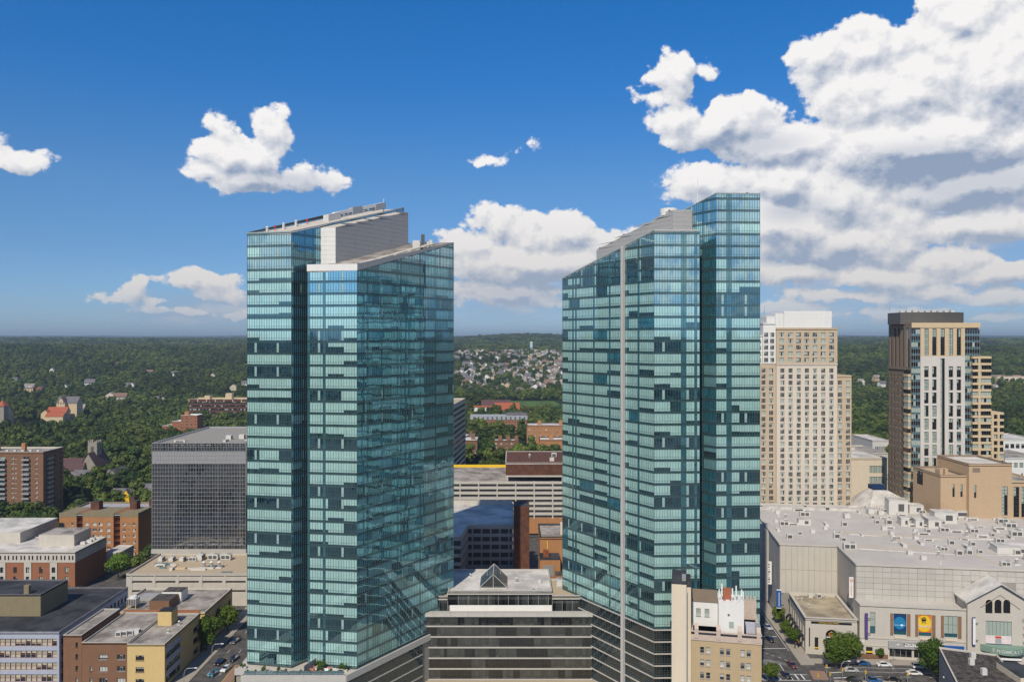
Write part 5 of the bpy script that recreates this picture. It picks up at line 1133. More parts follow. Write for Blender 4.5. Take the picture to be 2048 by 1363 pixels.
# ------------------------------------------------------------------ shopping mall (local x along the front, y into the block)
MR = -R(8); M0 = (117.0, 268.0); ce, se = math.cos(MR), math.sin(MR)
def mw(x, y): return (M0[0] + ce * x - se * y, M0[1] + se * x + ce * y)
def mx(px, off=0.0):      # local x of a photo column on the plane y = off
    k = (px - CX) / F; bx, by = M0[0] - se * off, M0[1] + ce * off
    return (k * by - bx) / (ce - k * se)
def mz(px, py, off=0.0): x = mx(px, off); return GZ(py, M0[1] + ce * off + se * x)
ma = thing('shopping_mall', 'large pale stone shopping mall with white roof, store banners and gabled entrance', 'mall', (M0[0], M0[1], 0), MR)
LZ, RZ, XE = 17.7, 29.2, 92.0
bays = []
for (a, c) in ((1787, 1813), (1837, 1863), (1888.5, 1915)): x0, x1 = mx(a), mx(c); bays.append((x0, mz(a, 1268 + (a - 1787) * .05), x1 - x0, 7.1))
sl0 = (mx(1740), mz(1740, 1266), 1.7, 7.2)
ent = (mx(1968), mz(1968, 1292), mx(2020) - mx(1968), 9.0)
shop = [(mx(1779), .7, mx(1824) - mx(1779), 2.9), (mx(1828), .7, mx(1868) - mx(1828), 2.9)]
arch3 = [(mx(p), mz(p, 1223), mx(p + 14.3) - mx(p), 4.6) for p in (1967.5, 1985.5, 2003)]
mb = MB(); ops = bays + [sl0, ent] + shop
wall(mb, 0, 0, 0, XE, -.2, LZ, ops, .45); wall(mb, 0, 8, -math.pi / 2, 8, -.2, LZ, [], .3); part(ma, 'front_wall', mb, m_stone)
# precast joints as recessed-looking thin strips are real shallow grooves: stone courses laid as panels on the upper wall
def stone_panels(b, x0, x1, y, z0, z1, nx, nz, mat, skip=lambda x, z: False, nrm=-1, along='x'):
    w_, h_ = (x1 - x0) / nx, (z1 - z0) / nz; box = MB(); g = .05
    if along == 'x': box.box(g, w_ - g, 0, .12, g, h_ - g, 0)
    else: box.box(0, .12, g, w_ - g, g, h_ - g, 0)
    me = box.mesh('stone_panel', mat)
    for i in range(nx):
        for j in range(nz):
            x, z = x0 + i * w_, z0 + j * h_
            if not skip(x + w_ / 2, z + h_ / 2): obj('stone_panel', me, b, (x, y, z) if along == 'x' else (y, x, z))
UY = 7.6
mb = MB(); mb.box(1.0, XE, UY + .12, 108, -.2, RZ - .7, 0); ubk = part(ma, 'upper_block', mb, m_joint)
stone_panels(ubk, 1.0, XE, UY, 17.0, RZ - .5, 32, 6, m_stoneg, lambda x, z: abs(x - mx(1994, 7)) < 7.5 and z < 24)
mb = MB(); mb.box(-19.8, .98, 32.2, 108, -.2, RZ - .8, 0); lbk = part(ma, 'left_block', mb, m_joint)
stone_panels(lbk, -19.8, .98, 32.08, 10.5, RZ - .5, 10, 2, m_stone)
stone_panels(ubk, UY + .2, 32, 1.0 - .12, 10, RZ - .5, 5, 2, m_stoneg, along='y')
stone_panels(lbk, 32.2, 60, -19.92, 0, RZ - .5, 6, 2, m_stoneg, along='y')
mb = MB(); mb.prism([(-19.8, 32.2), (.98, 32.2), (.98, UY), (XE, UY), (XE, 108), (-19.8, 108)], RZ - .75, RZ - .25, 0, bottom=False); part(ma, 'roof', mb, m_roofm)
for (a, c) in (((-20, 32), (.9, 32)), ((.9, 32), (.9, UY - .1)), ((.9, UY - .1), (XE, UY - .1)), ((XE, 108), (-20, 108)), ((-20, 108), (-20, 32))):
    strip(ma, 'coping', a, c, RZ - .45, RZ - .45, RZ + .15, RZ + .15, .18, m_stone)
mb = MB(); mb.box(-21.5, -19.95, 60, 108, -.2, RZ - 1, 0); part(ma, 'side_return', mb, m_stone); mb = MB(); mb.cyl(-19.2, 58, -.2, RZ - .6, 2.4, 20); part(ma, 'corner_drum', mb, m_stone)
# seams and raised membrane strips on the roof
for (a, c, w_, h_) in (((-14, 60), (-8, 104), .5, .3), ((2, 30), (40, 26), .35, .25), ((40, 26), (XE - 1, 30), .35, .25), ((10, 52), (44, 48), .3, .25), ((44, 48), (XE - 1, 56), .3, .3), ((30, 12), (46, 48), .4, .35), ((-18, 96), (50, 100), 2.2, .9)):
    strip(ma, 'roof_seam', a, c, RZ - .3, RZ - .3, RZ - .25 + h_, RZ - .25 + h_, w_ / 2, m_roofw)
me = MB(); me.box(-.45, .45, -.3, .3, 0, .12, 0); me = me.mesh('walkway_pad', m_tanl)
for (a, c, n_) in (((4, 34), (38, 31), 30), ((38, 31), (XE - 2, 36), 30), ((8, 56), (42, 52), 26), ((42, 52), (XE - 2, 60), 26), ((30, 34), (26, 54), 14), ((50, 12), (46, 32), 14)):
    for i in range(n_): t_ = i / n_; obj('walkway_pad', me, ma, (a[0] + (c[0] - a[0]) * t_, a[1] + (c[1] - a[1]) * t_, RZ - .25), math.atan2(c[1] - a[1], c[0] - a[0]))
# ledges and pilasters on the street front
for (z, h_, pr) in ((LZ - .35, .55, .35), (mz(1760, 1276), .3, .2), (4.0, .25, .15)):
    segs = [(0, XE)] if z > 10 or z < 3 else [(0, mx(1776)), (mx(1776), XE)]
    for (a, c) in segs:
        n = max(1, round((c - a) / 6))
        for i in range(n): mb = MB(); mb.box(a + (c - a) * i / n + .02, a + (c - a) * (i + 1) / n - .02, -pr, -.004, z, z + h_, 0); part(ma, 'ledge', mb, m_stone)
mb = MB(); mb.box(0, XE, .5, UY, LZ - .8, LZ - .5, 0); part(ma, 'terrace_roof', mb, m_roofm)
# banner windows
def banner(i, mat): x, z, w_, h_ = bays[i]; mb = MB(); mb.box(x + .02, x + w_ - .02, .25, .3, z + 1.2, z + h_ - .02, 0); return part(ma, 'banner', mb, mat)
for i, (x, z, w_, h_) in enumerate(bays):
    mb = MB(); mb.box(x + .02, x + w_ - .02, .26, .34, z + .02, z + 1.18, 0); part(ma, 'green_pane', mb, g_shadow)
    for (a, c) in ((x - 1.05, x - .12), (x + w_ + .12, x + w_ + 1.25)): mb = MB(); mb.box(a, c, -.06, .02, z - .3, z + h_, 0); part(ma, 'brown_panel', mb, M('panel_brown', (.25, .14, .08), .8, .1))
    mb = MB(); mb.box(x + .3, x + w_ - .3, -.4, -.002, z - 1.1, z - .7, 0); part(ma, 'planter_ledge', mb, m_cream)
bn = banner(0, m_deepb); x, z, w_, h_ = bays[0]
def disc(parent, x, y, z, rx, rz, mat, name, n=24, a0=0, a1=2 * math.pi, clip=None):
    mb = MB(); P = [(x + rx * math.cos(a0 + (a1 - a0) * k / n), y, z + rz * math.sin(a0 + (a1 - a0) * k / n)) for k in range(n + (0 if a1 - a0 > 6.2 else 1))]
    if clip: P = [(min(max(p[0], clip[0]), clip[1]), p[1], min(max(p[2], clip[2]), clip[3])) for p in P]
    mb.poly(P[::-1] if False else P, 0); return part(parent, name, mb, mat)
disc(bn, x + w_ / 2, .235, z + 3.9, w_ * .46, 2.1, m_midb, 'print_disc'); disc(bn, x + w_ * .66, .20, z + 3.2, .42, .36, m_signw, 'print_dot')
mb = MB(); mb.box(x + .15, x + w_ - .25, .215, .225, z + 3.1, z + 3.3, 0); part(bn, 'print_line', mb, M('print_cyan', (.25, .55, .75), .5, .1))
bn = banner(1, m_signo); x, z, w_, h_ = bays[1]; cl = (x + .03, x + w_ - .03, z + 1.2, z + h_)
disc(bn, x + w_ * .46, .235, z + 4.1, w_ * .54, 2.75, m_signy, 'print_disc', 40, clip=cl)
cart = MB()
for (a, c) in (((-.75, .55), (-.5, -.3)), ((-.5, -.3), (.6, -.3)), ((.6, -.3), (.8, .45)), ((-.75, .55), (-1.05, .7)), ((-.5, -.3), (-.35, -.75)), ((-.35, -.75), (.65, -.75))): cart.tube([(x + w_ * .42 + a[0], .21, z + 5.2 + a[1]), (x + w_ * .42 + c[0], .21, z + 5.2 + c[1])], .09, 4)
cart.box(x + w_ * .42 - .5, x + w_ * .42 + .65, .2, .22, z + 4.95, z + 5.45, 0)
for dx in (-.3, .6): cart.box(x + w_ * .42 + dx - .13, x + w_ * .42 + dx + .13, .2, .22, z + 4.2, z + 4.45, 0)
for dx, hh in ((-.45, .9), (-.1, 1.15), (.25, 1.2), (.6, .95)): cart.tube([(x + w_ * .42 + dx * .8, .21, z + 5.45), (x + w_ * .42 + dx, .21, z + 5.2 + hh)], .1, 4)
part(bn, 'print_cart', cart, m_signk)
obj('lettering', text_mesh('ShopRite', 1.12, m_signr, .01), bn, (x + w_ / 2 + .04, .2, z + 3.13), 0); obj('lettering', text_mesh('ShopRite', 1.1, m_signw, .01), bn, (x + w_ / 2, .17, z + 3.2), 0)
disc(bn, x + w_ * .5, .225, z + 2.35, w_ * .4, .55, m_signy, 'print_arc', 20, math.pi, 2 * math.pi, cl)
x, z, w_, h_ = bays[2]
for i in range(3):
    for j in range(2): mb = MB(); mb.box(x + w_ * i / 3 + .05, x + w_ * (i + 1) / 3 - .05, .26, .3, z + 1.25 + j * 2.9, z + 4.05 + j * 2.9, 0); part(ma, 'pane', mb, g_pblind)
x, z, w_, h_ = sl0
for j in range(3): mb = MB(); mb.box(x + .04, x + w_ - .04, .3, .34, z + .04 + j * 2.4, z + 2.34 + j * 2.4, 0); part(ma, 'pane', mb, g_shadow if j == 0 else g_pblind)
# steakhouse shop front
mb = MB(); a, c = mx(1776), mx(1872); mb.box(a, c, -.7, -.02, 3.75, 6.1, 0); part(ma, 'shop_fascia', mb, m_panel)
sg = MB(); m1, m2 = mx(1808), mx(1846); sg.box(m1, m2, -.82, -.71, 4.6, 5.7, 0); so = part(ma, 'shop_sign', sg, m_signw); obj('lettering', text_mesh("MORTON'S", 1.35, m_signk, .02), so, ((m1 + m2) / 2, -.86, 5.25))
for (x, z, w_, h_) in shop:
    n = 4
    for i in range(n): mb = MB(); mb.box(x + w_ * i / n + .06, x + w_ * (i + 1) / n - .06, .34, .38, z + .05, z + h_ - .05, 0); part(ma, 'pane', mb, g_smoke)
    mb = MB()
    for i in range(n + 1): xx = x + w_ * i / n; mb.box(max(xx - .06, x), min(xx + .06, x + w_), .28, .42, z, z + h_, 0)
    part(ma, 'shop_frame', mb, m_frameg)
mb = MB(); mb.box(mx(1878), mx(1928), -.3, -.02, 3.9, 5.4, 0); part(ma, 'blue_fascia', mb, m_blue)
for (p, zz) in ((1735, 2.6), (1748, 2.6)): pass
mb = MB(); mb.box(mx(1732), mx(1745), -.08, .0, -.1, 3.6, 0); part(ma, 'shop_awning', mb, m_signk); mb = MB(); mb.box(mx(1732), mx(1745), -.5, -.09, 1.9, 2.3, 0); part(ma, 'awning_valance', mb, m_signy)
mb = MB(); mb.box(0, mx(1776), -.12, 0, -.2, 1.3, 0); part(ma, 'brick_plinth', mb, m_brickb)
# gabled entrance pavilion
g0, g1 = mx(1932), mx(2062); gy = -1.2; gm = (g0 + g1) / 2; zE, zG_ = mz(1960, 1200), mz(1993, 1166)
ga, gb_, zM = mx(1954), mx(2034), mz(1993, 1191)
mb = MB(); wall(mb, ga, gy, 0, gb_ - ga, -.2, zM, [(x - ga, z, w_, h_) for (x, z, w_, h_) in arch3 + [ent]], .4)
wall(mb, g0, gy, 0, ga - g0, -.2, zE, [], .4); wall(mb, gb_, gy, 0, g1 - gb_, -.2, zE, [], .4)
mb.poly([(g0, gy, zE), (ga, gy, zE), (ga, gy, zM), (gb_, gy, zM), (gb_, gy, zE), (g1, gy, zE), (gm, gy, zG_)], 0)
mb.poly([(g0, gy, -.2), (g0, gy, zE), (g0, 7.5, zE), (g0, 7.5, -.2)], 0); part(ma, 'entrance_front', mb, m_stone)
mb = MB()
for sx, xx in ((-1, g0 - .9), (1, g1 + .9)): p = [(xx, gy - 1.0, zE - .5), (xx, 7.5, zE - .5), (gm, 7.5, zG_ + .25), (gm, gy - 1.0, zG_ + .25)]; q = [(a, b_, c + .5) for a, b_, c in p]; mb.poly(q, 0); mb.poly(p, 0); mb.poly([p[0], p[3], q[3], q[0]], 0); mb.poly([p[0], q[0], q[1], p[1]], 0)
part(ma, 'gable_roof', mb, m_roofw)
for (x, z, w_, h_) in arch3:
    mb = MB(); mb.box(x + .02, x + w_ - .02, gy + .3, gy + .36, z, z + h_ - .02, 0); part(ma, 'arched_window', mb, g_smoke)
    mb = MB(); r_ = w_ / 2; n = 10      # stone spandrels that round the head
    for sgn in (-1, 1):
        cpt = (x + r_ + sgn * r_, z + h_)
        for k in range(n):
            t0, t1 = math.pi / 2 * k / n, math.pi / 2 * (k + 1) / n; f = lambda t: (x + r_ + sgn * r_ * math.cos(t), gy + .02, z + h_ - r_ + r_ * math.sin(t))
            mb.poly([(cpt[0], gy + .02, cpt[1]), f(t0), f(t1)], 0)
    part(ma, 'arch_spandrel', mb, m_stone)
    mb = MB(); mb.tube([(x - .05, gy - .03, z)] + [(x + r_ - (r_ + .05) * math.cos(math.pi * k / 12), gy - .03, z + h_ - r_ + (r_ + .05) * math.sin(math.pi * k / 12)) for k in range(13)] + [(x + w_ + .05, gy - .03, z)], .1, 4); part(ma, 'arch_moulding', mb, m_cream)
mb = MB(); za_ = zE + (zG_ - zE) * .42
mb.tube([(gm - (g1 - g0) * .30, gy - .05, zE - 1.9), (gm, gy - .05, za_), (gm + (g1 - g0) * .30, gy - .05, zE - 1.9)], .12, 4); part(ma, 'gable_groove', mb, m_brown)
x, z, w_, h_ = ent; e0 = gy + .3
for i in range(7): mb = MB(); mb.box(x + w_ * i / 7 + .04, x + w_ * (i + 1) / 7 - .04, e0, e0 + .05, z + 4.2, z + h_ - .05, 0); part(ma, 'pane', mb, g_pblind)
mb = MB(); mb.box(x, x + w_, e0 - .05, e0, z + 1.5, z + 4.15, 0); ck = part(ma, 'check_banner', mb, m_signw)
mb = MB()
for i in range(22):
    for j in range(6): mb.box(x + .1 + w_ * i / 22, x + .1 + w_ * i / 22 + .22, e0 - .07, e0 - .055, z + 1.6 + j * .43, z + 1.82 + j * .43, 0)
part(ck, 'print_check', mb, M('check_pink', (.60, .32, .32), .6, .05)); mb = MB(); mb.box(x + w_ * .38, x + w_ * .62, e0 - .1, e0 - .08, z + 3.3, z + 4.0, 0); part(ck, 'print_cap', mb, m_signr); mb = MB(); mb.box(x + w_ * .38, x + w_ * .62, e0 - .1, e0 - .08, z + 1.7, z + 3.2, 0); part(ck, 'print_figure', mb, M('print_grey', (.35, .34, .36), .6, .1))
mb = MB(); mb.box(x, x + w_, e0, e0 + .05, z + .03, z + 1.45, 0); part(ma, 'green_pane', mb, g_shadow)
n = 16; c0, c1 = mx(1957), mx(2052); mb = MB(); pts = [(c0 + (c1 - c0) * i / n, gy - .2 - 4.2 * math.sin(math.pi * i / n)) for i in range(n + 1)]; mb.prism(pts, 5.0, 7.0, 0); part(ma, 'entrance_canopy', mb, m_green)
for i, ch in enumerate('SHOWCASE'):
    t = .16 + .65 * (i + .5) / 8; xx = c0 + (c1 - c0) * t; yy = gy - .2 - 4.2 * math.sin(math.pi * t); sl_ = -4.2 * math.pi * math.cos(math.pi * t) / (c1 - c0); obj('lettering', text_mesh(ch, 1.4, m_signw, .03), ma, (xx, yy - .12, 6.1), math.atan(sl_))
mb = MB(); mb.box(mx(1985), mx(2030), gy - 3.2, gy - 2.9, 2.9, 4.3, 0); part(ma, 'marquee_board', mb, m_signk); mb = MB(); mb.box(mx(1985), mx(2030), gy - 3.3, gy - 3.22, 3.2, 3.9, 0); part(ma, 'marquee_panel', mb, m_signw)
for i in range(6): mb = MB(); xx = mx(1990) + i * 1.05; mb.box(xx, xx + .95, gy - .3, gy - .22, -.1, 2.8, 0); part(ma, 'door_leaf', mb, g_smoke)
for i, ch in enumerate('CITY'): obj('lettering', text_mesh(ch, 1.5, m_signk, .03), ma, (mx(2044), gy - .06, mz(2044, 1238 + i * 15)))
# blade signs
def blade(x, y, z, w_, h_, mat, label, letters=None, lm=None, rz=0, cap=m_signk, tgt=False):
    t_ = thing('blade_sign', label, 'sign', (*mw(x, y), 0), MR + rz)
    mb = MB(); mb.box(-w_ / 2, w_ / 2, -.2, .2, z, z + h_, 0); part(t_, 'panel', mb, mat)
    for dz in (-.25, h_): mb = MB(); mb.box(-w_ / 2 - .05, w_ / 2 + .05, -.25, .25, z + dz, z + dz + .25, 0); part(t_, 'end_cap', mb, cap)
    mb = MB(); mb.box(w_ / 2, w_ / 2 + .9, -.08, .08, z + h_ * .8, z + h_ * .8 + .2, 0); mb.box(w_ / 2, w_ / 2 + .9, -.08, .08, z + h_ * .15, z + h_ * .15 + .2, 0); part(t_, 'bracket', mb, m_louv)
    return t_
Yb = 330
x_ = -22.0; t_ = blade(-21.6, 44, 10.5, 1.5, 8.4, m_signw, 'tall white blade sign with a column of black letters on the mall side', cap=m_signw)
for i in range(8): mb = MB(); zz = 10.9 + i * .98; w_ = (.5, .62, .5, .34, .66, .5, .55, .5)[i]; mb.box(-.55, -.55 + w_, -.23, -.205, zz, zz + (.5, .6, .35, .5, .6, .3, .5, .6)[i], 0); part(t_, 'letter_mark', mb, m_signk)
t_ = blade(-21.4, 26, 7.0, 1.6, 6.4, m_blue, 'deep blue blade sign with white end caps on the mall corner', cap=m_signw)
for i in range(9): mb = MB(); mb.box(-.14, .18, -.23, -.205, 7.6 + i * .58, 7.95 + i * .58, 0); part(t_, 'letter_mark', mb, m_signw)
t_ = blade(-.2, 9.5, 17.2, 1.4, 6.6, m_signw, 'white blade sign with a red bullseye at the corner of the mall wall', cap=m_signw)
for r_, mt, k in ((.55, m_signr, 0), (.36, m_signw, 1), (.18, m_signr, 2)): disc(t_, 0, -.21 - .01 * k, 22.9, r_, r_, mt, 'bullseye_ring', 20)
for i, ch in enumerate('TARGET'): obj('lettering', text_mesh(ch, .95, m_signr, .02), t_, (0, -.23, 21.7 - i * .8))
for px, zz, hh in ((1731.5, 7.3, 7.6), (1943, 6.9, 8.6)):
    t_ = blade(mx(px), -1.9 if px > 1900 else -.9, zz, .8, hh, m_purple if px < 1900 else m_signw, 'narrow purple banner on the mall front beside the slot window' if px < 1900 else 'narrow white and purple vertical banner left of the gabled entrance', cap=m_purple)
    mb = MB(); mb.box(-.55, -.4, -.22, .22, zz, zz + hh, 0); part(t_, 'edge_strip', mb, m_purple)
# ------------------------------------------------------------------ roof equipment (each a thing)
def unit(kind):
    mb = MB()
    if kind == 0:
        t_ = thing('air_handler', '', 'air handler'); mb.box(-1.8, 1.8, -1, 1, .3, 2.0, 0); part(t_, 'casing', mb, m_hvac); mb = MB(); mb.box(-1.7, 1.7, -.9, .9, 0, .3, 0); part(t_, 'kerb', mb, m_conc)
        for i in range(2): mb = MB(); mb.box(-1.5 + i * 1.6, -.2 + i * 1.6, -1.05, -1.0, .6, 1.7, 0); part(t_, 'grille', mb, m_louv)
        mb = MB(); mb.cyl(.9, 0, 2.0, 2.3, .7, 12); part(t_, 'fan_ring', mb, m_metal)
    elif kind == 1:
        t_ = thing('condenser_box', '', 'condenser'); mb.box(-1, 1, -1, 1, .15, 1.7, 0); part(t_, 'casing', mb, m_hvac); mb = MB(); mb.box(-.75, .75, -1.05, -1, .35, 1.45, 0); part(t_, 'grille', mb, m_louv); mb = MB(); mb.box(-1.2, 1.2, -1.2, 1.2, 0, .15, 0); part(t_, 'base', mb, m_conc)
    elif kind == 2:
        t_ = thing('hooded_vent', '', 'vent'); mb.box(-1.9, 1.9, -.55, .55, .5, .95, 0); part(t_, 'duct', mb, m_roofw)
        for s_x in (-1, 1): mb = MB(); mb.box(s_x * 1.75 - .35, s_x * 1.75 + .35, -.6, .6, 0, .8, 0); part(t_, 'hood', mb, m_hvac)
    else:
        t_ = thing('roof_stack', '', 'stack'); mb.cyl(0, 0, 0, 1.6, .45, 10); part(t_, 'stack', mb, m_metal); mb = MB(); mb.cyl(0, 0, 1.6, 2.0, .65, 10, r2=.3); part(t_, 'cowl', mb, m_hvac); mb = MB(); mb.box(-.8, .8, -.8, .8, 0, .25, 0); part(t_, 'base', mb, m_roofw)
    return t_
LB = ['pale air handler with dark grilles on the white mall roof', 'square condenser box with one dark grille on the white mall roof', 'low hooded duct vent on the white mall roof', 'round metal stack with cowl on the white mall roof']
protos = {}
rr = random.Random(17); used = []
def put_unit(kind, x, y, z, rz, sc, label, group):
    if kind not in protos: o = unit(kind); protos[kind] = o; o.location = (x, y, z); o.rotation_euler = (0, 0, rz); o.scale = (sc,) * 3
    else: o = copy_tree(protos[kind], None, (x, y, z), rz, sc)
    o['label'] = label; o['group'] = group; return o
n = 0
while n < 125:
    x, y = rr.uniform(-17, 84), rr.uniform(12, 104)
    if x < 2.5 and y < 36: continue
    if x < 24 and rr.random() < .72: continue
    if y < 40 and rr.random() < .5: continue
    if any(math.hypot(x - a, y - c) < 3.9 for a, c in used): continue
    used.append((x, y)); k = rr.choice((0, 0, 1, 1, 2, 2, 2, 3)); n += 1
    put_unit(k, *mw(x, y), RZ - .25, MR + rr.choice((0, 0, math.pi / 2)), rr.uniform(.7, 1.25), LB[k], ('air handlers', 'condenser boxes', 'hooded vents', 'stacks')[k] + ' on the mall roof')
for (x, y, w_, d_, h_) in ((52, 78, 9, 6, 4.5), (38, 92, 8, 6, 6.5), (60, 90, 12, 5, 3), (46, 68, 5, 7, 3.4), (36, 70, 3.2, 5, 3.2), (41, 68, 3.2, 5, 3.2), (-6, 66, 5, 3.4, 2.4), (56, 30, 14, 6, 2.4), (48, 96, 6, 6, 3.5)):
    t_ = thing('plant_enclosure', 'white panelled plant enclosure rising from the mall roof', 'plant room', (*mw(x, y), RZ - .3), MR, 'plant enclosures on the mall roof'); mb = MB(); mb.box(0, w_, 0, d_, 0, h_, 0); part(t_, 'casing', mb, m_hvac)
    mb = MB(); mb.box(-.1, w_ + .1, -.1, d_ + .1, h_, h_ + .2, 0); part(t_, 'lid', mb, m_roofw); mb = MB(); mb.box(w_ * .5, w_ * .8, -.05, 0, h_ * .25, h_ * .75, 0); part(t_, 'grille', mb, m_louv)
# units on other roofs: label names the roof
def roof_units(specs, z, group, label):
    for (k, x, y, sc) in specs: put_unit(k, x, y, z, rr.choice((0, math.pi / 2)), sc, label[k], group)
roof_units([(0, -150 + i * 4.5, 341, .9) for i in range(4)] + [(0, -134 + i * 5.5, 343, 1.2) for i in range(3)], 11.95, 'air handlers on the parking deck', {0: 'tan air handler on the deck roof under the gridded office'})
roof_units([(3, -128 + i * 3.2, 331, 1.4) for i in range(3)] + [(2, -147, 333, 1.0), (2, -140, 329, 1.1)], 11.95, 'vents on the parking deck', {3: 'short round stack on the deck roof under the gridded office', 2: 'low vent on the deck roof under the gridded office'})
roof_units([(1, -131, 369, 1.2), (1, -126, 372, 1.2), (3, -121, 366, 1.8), (2, -150, 360, 1.2), (2, -130, 362, 1)], 60.3, 'equipment on the gridded office roof', {1: 'condenser box on the flat roof of the gridded office', 3: 'round stack on the flat roof of the gridded office', 2: 'low vent on the flat roof of the gridded office'})
roof_units([(1, -124 + i * 1.6, 251.5 + i * .6, .85) for i in range(4)], 13.35, 'condensers on the brick block', {1: 'grey condenser in a row on the stained brick-block roof'})
roof_units([(3, -109.5, 262, .7), (3, -110, 255, .6), (2, -112, 268, .5)], 13.05, 'vents on the brick block', {3: 'small vent by the edge of the stained brick-block roof', 2: 'low vent by the edge of the stained brick-block roof'})
roof_units([(3, 1.5, 262, .9), (2, 8, 258, .6), (3, 6.8, 254, .5), (1, 9, 262, .5), (3, -14, 268, .6)], 26.95, 'vents on the low-rise roof', {3: 'small vent on the white roof between the towers', 2: 'low duct on the white roof between the towers', 1: 'small box on the white roof between the towers'})
roof_units([(0, 15.5, 261, 1.0), (0, 18.5, 258.6, .8), (3, 20.5, 256, 1.0), (3, 22, 256.6, 1.0), (1, 28, 252.6, .45)], 26.15, 'units on the right gravel roof', {0: 'air handler on the tan gravel roof against the finned tower', 3: 'drum vent on the tan gravel roof against the finned tower', 1: 'small box on the tan gravel roof against the finned tower'})
roof_units([(3, 10, 452, 1.2), (1, 24, 456, 1.4), (1, 22, 440, 1.2)], 39.3, 'units on the garage top roof', {3: 'vent on the pale roof above the dark brick storey', 1: 'box on the pale roof above the dark brick storey'})
# ------------------------------------------------------------------ restaurant in the old bank
rb = thing('old_bank_restaurant', 'low stone former bank with a black arched window and dark awnings', 'restaurant', (100, 271.4, 0), MR)
Wb, Db, Zb = 16.8, 27.0, 12.2
xa_ = Wb * .51; aw = 4.0
mb = MB(); wall(mb, 0, 0, 0, Wb, -.2, Zb, [(xa_ - aw / 2, .2, aw, 8.2), (3.0, 1.4, 1.2, 4.2), (13.0, 1.4, 1.2, 4.2)], .4)
lops = [(2.5 + 4.1 * i, 1.0, 2.4, 8.0) for i in range(6)]
wall(mb, 0, Db, -math.pi / 2, Db, -.2, Zb, lops, .4); wall(mb, Wb, 0, math.pi / 2, Db, -.2, Zb, [], .3); part(rb, 'wall', mb, m_stone)
mb = MB(); mb.box(xa_ - aw / 2, xa_ + aw / 2, .32, .36, .2, 8.4, 0); part(rb, 'arched_window', mb, g_smoke)
mb = MB(); r_ = aw / 2
for sgn in (-1, 1):
    for k in range(10):
        t0, t1 = math.pi / 2 * k / 10, math.pi / 2 * (k + 1) / 10; f = lambda t: (xa_ + sgn * r_ * math.cos(t), .02, 8.4 - r_ + r_ * math.sin(t)); mb.poly([(xa_ + sgn * r_, .02, 8.4), f(t0), f(t1)], 0)
part(rb, 'arch_spandrel', mb, m_stone)
mb = MB(); mb.box(xa_ - 1.2, xa_ + 1.2, -.5, .3, .1, 4.2, 0); mb.prism([(xa_ - 1.3, -.6), (xa_ + 1.3, -.6), (xa_ + 1.3, .3), (xa_ - 1.3, .3)], 4.2, 4.5, 0); part(rb, 'door_case', mb, m_stone); mb = MB(); mb.box(xa_ - .8, xa_ + .8, -.55, -.5, .1, 3.0, 0); part(rb, 'door', mb, m_signk)
lg = disc(rb, xa_, .28, 6.75, 1.0, .85, m_signo, 'logo_disc'); disc(lg, xa_, .26, 6.85, .68, .55, m_signk, 'logo_inner'); disc(lg, xa_, .24, 6.5, .55, .28, m_signy, 'logo_base'); disc(lg, xa_, .24, 7.5, .25, .2, m_signw, 'logo_top')
mb = MB(); mb.box(xa_ - 1.7, xa_ + 1.7, .22, .26, 5.55, 5.95, 0); part(rb, 'logo_strip', mb, m_signw)
mb = MB(); mb.box(1.8, Wb - 1.8, -.1, -.01, Zb - 1.95, Zb - 1.2, 0); fs_ = part(rb, 'fascia_sign', mb, m_signk); obj('lettering', text_mesh('BUFFALO WILD WINGS', .62, m_signy, .02), fs_, (Wb * .5 - .8, -.13, Zb - 1.57))
for x in (3.0, 13.0): mb = MB(); mb.box(x + .02, x + 1.18, .2, .3, 1.42, 5.58, 0); part(rb, 'window', mb, m_signk); mb = MB(); mb.box(x, x + 1.2, -.06, .18, 1.9, 2.2, 0); part(rb, 'awning_stripe', mb, m_signy)
mb = MB(); mb.box(1.1, 1.4, -.35, -.05, 2.6, 8.8, 0); part(rb, 'banner', mb, m_signk)
for (yy, z, w_, h_) in lops:
    y0 = Db - yy - w_; mb = MB(); mb.box(.3, .36, y0, y0 + w_, z, z + h_, 0); part(rb, 'side_window', mb, g_smoke)
    mb = MB(); n = 8
    for k in range(n): t0, t1 = math.pi / 2 * k / n, math.pi / 2 * (k + 1) / n; f = lambda t: (-1.8 * math.cos(t), 3.2 + 2.0 * math.sin(t)); (x0, z0), (x1, z1) = f(t0), f(t1); mb.poly([(x0, y0, z0), (x1, y0, z1), (x1, y0 + w_, z1), (x0, y0 + w_, z0)], 0)
    part(rb, 'awning', mb, m_signk); mb = MB(); mb.box(-1.86, -1.8, y0, y0 + w_, 2.9, 3.2, 0); part(rb, 'awning_stripe', mb, m_signy)
parapet_roof(rb, [(0, 0), (Wb, 0), (Wb, Db), (0, Db)], Zb, M('roof_tan_stained', (.37, .31, .22), .9, .35, .1), m_stone, .8, .6, .35)
roof_units([(1, *[100 + ce * x - se * y for _ in (0,)], 271.4 + se * x + ce * y, sc) for (x, y, sc) in ((7, 24.5, .7), (10, 25, .8))] , 11.4, 'boxes on the bank roof', {1: 'dark-grilled box on the tan roof of the old bank'})
roof_units([(3, 100 + ce * x - se * y, 271.4 + se * x + ce * y, .6) for (x, y) in ((2.2, 23), (3, 20), (12.5, 25), (4, 13))], 11.4, 'vents on the bank roof', {3: 'small vent on the tan roof of the old bank'})
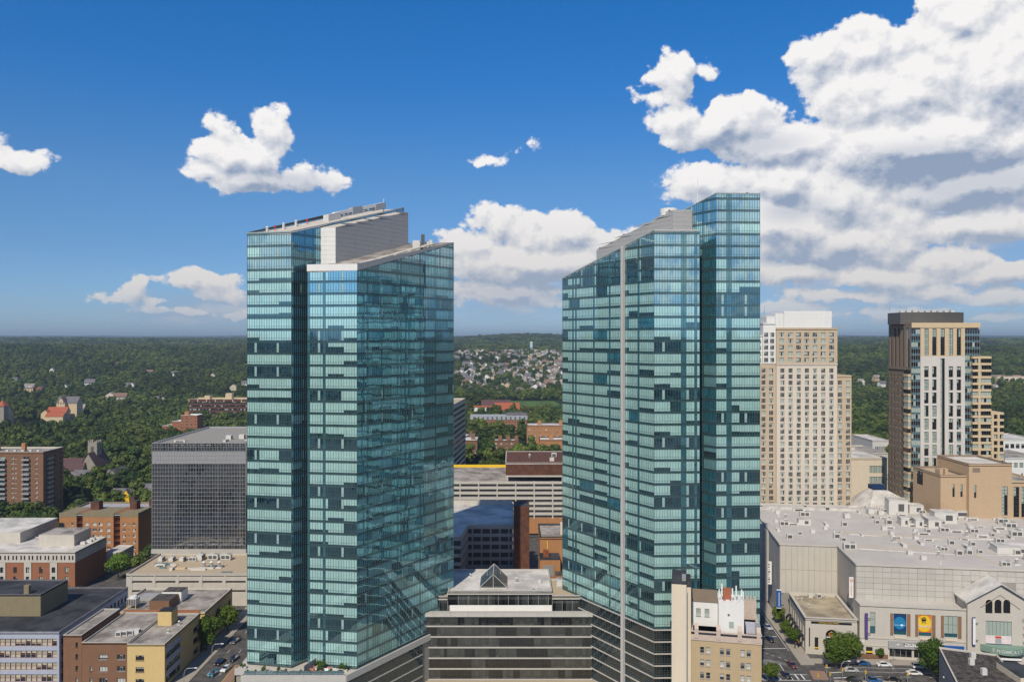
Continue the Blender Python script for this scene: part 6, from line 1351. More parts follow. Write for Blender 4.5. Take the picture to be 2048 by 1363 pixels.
# ------------------------------------------------------------------ small dark-roofed building at the corner
qb = thing('dark_roof_shop', 'low grey building with a worn black roof and dormer vents across from the mall', 'building', (131, 232, 0))
q = [(-10.5, -19), (7, -22), (15, 8), (.7, 13.7)]; mb = MB(); mb.prism(q, -.2, 11.1, 0); part(qb, 'wall', mb, m_conc); parapet_roof(qb, q, 12, m_roofd, m_concl, .4, .35, .1)
for i in range(3):
    for j in range(2):
        t = .25 + i * .25; x, y = q[3][0] + (q[0][0] - q[3][0]) * t, q[3][1] + (q[0][1] - q[3][1]) * t; mb = MB(); a = math.atan2(q[0][1] - q[3][1], q[0][0] - q[3][0]); obj('window', wvars(1.0, 1.7, 1, 2, m_frame, .3, 3)[i % 3], qb, (x - .08, y, 2.5 + j * 4), a)
for (x, y) in ((3, 1), (6, 5.5), (2.5, -6)): mb = MB(); mb.box(x, x + 1.4, y, y + 1.1, 11.5, 13.4, 0); part(qb, 'roof_vent', mb, m_hvac)
mb = MB(); mb.box(9.5, 15.5, -12, -1, -.2, 13.4, 0, 1); part(qb, 'stair_house', mb, [m_cream, m_roofk]); mb = MB(); mb.box(12.5, 24, 1, 8, -.2, 9.0, 0, 1); part(qb, 'side_wing', mb, [m_brickb, m_roofd])
# ------------------------------------------------------------------ trees
def leaf_crown(seed, R_, H_, nl, size, squash=.8, lobes=9):
    """crown of leaf-clump faces spread over and through uneven lobes"""
    rr = random.Random(seed); mb = MB(); L = []
    for k in range(lobes):
        a = rr.uniform(0, 6.28); q = rr.uniform(.15, .62) * R_; z = H_ * rr.uniform(.34, .80); r = R_ * rr.uniform(.34, .58)
        L.append((q * math.cos(a), q * math.sin(a), z, r))
    L.append((0, 0, H_ * .80, R_ * .48)); L.append((0, 0, H_ * .55, R_ * .62))
    tot = sum(l[3] ** 2 for l in L)
    for (lx, ly, lz, r) in L:
        for _ in range(int(nl * r * r / tot)):
            d = Vector((rr.gauss(0, 1), rr.gauss(0, 1), rr.gauss(.25, 1))).normalized(); rad = r * (rr.random() ** .35) * (1 + .22 * mnoise.noise((d.x * 2.5 + lx, d.y * 2.5 + ly, d.z * 2.5)))
            p = Vector((lx, ly, lz)) + Vector((d.x * rad, d.y * rad, d.z * rad * squash))
            nrm = (d + Vector((rr.gauss(0, .34), rr.gauss(0, .34), rr.gauss(.15, .34)))).normalized()
            t = nrm.orthogonal().normalized(); b_ = nrm.cross(t); ang = rr.uniform(0, 6.28); t, b_ = t * math.cos(ang) + b_ * math.sin(ang), b_ * math.cos(ang) - t * math.sin(ang)
            s = size * rr.uniform(.6, 1.35); mb.poly([p - t * s - b_ * s * .45, p + t * s * .1 - b_ * s * .75, p + t * s, p + t * s * .05 + b_ * s * .7], 0)
    return mb
def trunk_mesh(seed, H_, r):
    rr = random.Random(seed); mb = MB(); mb.tube([(0, 0, -.6), (.05, 0, H_ * .2), (0, .1, H_ * .42), (.1, 0, H_ * .7)], [r * 1.3, r, r * .75, r * .25], 7)
    for k in range(4):
        a = k * 1.57 + rr.uniform(-.4, .4); q = H_ * .28; mb.tube([(0, 0, H_ * (.25 + .05 * k)), (q * .5 * math.cos(a), q * .5 * math.sin(a), H_ * (.42 + .05 * k)), (q * math.cos(a), q * math.sin(a), H_ * (.58 + .04 * k))], [r * .55, r * .35, r * .12], 5)
    return mb
TREES = []
for k, (R_, H_) in enumerate(((5.4, 14), (6.2, 16), (4.6, 12.5), (5.2, 18), (6.8, 15))):
    TREES.append((leaf_crown(50 + k, R_, H_, 1000, .85).mesh('crown', m_leaf), trunk_mesh(60 + k, H_, .32).mesh('trunk', m_bark)))
STREET = []
for k, (R_, H_) in enumerate(((5.0, 11), (4.4, 10), (5.6, 12))):
    STREET.append((leaf_crown(80 + k, R_, H_, 4200, .36, .85, 14).mesh('crown', m_leafb), trunk_mesh(90 + k, H_, .25).mesh('trunk', m_bark)))
def tree(x, y, z, sc, var, label, group, bank=TREES, name='broadleaf_tree'):
    t_ = thing(name, label, 'tree', (x, y, z), random.uniform(0, 6.28), group); t_.scale = (sc, sc, sc * random.uniform(.9, 1.12))
    c, tk = bank[var % len(bank)]; obj('crown', c, t_); obj('trunk', tk, t_); return t_
# --- where trees may not stand: (x0, x1, y0, y1)
NO = [(-185, -70, 200, 432), (-260, -170, 325, 418), (-340, -268, 455, 500), (-80, 110, 200, 500), (-75, -28, 540, 612), (60, 260, 230, 480), (20, 62, 685, 770), (8, 50, 730, 765), (-46, 12, 686, 726), (-60, -30, 685, 755),
      (-50, 20, 900, 928), (-56, 28, 1080, 1118), (-26, 84, 1120, 1335), (-410, -310, 995, 1035), (-365, -320, 818, 842), (-700, -600, 900, 1010), (-600, -540, 900, 1032), (-355, -312, 588, 632), (-322, -280, 568, 592), (-266, -228, 512, 548), (-120, 130, 470, 520), (180, 260, 480, 560)]
LONE = []; SEEN = [(-650, 985, 30, 110), (-572, 1000, 24, 110)]
for (px, py, Y, k, sc, lab) in ((350, 748, 1500, 0, 1.2, 'white house high in the woods above the terraced office'), (425, 752, 1500, 1, 1.2, 'cream house in the woods above the terraced office roof'), (105, 742, 1500, 3, 1.1, 'white-painted house far up the woods above the tan school'), (160, 820, 1200, 6, 1.4, 'tan long house just uphill of the tan school'), (300, 745, 1500, 2, 1.1, 'pale grey house deep in the left woods'), (30, 760, 1500, 0, 1.0, 'white house in the woods above the red-capped church tower'), (60, 777, 1500, 6, 1.5, 'tan house with a low roof alone in the left woods'), (80, 778, 1520, 5, 1.2, 'brick wing house beside the tan house in the woods'), (181, 767, 1600, 0, 1.6, 'tall white gabled house high in the left woods'), (132, 775, 1580, 3, 1.0, 'small white house half hidden in the left woods'),
      (222, 793, 1320, 1, 1.5, 'cream house with long grey roof in the left woods'), (242, 796, 1300, 2, 1.6, 'grey-roofed long house beside the cream house'), (265, 772, 1620, 3, 1.1, 'white house beside another white house on the wooded slope'), (255, 771, 1640, 0, 1.1, 'white gabled house uphill of the grey-roofed long house'),
      (311, 799, 1320, 0, 1.1, 'white house left of the dark brown office in the woods'), (326, 800, 1315, 1, 1.0, 'cream cottage near the dark brown office in the woods'), (178, 845, 1040, 0, .9, 'white house among trees below the tan school'), (235, 727, 2200, 5, 1.1, 'lone brick house far up the left woods'), (467, 775, 1600, 1, 1.2, 'cream house above the dark brown office roof'), (490, 768, 1700, 0, 1.2, 'white house beside the left tower edge in the woods'),
      (1752, 757, 1300, 6, 1.2, 'tan house left of the brown apartment tower'), (1764, 768, 1250, 0, 1.2, 'white house left of the brown apartment tower'), (1722, 766, 1300, 3, 1.2, 'white house right of the beige apartment tower'), (1990, 775, 1350, 3, .9, 'small white house right of the brown apartment tower')):
    y = 950.0
    while y < 2600 and GZ(py, y) - 4 * sc > T(GX(px, y), y): y += 6      # where the sight line meets the ground
    x = GX(px, y); LONE.append((x, y, T(x, y), k, sc, lab)); SEEN.append((x, y, 8 * sc, 95))
def corridor(x, y):
    for (a, c, wd, ln) in SEEN:
        t = math.hypot(x, y) - math.hypot(a, c)
        if -ln < t < 12 and abs(x * c - y * a) / math.hypot(a, c) < wd: return True
    return False
def blocked(x, y, m=3): return corridor(x, y) or any(a - m < x < b_ + m and c - m < y < d + m for a, b_, c, d in NO)
rt = random.Random(404); near = []
def hill(x, y): return abs(x - 10) < 170 and 1480 < y < 2470
HOUSE = []
# hillside houses first, so trees keep off them
rh = random.Random(77)
for _ in range(5200):
    px, py = rh.uniform(904, 1128), rh.uniform(702, 792); f = (py - 702) / 90
    dens = 1.0 if f < .55 else (.75 if (px > 1040 or 925 < px < 990) else .25)
    if f > .8 and px < 1040: dens *= .35
    if 950 < px < 1010 and .42 < f < .62: dens *= .25
    if rh.random() > dens: continue
    y = 1460 + (1 - f) ** .9 * 980; x = GX(px, y)
    # snap the distance so that the sloping ground meets the sight line
    for _i in range(4): y = F * (HC - T(GX(px, y), y)) / (py - HY); y = min(max(y, 1350), 2480)
    x = GX(px, y)
    if any(abs(x - a) < 11.5 and abs(y - c) < 21 for a, c in HOUSE): continue
    HOUSE.append((x, y))
    if len(HOUSE) >= 280: break
HS = set()
for (x, y) in HOUSE: HS.add((int(x // 16), int(y // 30)))
def house_near(x, y):
    i, j = int(x // 16), int(y // 30)
    return (i, j) in HS or (int((x) // 16), int((y + 14) // 30)) in HS
pts_n, pts_c = [], []
def try_tree(x, y, keep=1.0):
    if rt.random() > keep or blocked(x, y): return False
    if y > 1300 and y < 2600 and abs(x) < 300 and house_near(x, y): return False
    return True
# individual belts
cand = []
def belt(x0, x1, y0, y1, st, jit, keep=1.0):
    y = y0
    while y < y1:
        x = x0
        while x < x1:
            a, b_ = x + rt.uniform(-jit, jit), y + rt.uniform(-jit, jit)
            if try_tree(a, b_, keep): cand.append((a, b_))
            x += st
        y += st
belt(-420, -150, 500, 700, 9.5, 3.5, .8); belt(-300, -268, 400, 460, 8, 2, .8); belt(-215, -178, 420, 500, 8, 3, .7); belt(-268, -225, 425, 470, 8, 3, .7)
belt(-110, 70, 560, 690, 9, 3, .75); belt(130, 420, 520, 640, 11, 4, .5)
cand.sort(key=lambda p: math.hypot(*p)); singles = cand[:285]; rest = cand[285:]
LM = [(-336, 610, 'the stone church'), (-300, 580, 'the long grey-roofed hall'), (-303, 478, 'the balconied brick slab'), (-247, 525, 'the red-brick row with the yellow porch'), (-200, 405, 'the orange-brick apartment house'), (-138, 410, 'the back of the gridded office'), (-344, 700, 'the wooded rise below the stepped flats'),
      (-170, 640, 'the wood behind the gridded office'), (-240, 660, 'the wood uphill of the parish hall'), (-400, 560, 'the wood left of the stone church'), (-55, 600, 'the ribbed pale office'), (0, 640, 'the small dark-roofed brick flats'), (45, 640, 'the orange-brick flats'), (150, 560, 'the beige apartment tower'), (230, 560, 'the brown apartment tower'), (330, 580, 'the white-roofed stores')]
for i, (x, y) in enumerate(singles):
    n_ = min(LM, key=lambda l: math.hypot(l[0] - x, l[1] - y)); sc_t = rt.uniform(.75, 1.15); v_ = rt.randrange(5)
    form = ('rounded', 'broad', 'small', 'tall narrow', 'spreading')[v_]; size = 'large' if sc_t > 1.02 else ('mid-sized' if sc_t > .88 else 'young')
    where = 'in front of' if y < n_[1] - 12 else ('behind' if y > n_[1] + 12 else 'beside')
    tree(x, y, T(x, y), sc_t, v_, f'{size} {form} green tree {where} {n_[2]}', f'{size} {form} trees {where} {n_[2]}')
# the woods beyond: one mass
pts_n += [(x, y, T(x, y)) for x, y in rest]
def fan(r0, r1, st, a0, a1, keep, lst):
    r = r0
    while r < r1:
        n = max(1, int((a1 - a0) * r / st))
        for k in range(n):
            a = a0 + (a1 - a0) * (k + rt.uniform(-.45, .45)) / n; q = r + rt.uniform(-.45, .45) * st; x, y = q * math.sin(a), q * math.cos(a)
            azd = math.degrees(a); kp = keep
            if 690 < r < 1150 and abs(azd) < 6: kp *= .5
            if abs(azd) < 5 and r > 1500 and r < 2450: kp *= .52
            if azd > 14 and r < 1000: kp *= .75
            if azd > 30 and r < 900: kp *= .3
            if try_tree(x, y, kp): lst.append((x, y, T(x, y) - .3))
        r += st
fan(700, 1300, 9.0, R(-34), R(34), .97, pts_n); fan(1300, 2500, 11.0, R(-34), R(34), .98, pts_n); fan(2500, 7500, 34, R(-35), R(35), .99, pts_c)
fan(260, 1500, 26, R(40), R(320), .6, pts_n); fan(1500, 5000, 80, R(36), R(324), .9, pts_c)
src = bpy.data.collections.new('tree_sources')      # not linked to the scene: only instanced by the woods
for k, (c, tk) in enumerate(TREES): src.objects.link(bpy.data.objects.new('wood_tree_source', c))
src2 = bpy.data.collections.new('copse_sources')
for k in range(3):
    mb = leaf_crown(130 + k, 5.5, 14, 160, 1.5, .8, 6); allv = MB(); rr = random.Random(k)
    for q in range(11):
        dx, dy, s_c = rr.uniform(-19, 19), rr.uniform(-19, 19), rr.uniform(.8, 1.25); i = len(allv.v)
        allv.v += [(v[0] * s_c + dx, v[1] * s_c + dy, v[2] * s_c) for v in mb.v]; allv.f += [tuple(i + w_ for w_ in f) for f in mb.f]; allv.m += mb.m
    src2.objects.link(bpy.data.objects.new('copse_source', allv.mesh('copse', m_leaf)))
def scatter(name, pts, coll, smin, smax, label, cat):
    me = bpy.data.meshes.new(name); me.from_pydata(pts, [], []); o = obj(name, me, kind='stuff'); tag(o, label, cat); o['kind'] = 'stuff'
    ng = bpy.data.node_groups.new(name, 'GeometryNodeTree'); ng.interface.new_socket('Geometry', in_out='INPUT', socket_type='NodeSocketGeometry'); ng.interface.new_socket('Geometry', in_out='OUTPUT', socket_type='NodeSocketGeometry')
    N = ng.nodes; gi, go = N.new('NodeGroupInput'), N.new('NodeGroupOutput'); ip = N.new('GeometryNodeInstanceOnPoints'); ci = N.new('GeometryNodeCollectionInfo'); ci.inputs['Collection'].default_value = coll; ci.inputs['Separate Children'].default_value = True; ci.inputs['Reset Children'].default_value = True
    rv = N.new('FunctionNodeRandomValue'); rv.data_type = 'FLOAT'; rv.inputs[2].default_value = smin; rv.inputs[3].default_value = smax
    rr_ = N.new('FunctionNodeRandomValue'); rr_.data_type = 'FLOAT_VECTOR'; rr_.inputs[0].default_value = (0, 0, 0); rr_.inputs[1].default_value = (.06, .06, 6.28)
    ip.inputs['Pick Instance'].default_value = True; ln = ng.links.new
    ln(gi.outputs[0], ip.inputs['Points']); ln(ci.outputs[0], ip.inputs['Instance']); ln(rv.outputs[1], ip.inputs['Scale']); ln(rr_.outputs[0], ip.inputs['Rotation']); ln(ip.outputs[0], go.inputs[0])
    md = o.modifiers.new('scatter', 'NODES'); md.node_group = ng; return o
scatter('woods', pts_n, src, .55, 1.4, 'dense dark green broadleaf woods covering the middle distance', 'woods')
scatter('distant_woods', pts_c, src2, .8, 1.6, 'bluish-green wooded hills running to the horizon', 'woods')
# ------------------------------------------------------------------ hillside houses
def house_meshes(k):
    rr = random.Random(300 + k); W_, D_ = rr.uniform(8, 12), rr.uniform(8, 11); ze, zr = rr.uniform(5.5, 7), rr.uniform(8.5, 10.5)
    wm = (m_signw, m_cream, m_concl, m_white, M('siding_pale_grey', (.52, .52, .54), .8, .1), m_brick, m_tanl)[k % 7]; rm = (m_slate, m_roofg, M('shingle_brown', (.22, .14, .10), .9, .2), m_roofg, m_slate)[k % 5]
    mb = MB(); mb.box(-W_ / 2, W_ / 2, -D_ / 2, D_ / 2, -4, ze, 0); gx = k % 2
    if gx:
        for y in (-D_ / 2, D_ / 2): mb.poly([(-W_ / 2, y, ze), (W_ / 2, y, ze), (0, y, zr)], 0)
    else:
        for x in (-W_ / 2, W_ / 2): mb.poly([(x, -D_ / 2, ze), (x, D_ / 2, ze), (x, 0, zr)], 0)
    for i in range(3):
        for j in range(2): x = -W_ / 2 + W_ * (i + .5) / 3; mb.box(x - .45, x + .45, -D_ / 2 - .05, -D_ / 2, .8 + j * 2.7, 2.2 + j * 2.7, 1)
    wall_ = mb.mesh('wall', [wm, m_louv]); mb = MB(); o = .5
    if gx:
        for s_ in (-1, 1): p = [(s_ * (W_ / 2 + o), -D_ / 2 - o, ze - .3), (s_ * (W_ / 2 + o), D_ / 2 + o, ze - .3), (0, D_ / 2 + o, zr + .1), (0, -D_ / 2 - o, zr + .1)]; mb.poly(p, 0); mb.poly([(a, b_, c - .25) for a, b_, c in p], 0)
    else:
        for s_ in (-1, 1): p = [(-W_ / 2 - o, s_ * (D_ / 2 + o), ze - .3), (W_ / 2 + o, s_ * (D_ / 2 + o), ze - .3), (W_ / 2 + o, 0, zr + .1), (-W_ / 2 - o, 0, zr + .1)]; mb.poly(p, 0); mb.poly([(a, b_, c - .25) for a, b_, c in p], 0)
    return wall_, mb.mesh('roof', rm)
HM = [house_meshes(k) for k in range(14)]
HL = ['white clapboard', 'cream', 'pale concrete-grey', 'white-painted', 'pale grey-sided', 'red-brick', 'tan']
def house(x, y, k, rz, label, group, sc=1.0):
    t_ = thing('house', label, 'house', (x, y, T(x, y)), rz, group); t_.scale = (sc,) * 3; obj('wall', HM[k][0], t_); obj('roof', HM[k][1], t_); return t_
RL = ['slate-roofed', 'grey-roofed', 'brown-shingled', 'flat-grey-roofed', 'dark-roofed']
for (x, y) in HOUSE:
    k = rh.choices(range(14), weights=[3, 2, 2, 3, 2, 1, 2] * 2)[0]; f = 'high up below the water tower' if y > 2150 else ('halfway up the hillside' if y > 1750 else 'at the wooded hill foot')
    gb_l = 'gable-fronted' if k % 2 else 'wide-fronted'
    house(x, y, k, rh.uniform(-.5, .5), f'{gb_l} {RL[k % 5]} {HL[k % 7]} house {f}', f'{gb_l} {RL[k % 5]} {HL[k % 7]} houses {f}', rh.uniform(1.15, 1.5))
# houses peeping out of the woods at left and right
for (x, y, z, k, sc, lab) in LONE: house(x, y, k, .2, lab, None, sc).location.z = z
# low commercial buildings on the right flat land
def shed(px0, px1, pyt, Y, h_, mat, label, mr=None, d_=40, windows=6):
    x0, x1 = GX(px0, Y), GX(px1, Y); z1 = GZ(pyt, Y); gz = T((x0 + x1) / 2, Y); zz = z1 - gz; b = thing('low_store', label, 'building', (x0, Y, gz)); h_ = min(h_, zz)
    block(b, 0, 0, x1 - x0, d_, -3, zz, mat, [([(2 + i * (x1 - x0 - 4) / windows, zz - h_ * .7, (x1 - x0 - 4) / windows * .7, h_ * .35) for i in range(windows)], wvars((x1 - x0 - 4) / windows * .7, h_ * .35, 2, 1, m_framed, .2, 3, .2, None, None, .35, False))], (), (), mr or m_roofw, .8, m_concl); return b
shed(1995, 2070, 752, 1450, 12, m_cream, 'pink-roofed store strip in the far right woods', m_terrac); shed(2005, 2080, 878, 620, 10, m_white, 'white-roofed store right of the brown tower'); shed(2010, 2090, 915, 520, 9, m_white, 'grey-roofed warehouse beside the brown tower', m_roofg); shed(2000, 2060, 898, 690, 8, m_concl, 'long low warehouse behind the white-roofed store')
shed(1700, 1778, 842, 1000, 8, m_blue, 'long store with a blue front behind the beige tower', m_roofg); shed(1700, 1780, 866, 820, 9, m_cream, 'flat cream store between the beige and brown towers'); shed(1702, 1776, 905, 560, 16, m_concl, 'pale office roof between the beige and brown towers', m_roofg); shed(1745, 1780, 880, 640, 14, m_whitep, 'white parking block left of the brown tower')
shed(1015, 1130, 828, 1150, 5, m_concl, 'long pale retaining building beyond the red-roofed school', m_roofw, 12)
# ------------------------------------------------------------------ street trees
ST = [(412, 1300, 1.08, 'bright green street tree beside the yellow brick wall'), (455, 1262, .95, 'smaller bright green street tree further up the left street'), (236, 1158, 1.0, 'bright green tree behind the black-roofed office'),
      (1697, 1333, 1.05, 'large bright green tree at the corner before the old bank'), (1672, 1338, .95, 'smaller green tree beside the large corner tree'), (1868, 1357, .95, 'leafy green tree between the mall and the dark-roofed shop'), (1884, 1362, .85, 'green tree against the grey wall of the dark-roofed shop'),
      (1573, 1268, .55, 'small street tree by the bank awnings'), (1584, 1288, .55, 'small street tree nearest the bank corner'), (1556, 1245, .6, 'small street tree far up the mall side street'), (1762, 1316, .4, 'sapling in front of the mall plinth'), (1540, 1362, .55, 'small green tree at the foot of the deco tower')]
for i, (px, py, sc, lab) in enumerate(ST):
    Y = GY(py); tree(GX(px, Y), Y, 0, sc, i, lab, None, STREET, 'street_tree')
for i, (px, py, sc) in enumerate(((20, 1060, .9), (45, 1052, .8), (8, 1078, .85), (60, 1040, .7), (285, 1132, .5), (272, 1140, .45), (300, 1118, .5))):
    Y = GY(py); tree(GX(px, Y), Y, 0, sc * 1.1, i, 'dark green tree at the foot of the brick apartment blocks', 'trees by the brick apartments', TREES)
# ------------------------------------------------------------------ cars
def car_parts(col, suv=False):
    L, W_, h = 4.6, 1.82, 1.48 if not suv else 1.75; mb = MB(); body = bmesh.new()
    prof = [(-2.3, .35), (-2.28, .72), (-2.0, .86), (-1.05, .95), (1.55, .98), (2.2, .90), (2.3, .6), (2.28, .33)]
    if suv: prof = [(-2.3, .4), (-2.28, .85), (-1.95, 1.0), (-1.1, 1.08), (2.1, 1.1), (2.3, .95), (2.3, .4)]
    n = len(prof)
    for s_ in (-1, 1):
        for (x, z) in prof: mb.v.append((x, s_ * (W_ / 2 - (.08 if z > .8 else 0)), z))
    for k in range(n): j = (k + 1) % n; mb.f.append((k, j, n + j, n + k)); mb.m.append(0)
    mb.f.append(tuple(range(n))[::-1]); mb.m.append(0); mb.f.append(tuple(range(n, 2 * n))); mb.m.append(0)
    bd = mb.mesh('body', col); zt = h
    cab = [(-1.1, .94), (-.35, zt), (1.05, zt), (1.75, .96)] if not suv else [(-1.15, 1.06), (-.5, zt), (1.85, zt), (2.15, 1.08)]
    mb = MB(); i = 0
    for s_ in (-1, 1):
        for k, (x, z) in enumerate(cab): mb.v.append((x, s_ * (W_ / 2 - (.10 if z < 1.2 else .26)), z))
    for f in ((0, 4, 5, 1), (2, 6, 7, 3), (0, 1, 2, 3), (4, 7, 6, 5)): mb.f.append(f); mb.m.append(0)
    gl = mb.mesh('windows', g_smoke); mb = MB(); mb.poly([(cab[1][0], -(W_ / 2 - .25), zt + .012), (cab[2][0], -(W_ / 2 - .25), zt + .012), (cab[2][0], W_ / 2 - .25, zt + .012), (cab[1][0], W_ / 2 - .25, zt + .012)], 0); mb.box(cab[1][0] - .03, cab[1][0] + .06, -W_ / 2 + .24, W_ / 2 - .24, zt - .06, zt + .01); mb.box(cab[2][0] - .06, cab[2][0] + .03, -W_ / 2 + .24, W_ / 2 - .24, zt - .06, zt + .01)
    rf = mb.mesh('roof', col); mb = MB(); n = 14
    for k in range(n): a0, a1 = 2 * math.pi * k / n, 2 * math.pi * (k + 1) / n; mb.poly([(.33 * math.cos(a0), -.1, .33 * math.sin(a0)), (.33 * math.cos(a1), -.1, .33 * math.sin(a1)), (.33 * math.cos(a1), .1, .33 * math.sin(a1)), (.33 * math.cos(a0), .1, .33 * math.sin(a0))], 0)
    for y in (-.1, .1): mb.poly([(.33 * math.cos(2 * math.pi * k / n), y, .33 * math.sin(2 * math.pi * k / n)) for k in range(n)], 0); pass
    wh = mb.mesh('wheel', m_black); mb = MB()
    for y in (-.106, .106): mb.poly([(.2 * math.cos(2 * math.pi * k / n), y, .2 * math.sin(2 * math.pi * k / n)) for k in range(n)], 0)
    RIM.append(mb.mesh('rim', m_metal)); mb = MB(); mb.box(-.03, .03, -.18, .18, -.07, .07, 0); hl = mb.mesh('headlight', m_signw); mb = MB(); mb.box(-.03, .03, -.16, .16, -.08, .08, 0); tl_ = mb.mesh('tail_light', m_signr)
    return bd, gl, rf, wh, hl, tl_
CARS = {}; RIM = []
def PAINT(name, c):
    m = M(name, c, .28, .03, .5, .6); m.node_tree.nodes['Principled BSDF'].inputs['Coat Weight'].default_value = .6; return m
COLS = {'white': (.75, .75, .74), 'black': (.012, .012, .014), 'blue': (.01, .09, .26), 'silver': (.42, .43, .44), 'dark red': (.10, .015, .018), 'teal': (.02, .15, .20), 'grey': (.13, .135, .14)}
def car(px, py, head, colr, label, suv=False, group=None):
    key = (colr, suv)
    if key not in CARS: CARS[key] = car_parts(PAINT('car_paint_' + colr.replace(' ', '_'), COLS[colr]), suv)
    Y = GY(py); t_ = thing('car', label, 'car', (GX(px, Y), Y, -.165), R(head), group); bd, gl, rf, wh, hl, tl_ = CARS[key]
    obj('body', bd, t_); obj('windows', gl, t_); obj('roof', rf, t_)
    for (x, y) in ((-1.4, -.82), (-1.4, .82), (1.4, -.82), (1.4, .82)): obj('rim', RIM[0], obj('wheel', wh, t_, (x, y, .33)))
    for y in (-.6, .6): obj('headlight', hl, t_, (-2.29, y, .66 if not suv else .8)); obj('tail_light', tl_, t_, (2.3, y, .68 if not suv else .85))
car(428, 1347, 80, 'teal', 'teal car driving on the left street'); car(452, 1338, 80, 'white', 'white car beside the brick median on the left street'); car(468, 1318, 82, 'black', 'black car parked at the foot of the glass tower podium'); car(470, 1283, 82, 'grey', 'grey car further up the left street'); car(440, 1325, 80, 'black', 'black car in the shade of the left street')
car(1540, 1279, 100, 'black', 'black car stopped at the mall side-street line'); car(1584, 1331, 98, 'dark red', 'dark red car crossing the junction'); car(1572, 1351, 98, 'black', 'black car on the crosswalk before the deco tower'); car(1726, 1327, 177, 'blue', 'blue car parked in front of the old bank'); car(1768, 1330, 177, 'white', 'white saloon parked in front of the mall plinth')
car(1838, 1334, 177, 'white', 'white car parked under the steakhouse windows', True); car(1828, 1347, 177, 'white', 'white car on the avenue beside the leafy tree'); car(1748, 1361, 177, 'blue', 'blue car on the near lanes of the avenue'); car(1708, 1361, 177, 'black', 'black car on the near lanes beside the blue one'); car(1786, 1359, 177, 'black', 'black car on the near lanes of the avenue ahead of the blue one'); car(1702, 1341, 177, 'silver', 'silver car half under the large corner tree'); car(1535, 1255, 100, 'silver', 'silver car far up the mall side street')
# ------------------------------------------------------------------ street lamps, signals, people
def lamp(px, py, h_, label, arm=3.6, rz=0.0):
    Y = GY(py); t_ = thing('street_lamp', label, 'street lamp', (GX(px, Y), Y, -.15), rz); mb = MB(); mb.tube([(0, 0, 0), (0, 0, h_ * .82), (.25, 0, h_ * .92), (.9, 0, h_ * .985), (arm, 0, h_)], [.13, .10, .085, .07, .06], 7); part(t_, 'pole', mb, m_metal); mb = MB(); mb.box(arm - .2, arm + .7, -.17, .17, h_ - .1, h_ + .08, 0); part(t_, 'lamp_head', mb, m_signw); mb = MB(); mb.cyl(0, 0, 0, .5, .22, 8); part(t_, 'base', mb, m_conc)
lamp(368, 1404, 10.4, 'tall curved street lamp before the yellow brick wall', 3.2); lamp(424, 1352, 10.6, 'tall curved street lamp rising behind the bright green street tree', 3.0)
lamp(1786, 1336, 8, 'street lamp by the parked white saloon', 1.4); lamp(1719, 1322, 7, 'dark street lamp at the mall corner', .9); lamp(1682, 1386, 10, 'pale mast lamp at the avenue junction', 2.2)
def signal(px, py, z, label):
    Y = GY(py); x = GX(px, Y); t_ = thing('traffic_signal', label, 'traffic light', (x, Y, -.15)); mb = MB(); mb.cyl(0, 0, 0, z + 1.2, .09, 7); part(t_, 'post', mb, m_metal); mb = MB(); mb.box(-.2, .2, -.25, .1, z, z + 1.1, 0); hs = part(t_, 'housing', mb, m_signy)
    for k, mt in enumerate((M('lens_green', (.05, .35, .15), .4, .05), M('lens_amber', (.6, .3, .02), .4, .05), m_signr)): mb = MB(); mb.cyl(0, 0, 0, .06, .15, 10); me = mb.mesh('lens', mt); o = obj('lens', me, hs, (0, -.31 + .05, z + .2 + k * .4)); o.rotation_euler = (R(90), 0, 0)
for i, (px, py, lab) in enumerate(((1636, 1369, 'yellow traffic signal on the brick-paved island'), (1660, 1366, 'yellow traffic signal between the two paved islands'), (1653, 1350, 'yellow traffic signal under the large corner tree'), (1731, 1362, 'yellow traffic signal beside the near avenue lanes'), (1815, 1366, 'yellow traffic signal in front of the dark-roofed shop'), (1685, 1357, 'yellow traffic signal beside the pale mast lamp'))): signal(px, py, 2.6, lab)
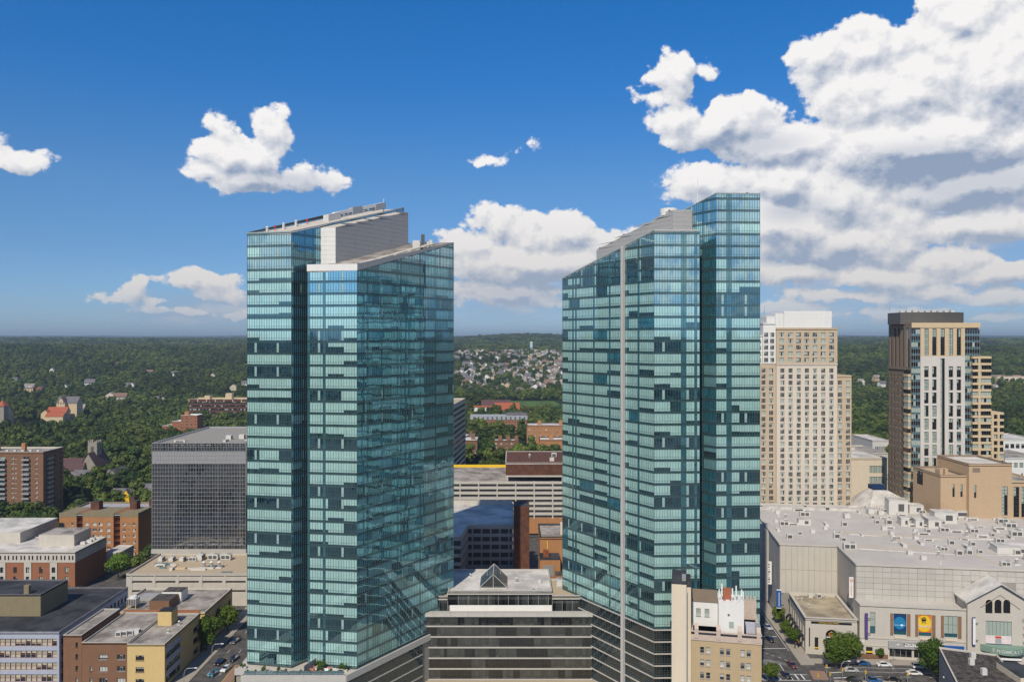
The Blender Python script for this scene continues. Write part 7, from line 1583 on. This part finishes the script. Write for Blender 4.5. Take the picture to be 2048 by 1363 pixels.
def person(px, py, top, leg, label, stride=.25, rz=0.0):
    Y = GY(py); t_ = thing('person', label, 'person', (GX(px, Y), Y, -.02), rz)
    V = [(0, 0, .95), (0, 0, 1.2), (0, 0, 1.45), (0, 0, 1.56), (0, -.01, 1.70), (.10, 0, .9), (.11, -stride * .5, .5), (.11, -stride, .07), (.11, -stride - .14, .04), (-.10, 0, .9), (-.11, stride * .4, .5), (-.11, stride, .09), (-.11, stride - .12, .05), (.2, 0, 1.42), (.24, .08, 1.15), (.24, 0, .9), (-.2, 0, 1.42), (-.24, -.08, 1.15), (-.24, -.1, .9)]
    E_ = [(0, 1), (1, 2), (2, 3), (3, 4), (0, 5), (5, 6), (6, 7), (7, 8), (0, 9), (9, 10), (10, 11), (11, 12), (2, 13), (13, 14), (14, 15), (2, 16), (16, 17), (17, 18)]
    rad = [.15, .14, .13, .06, .105, .09, .065, .045, .04, .09, .065, .045, .04, .07, .05, .035, .07, .05, .035]
    me = bpy.data.meshes.new('body'); me.from_pydata(V, E_, []); o = obj('body', me, t_); sk_ = o.modifiers.new('skin', 'SKIN'); 
    for k, sv in enumerate(me.skin_vertices[0].data): sv.radius = (rad[k], rad[k] * .8); sv.use_root = k == 0
    o.modifiers.new('sub', 'SUBSURF').levels = 1; dgp = bpy.context.evaluated_depsgraph_get(); m2 = bpy.data.meshes.new_from_object(o.evaluated_get(dgp)); o.modifiers.clear(); o.data = m2; m2.materials.clear()
    for mt in (top, leg, m_skin): m2.materials.append(mt)
    for p in m2.polygons: z = p.center.z; p.material_index = 0 if .92 < z < 1.5 and abs(p.center.x) < .3 else (1 if z <= .92 and abs(p.center.x) < .2 else 2)
    mb = MB(); mb.cyl(0, .01, 1.70, 1.82, .12, 9, r2=.06); part(t_, 'hair', mb, m_black)
person(1627, 1303, m_signw, m_black, 'person in a white top walking past the bank plinth'); person(1590, 1296, m_black, m_black, 'person in dark clothes standing by the bank side pavement', .08); person(1592, 1290, m_red, m_blue, 'person in a red top on the bank side pavement', .2); person(1581, 1274, m_signw, m_blue, 'person in white top and blue trousers under the bank awnings', .2)
# ------------------------------------------------------------------ terrace planting and seats
def shrub(x, y, z, r, label, group, planter=True):
    t_ = thing('potted_shrub', label, 'shrub', (x, y, z), 0, group); o = obj('foliage', SHRUB, t_, (0, 0, .45 if planter else 0)); o.scale = (r, r, r)
    if planter: mb = MB(); mb.box(-.55, .55, -.4, .4, 0, .55, 0); part(t_, 'planter', mb, m_concl)
SHRUB = leaf_crown(7, 1.0, 1.5, 260, .16, .9, 6).mesh('foliage', m_shrub)
zt_ = ZT - .35
for i in range(13): shrub(-71.8 + i * 2.05, 216.6, zt_, .55 + .3 * ((i * 7) % 3) / 2, 'low shrub in a planter along the terrace edge', 'planters along the terrace edge')
for (x, y, r) in ((-75, 221, .7), (-74.2, 221, .6), (-68, 218.4, .9), (-64, 218.6, .7)): shrub(x, y, zt_, r, 'bushy shrub on the bare left half of the terrace', 'shrubs on the left terrace')
for (x, y, r) in ((-52.6, 218, 1.1), (-52.3, 219.6, 1.5), (-55, 221, 1.0), (-47, 219.4, 1.1), (-45.8, 219, .9), (-53.6, 222, 1.2)): shrub(x, y, zt_, r, 'tall shrub beside the terrace lounge seats', 'shrubs by the lounge seats')
m_seat = M('cushion_coral', (.55, .22, .18), .9, .1)
def seat(x, y, rz, mat, label, group):
    t_ = thing('lounge_seat', label, 'seat', (x, y, zt_), rz, group); mb = MB(); mb.box(-.55, .55, -.45, .45, .12, .42, 0); part(t_, 'seat', mb, mat); mb = MB(); mb.box(-.55, .55, .35, .55, .42, .95, 0); part(t_, 'backrest', mb, mat)
    for s_x in (-.6, .6): mb = MB(); mb.box(s_x - .08, s_x + .08, -.45, .5, .12, .65, 0); part(t_, 'armrest', mb, m_signw)
for (x, y, a) in ((-55, 217.2, 0), (-54, 218.6, 1.5), (-55.4, 219.2, 3), (-53.8, 217.0, .3), (-51.8, 217.0, 0), (-50.4, 220.2, 3.1), (-54.4, 220.6, 2)): seat(x, y, a, m_seat, 'coral-cushioned lounge seat on the terrace', 'coral lounge seats')
for (x, y, a) in ((-51, 218.4, .2), (-49.8, 218.0, 1.2), (-48.6, 219, 2.2)): seat(x, y, a, m_signw, 'white lounge seat on the terrace', 'white lounge seats')
t_ = thing('round_table', 'round dark table with chairs at the terrace corner', 'table', (-46.9, 217.6, zt_)); mb = MB(); mb.cyl(0, 0, .7, .76, .75, 16); part(t_, 'tabletop', mb, m_deepb); mb = MB(); mb.cyl(0, 0, 0, .7, .08, 8); part(t_, 'leg', mb, m_metal)
# ------------------------------------------------------------------ air
mh = bpy.data.materials.new('haze_air'); mh.use_nodes = True; t = mh.node_tree; t.nodes.clear()
oo = t.nodes.new('ShaderNodeOutputMaterial'); pv = t.nodes.new('ShaderNodeVolumePrincipled'); pv.inputs['Color'].default_value = (.62, .80, 1, 1); pv.inputs['Density'].default_value = 9e-5; pv.inputs['Anisotropy'].default_value = .2
t.links.new(pv.outputs[0], oo.inputs['Volume'])
mb = MB(); mb.box(-17000, 17000, -17000, 17000, -30, 215, 0); hz = obj('haze', mb.mesh('haze', mh), kind='stuff'); tag(hz, 'thin bluish summer haze over the town and the wooded hills', 'haze'); hz['kind'] = 'stuff'
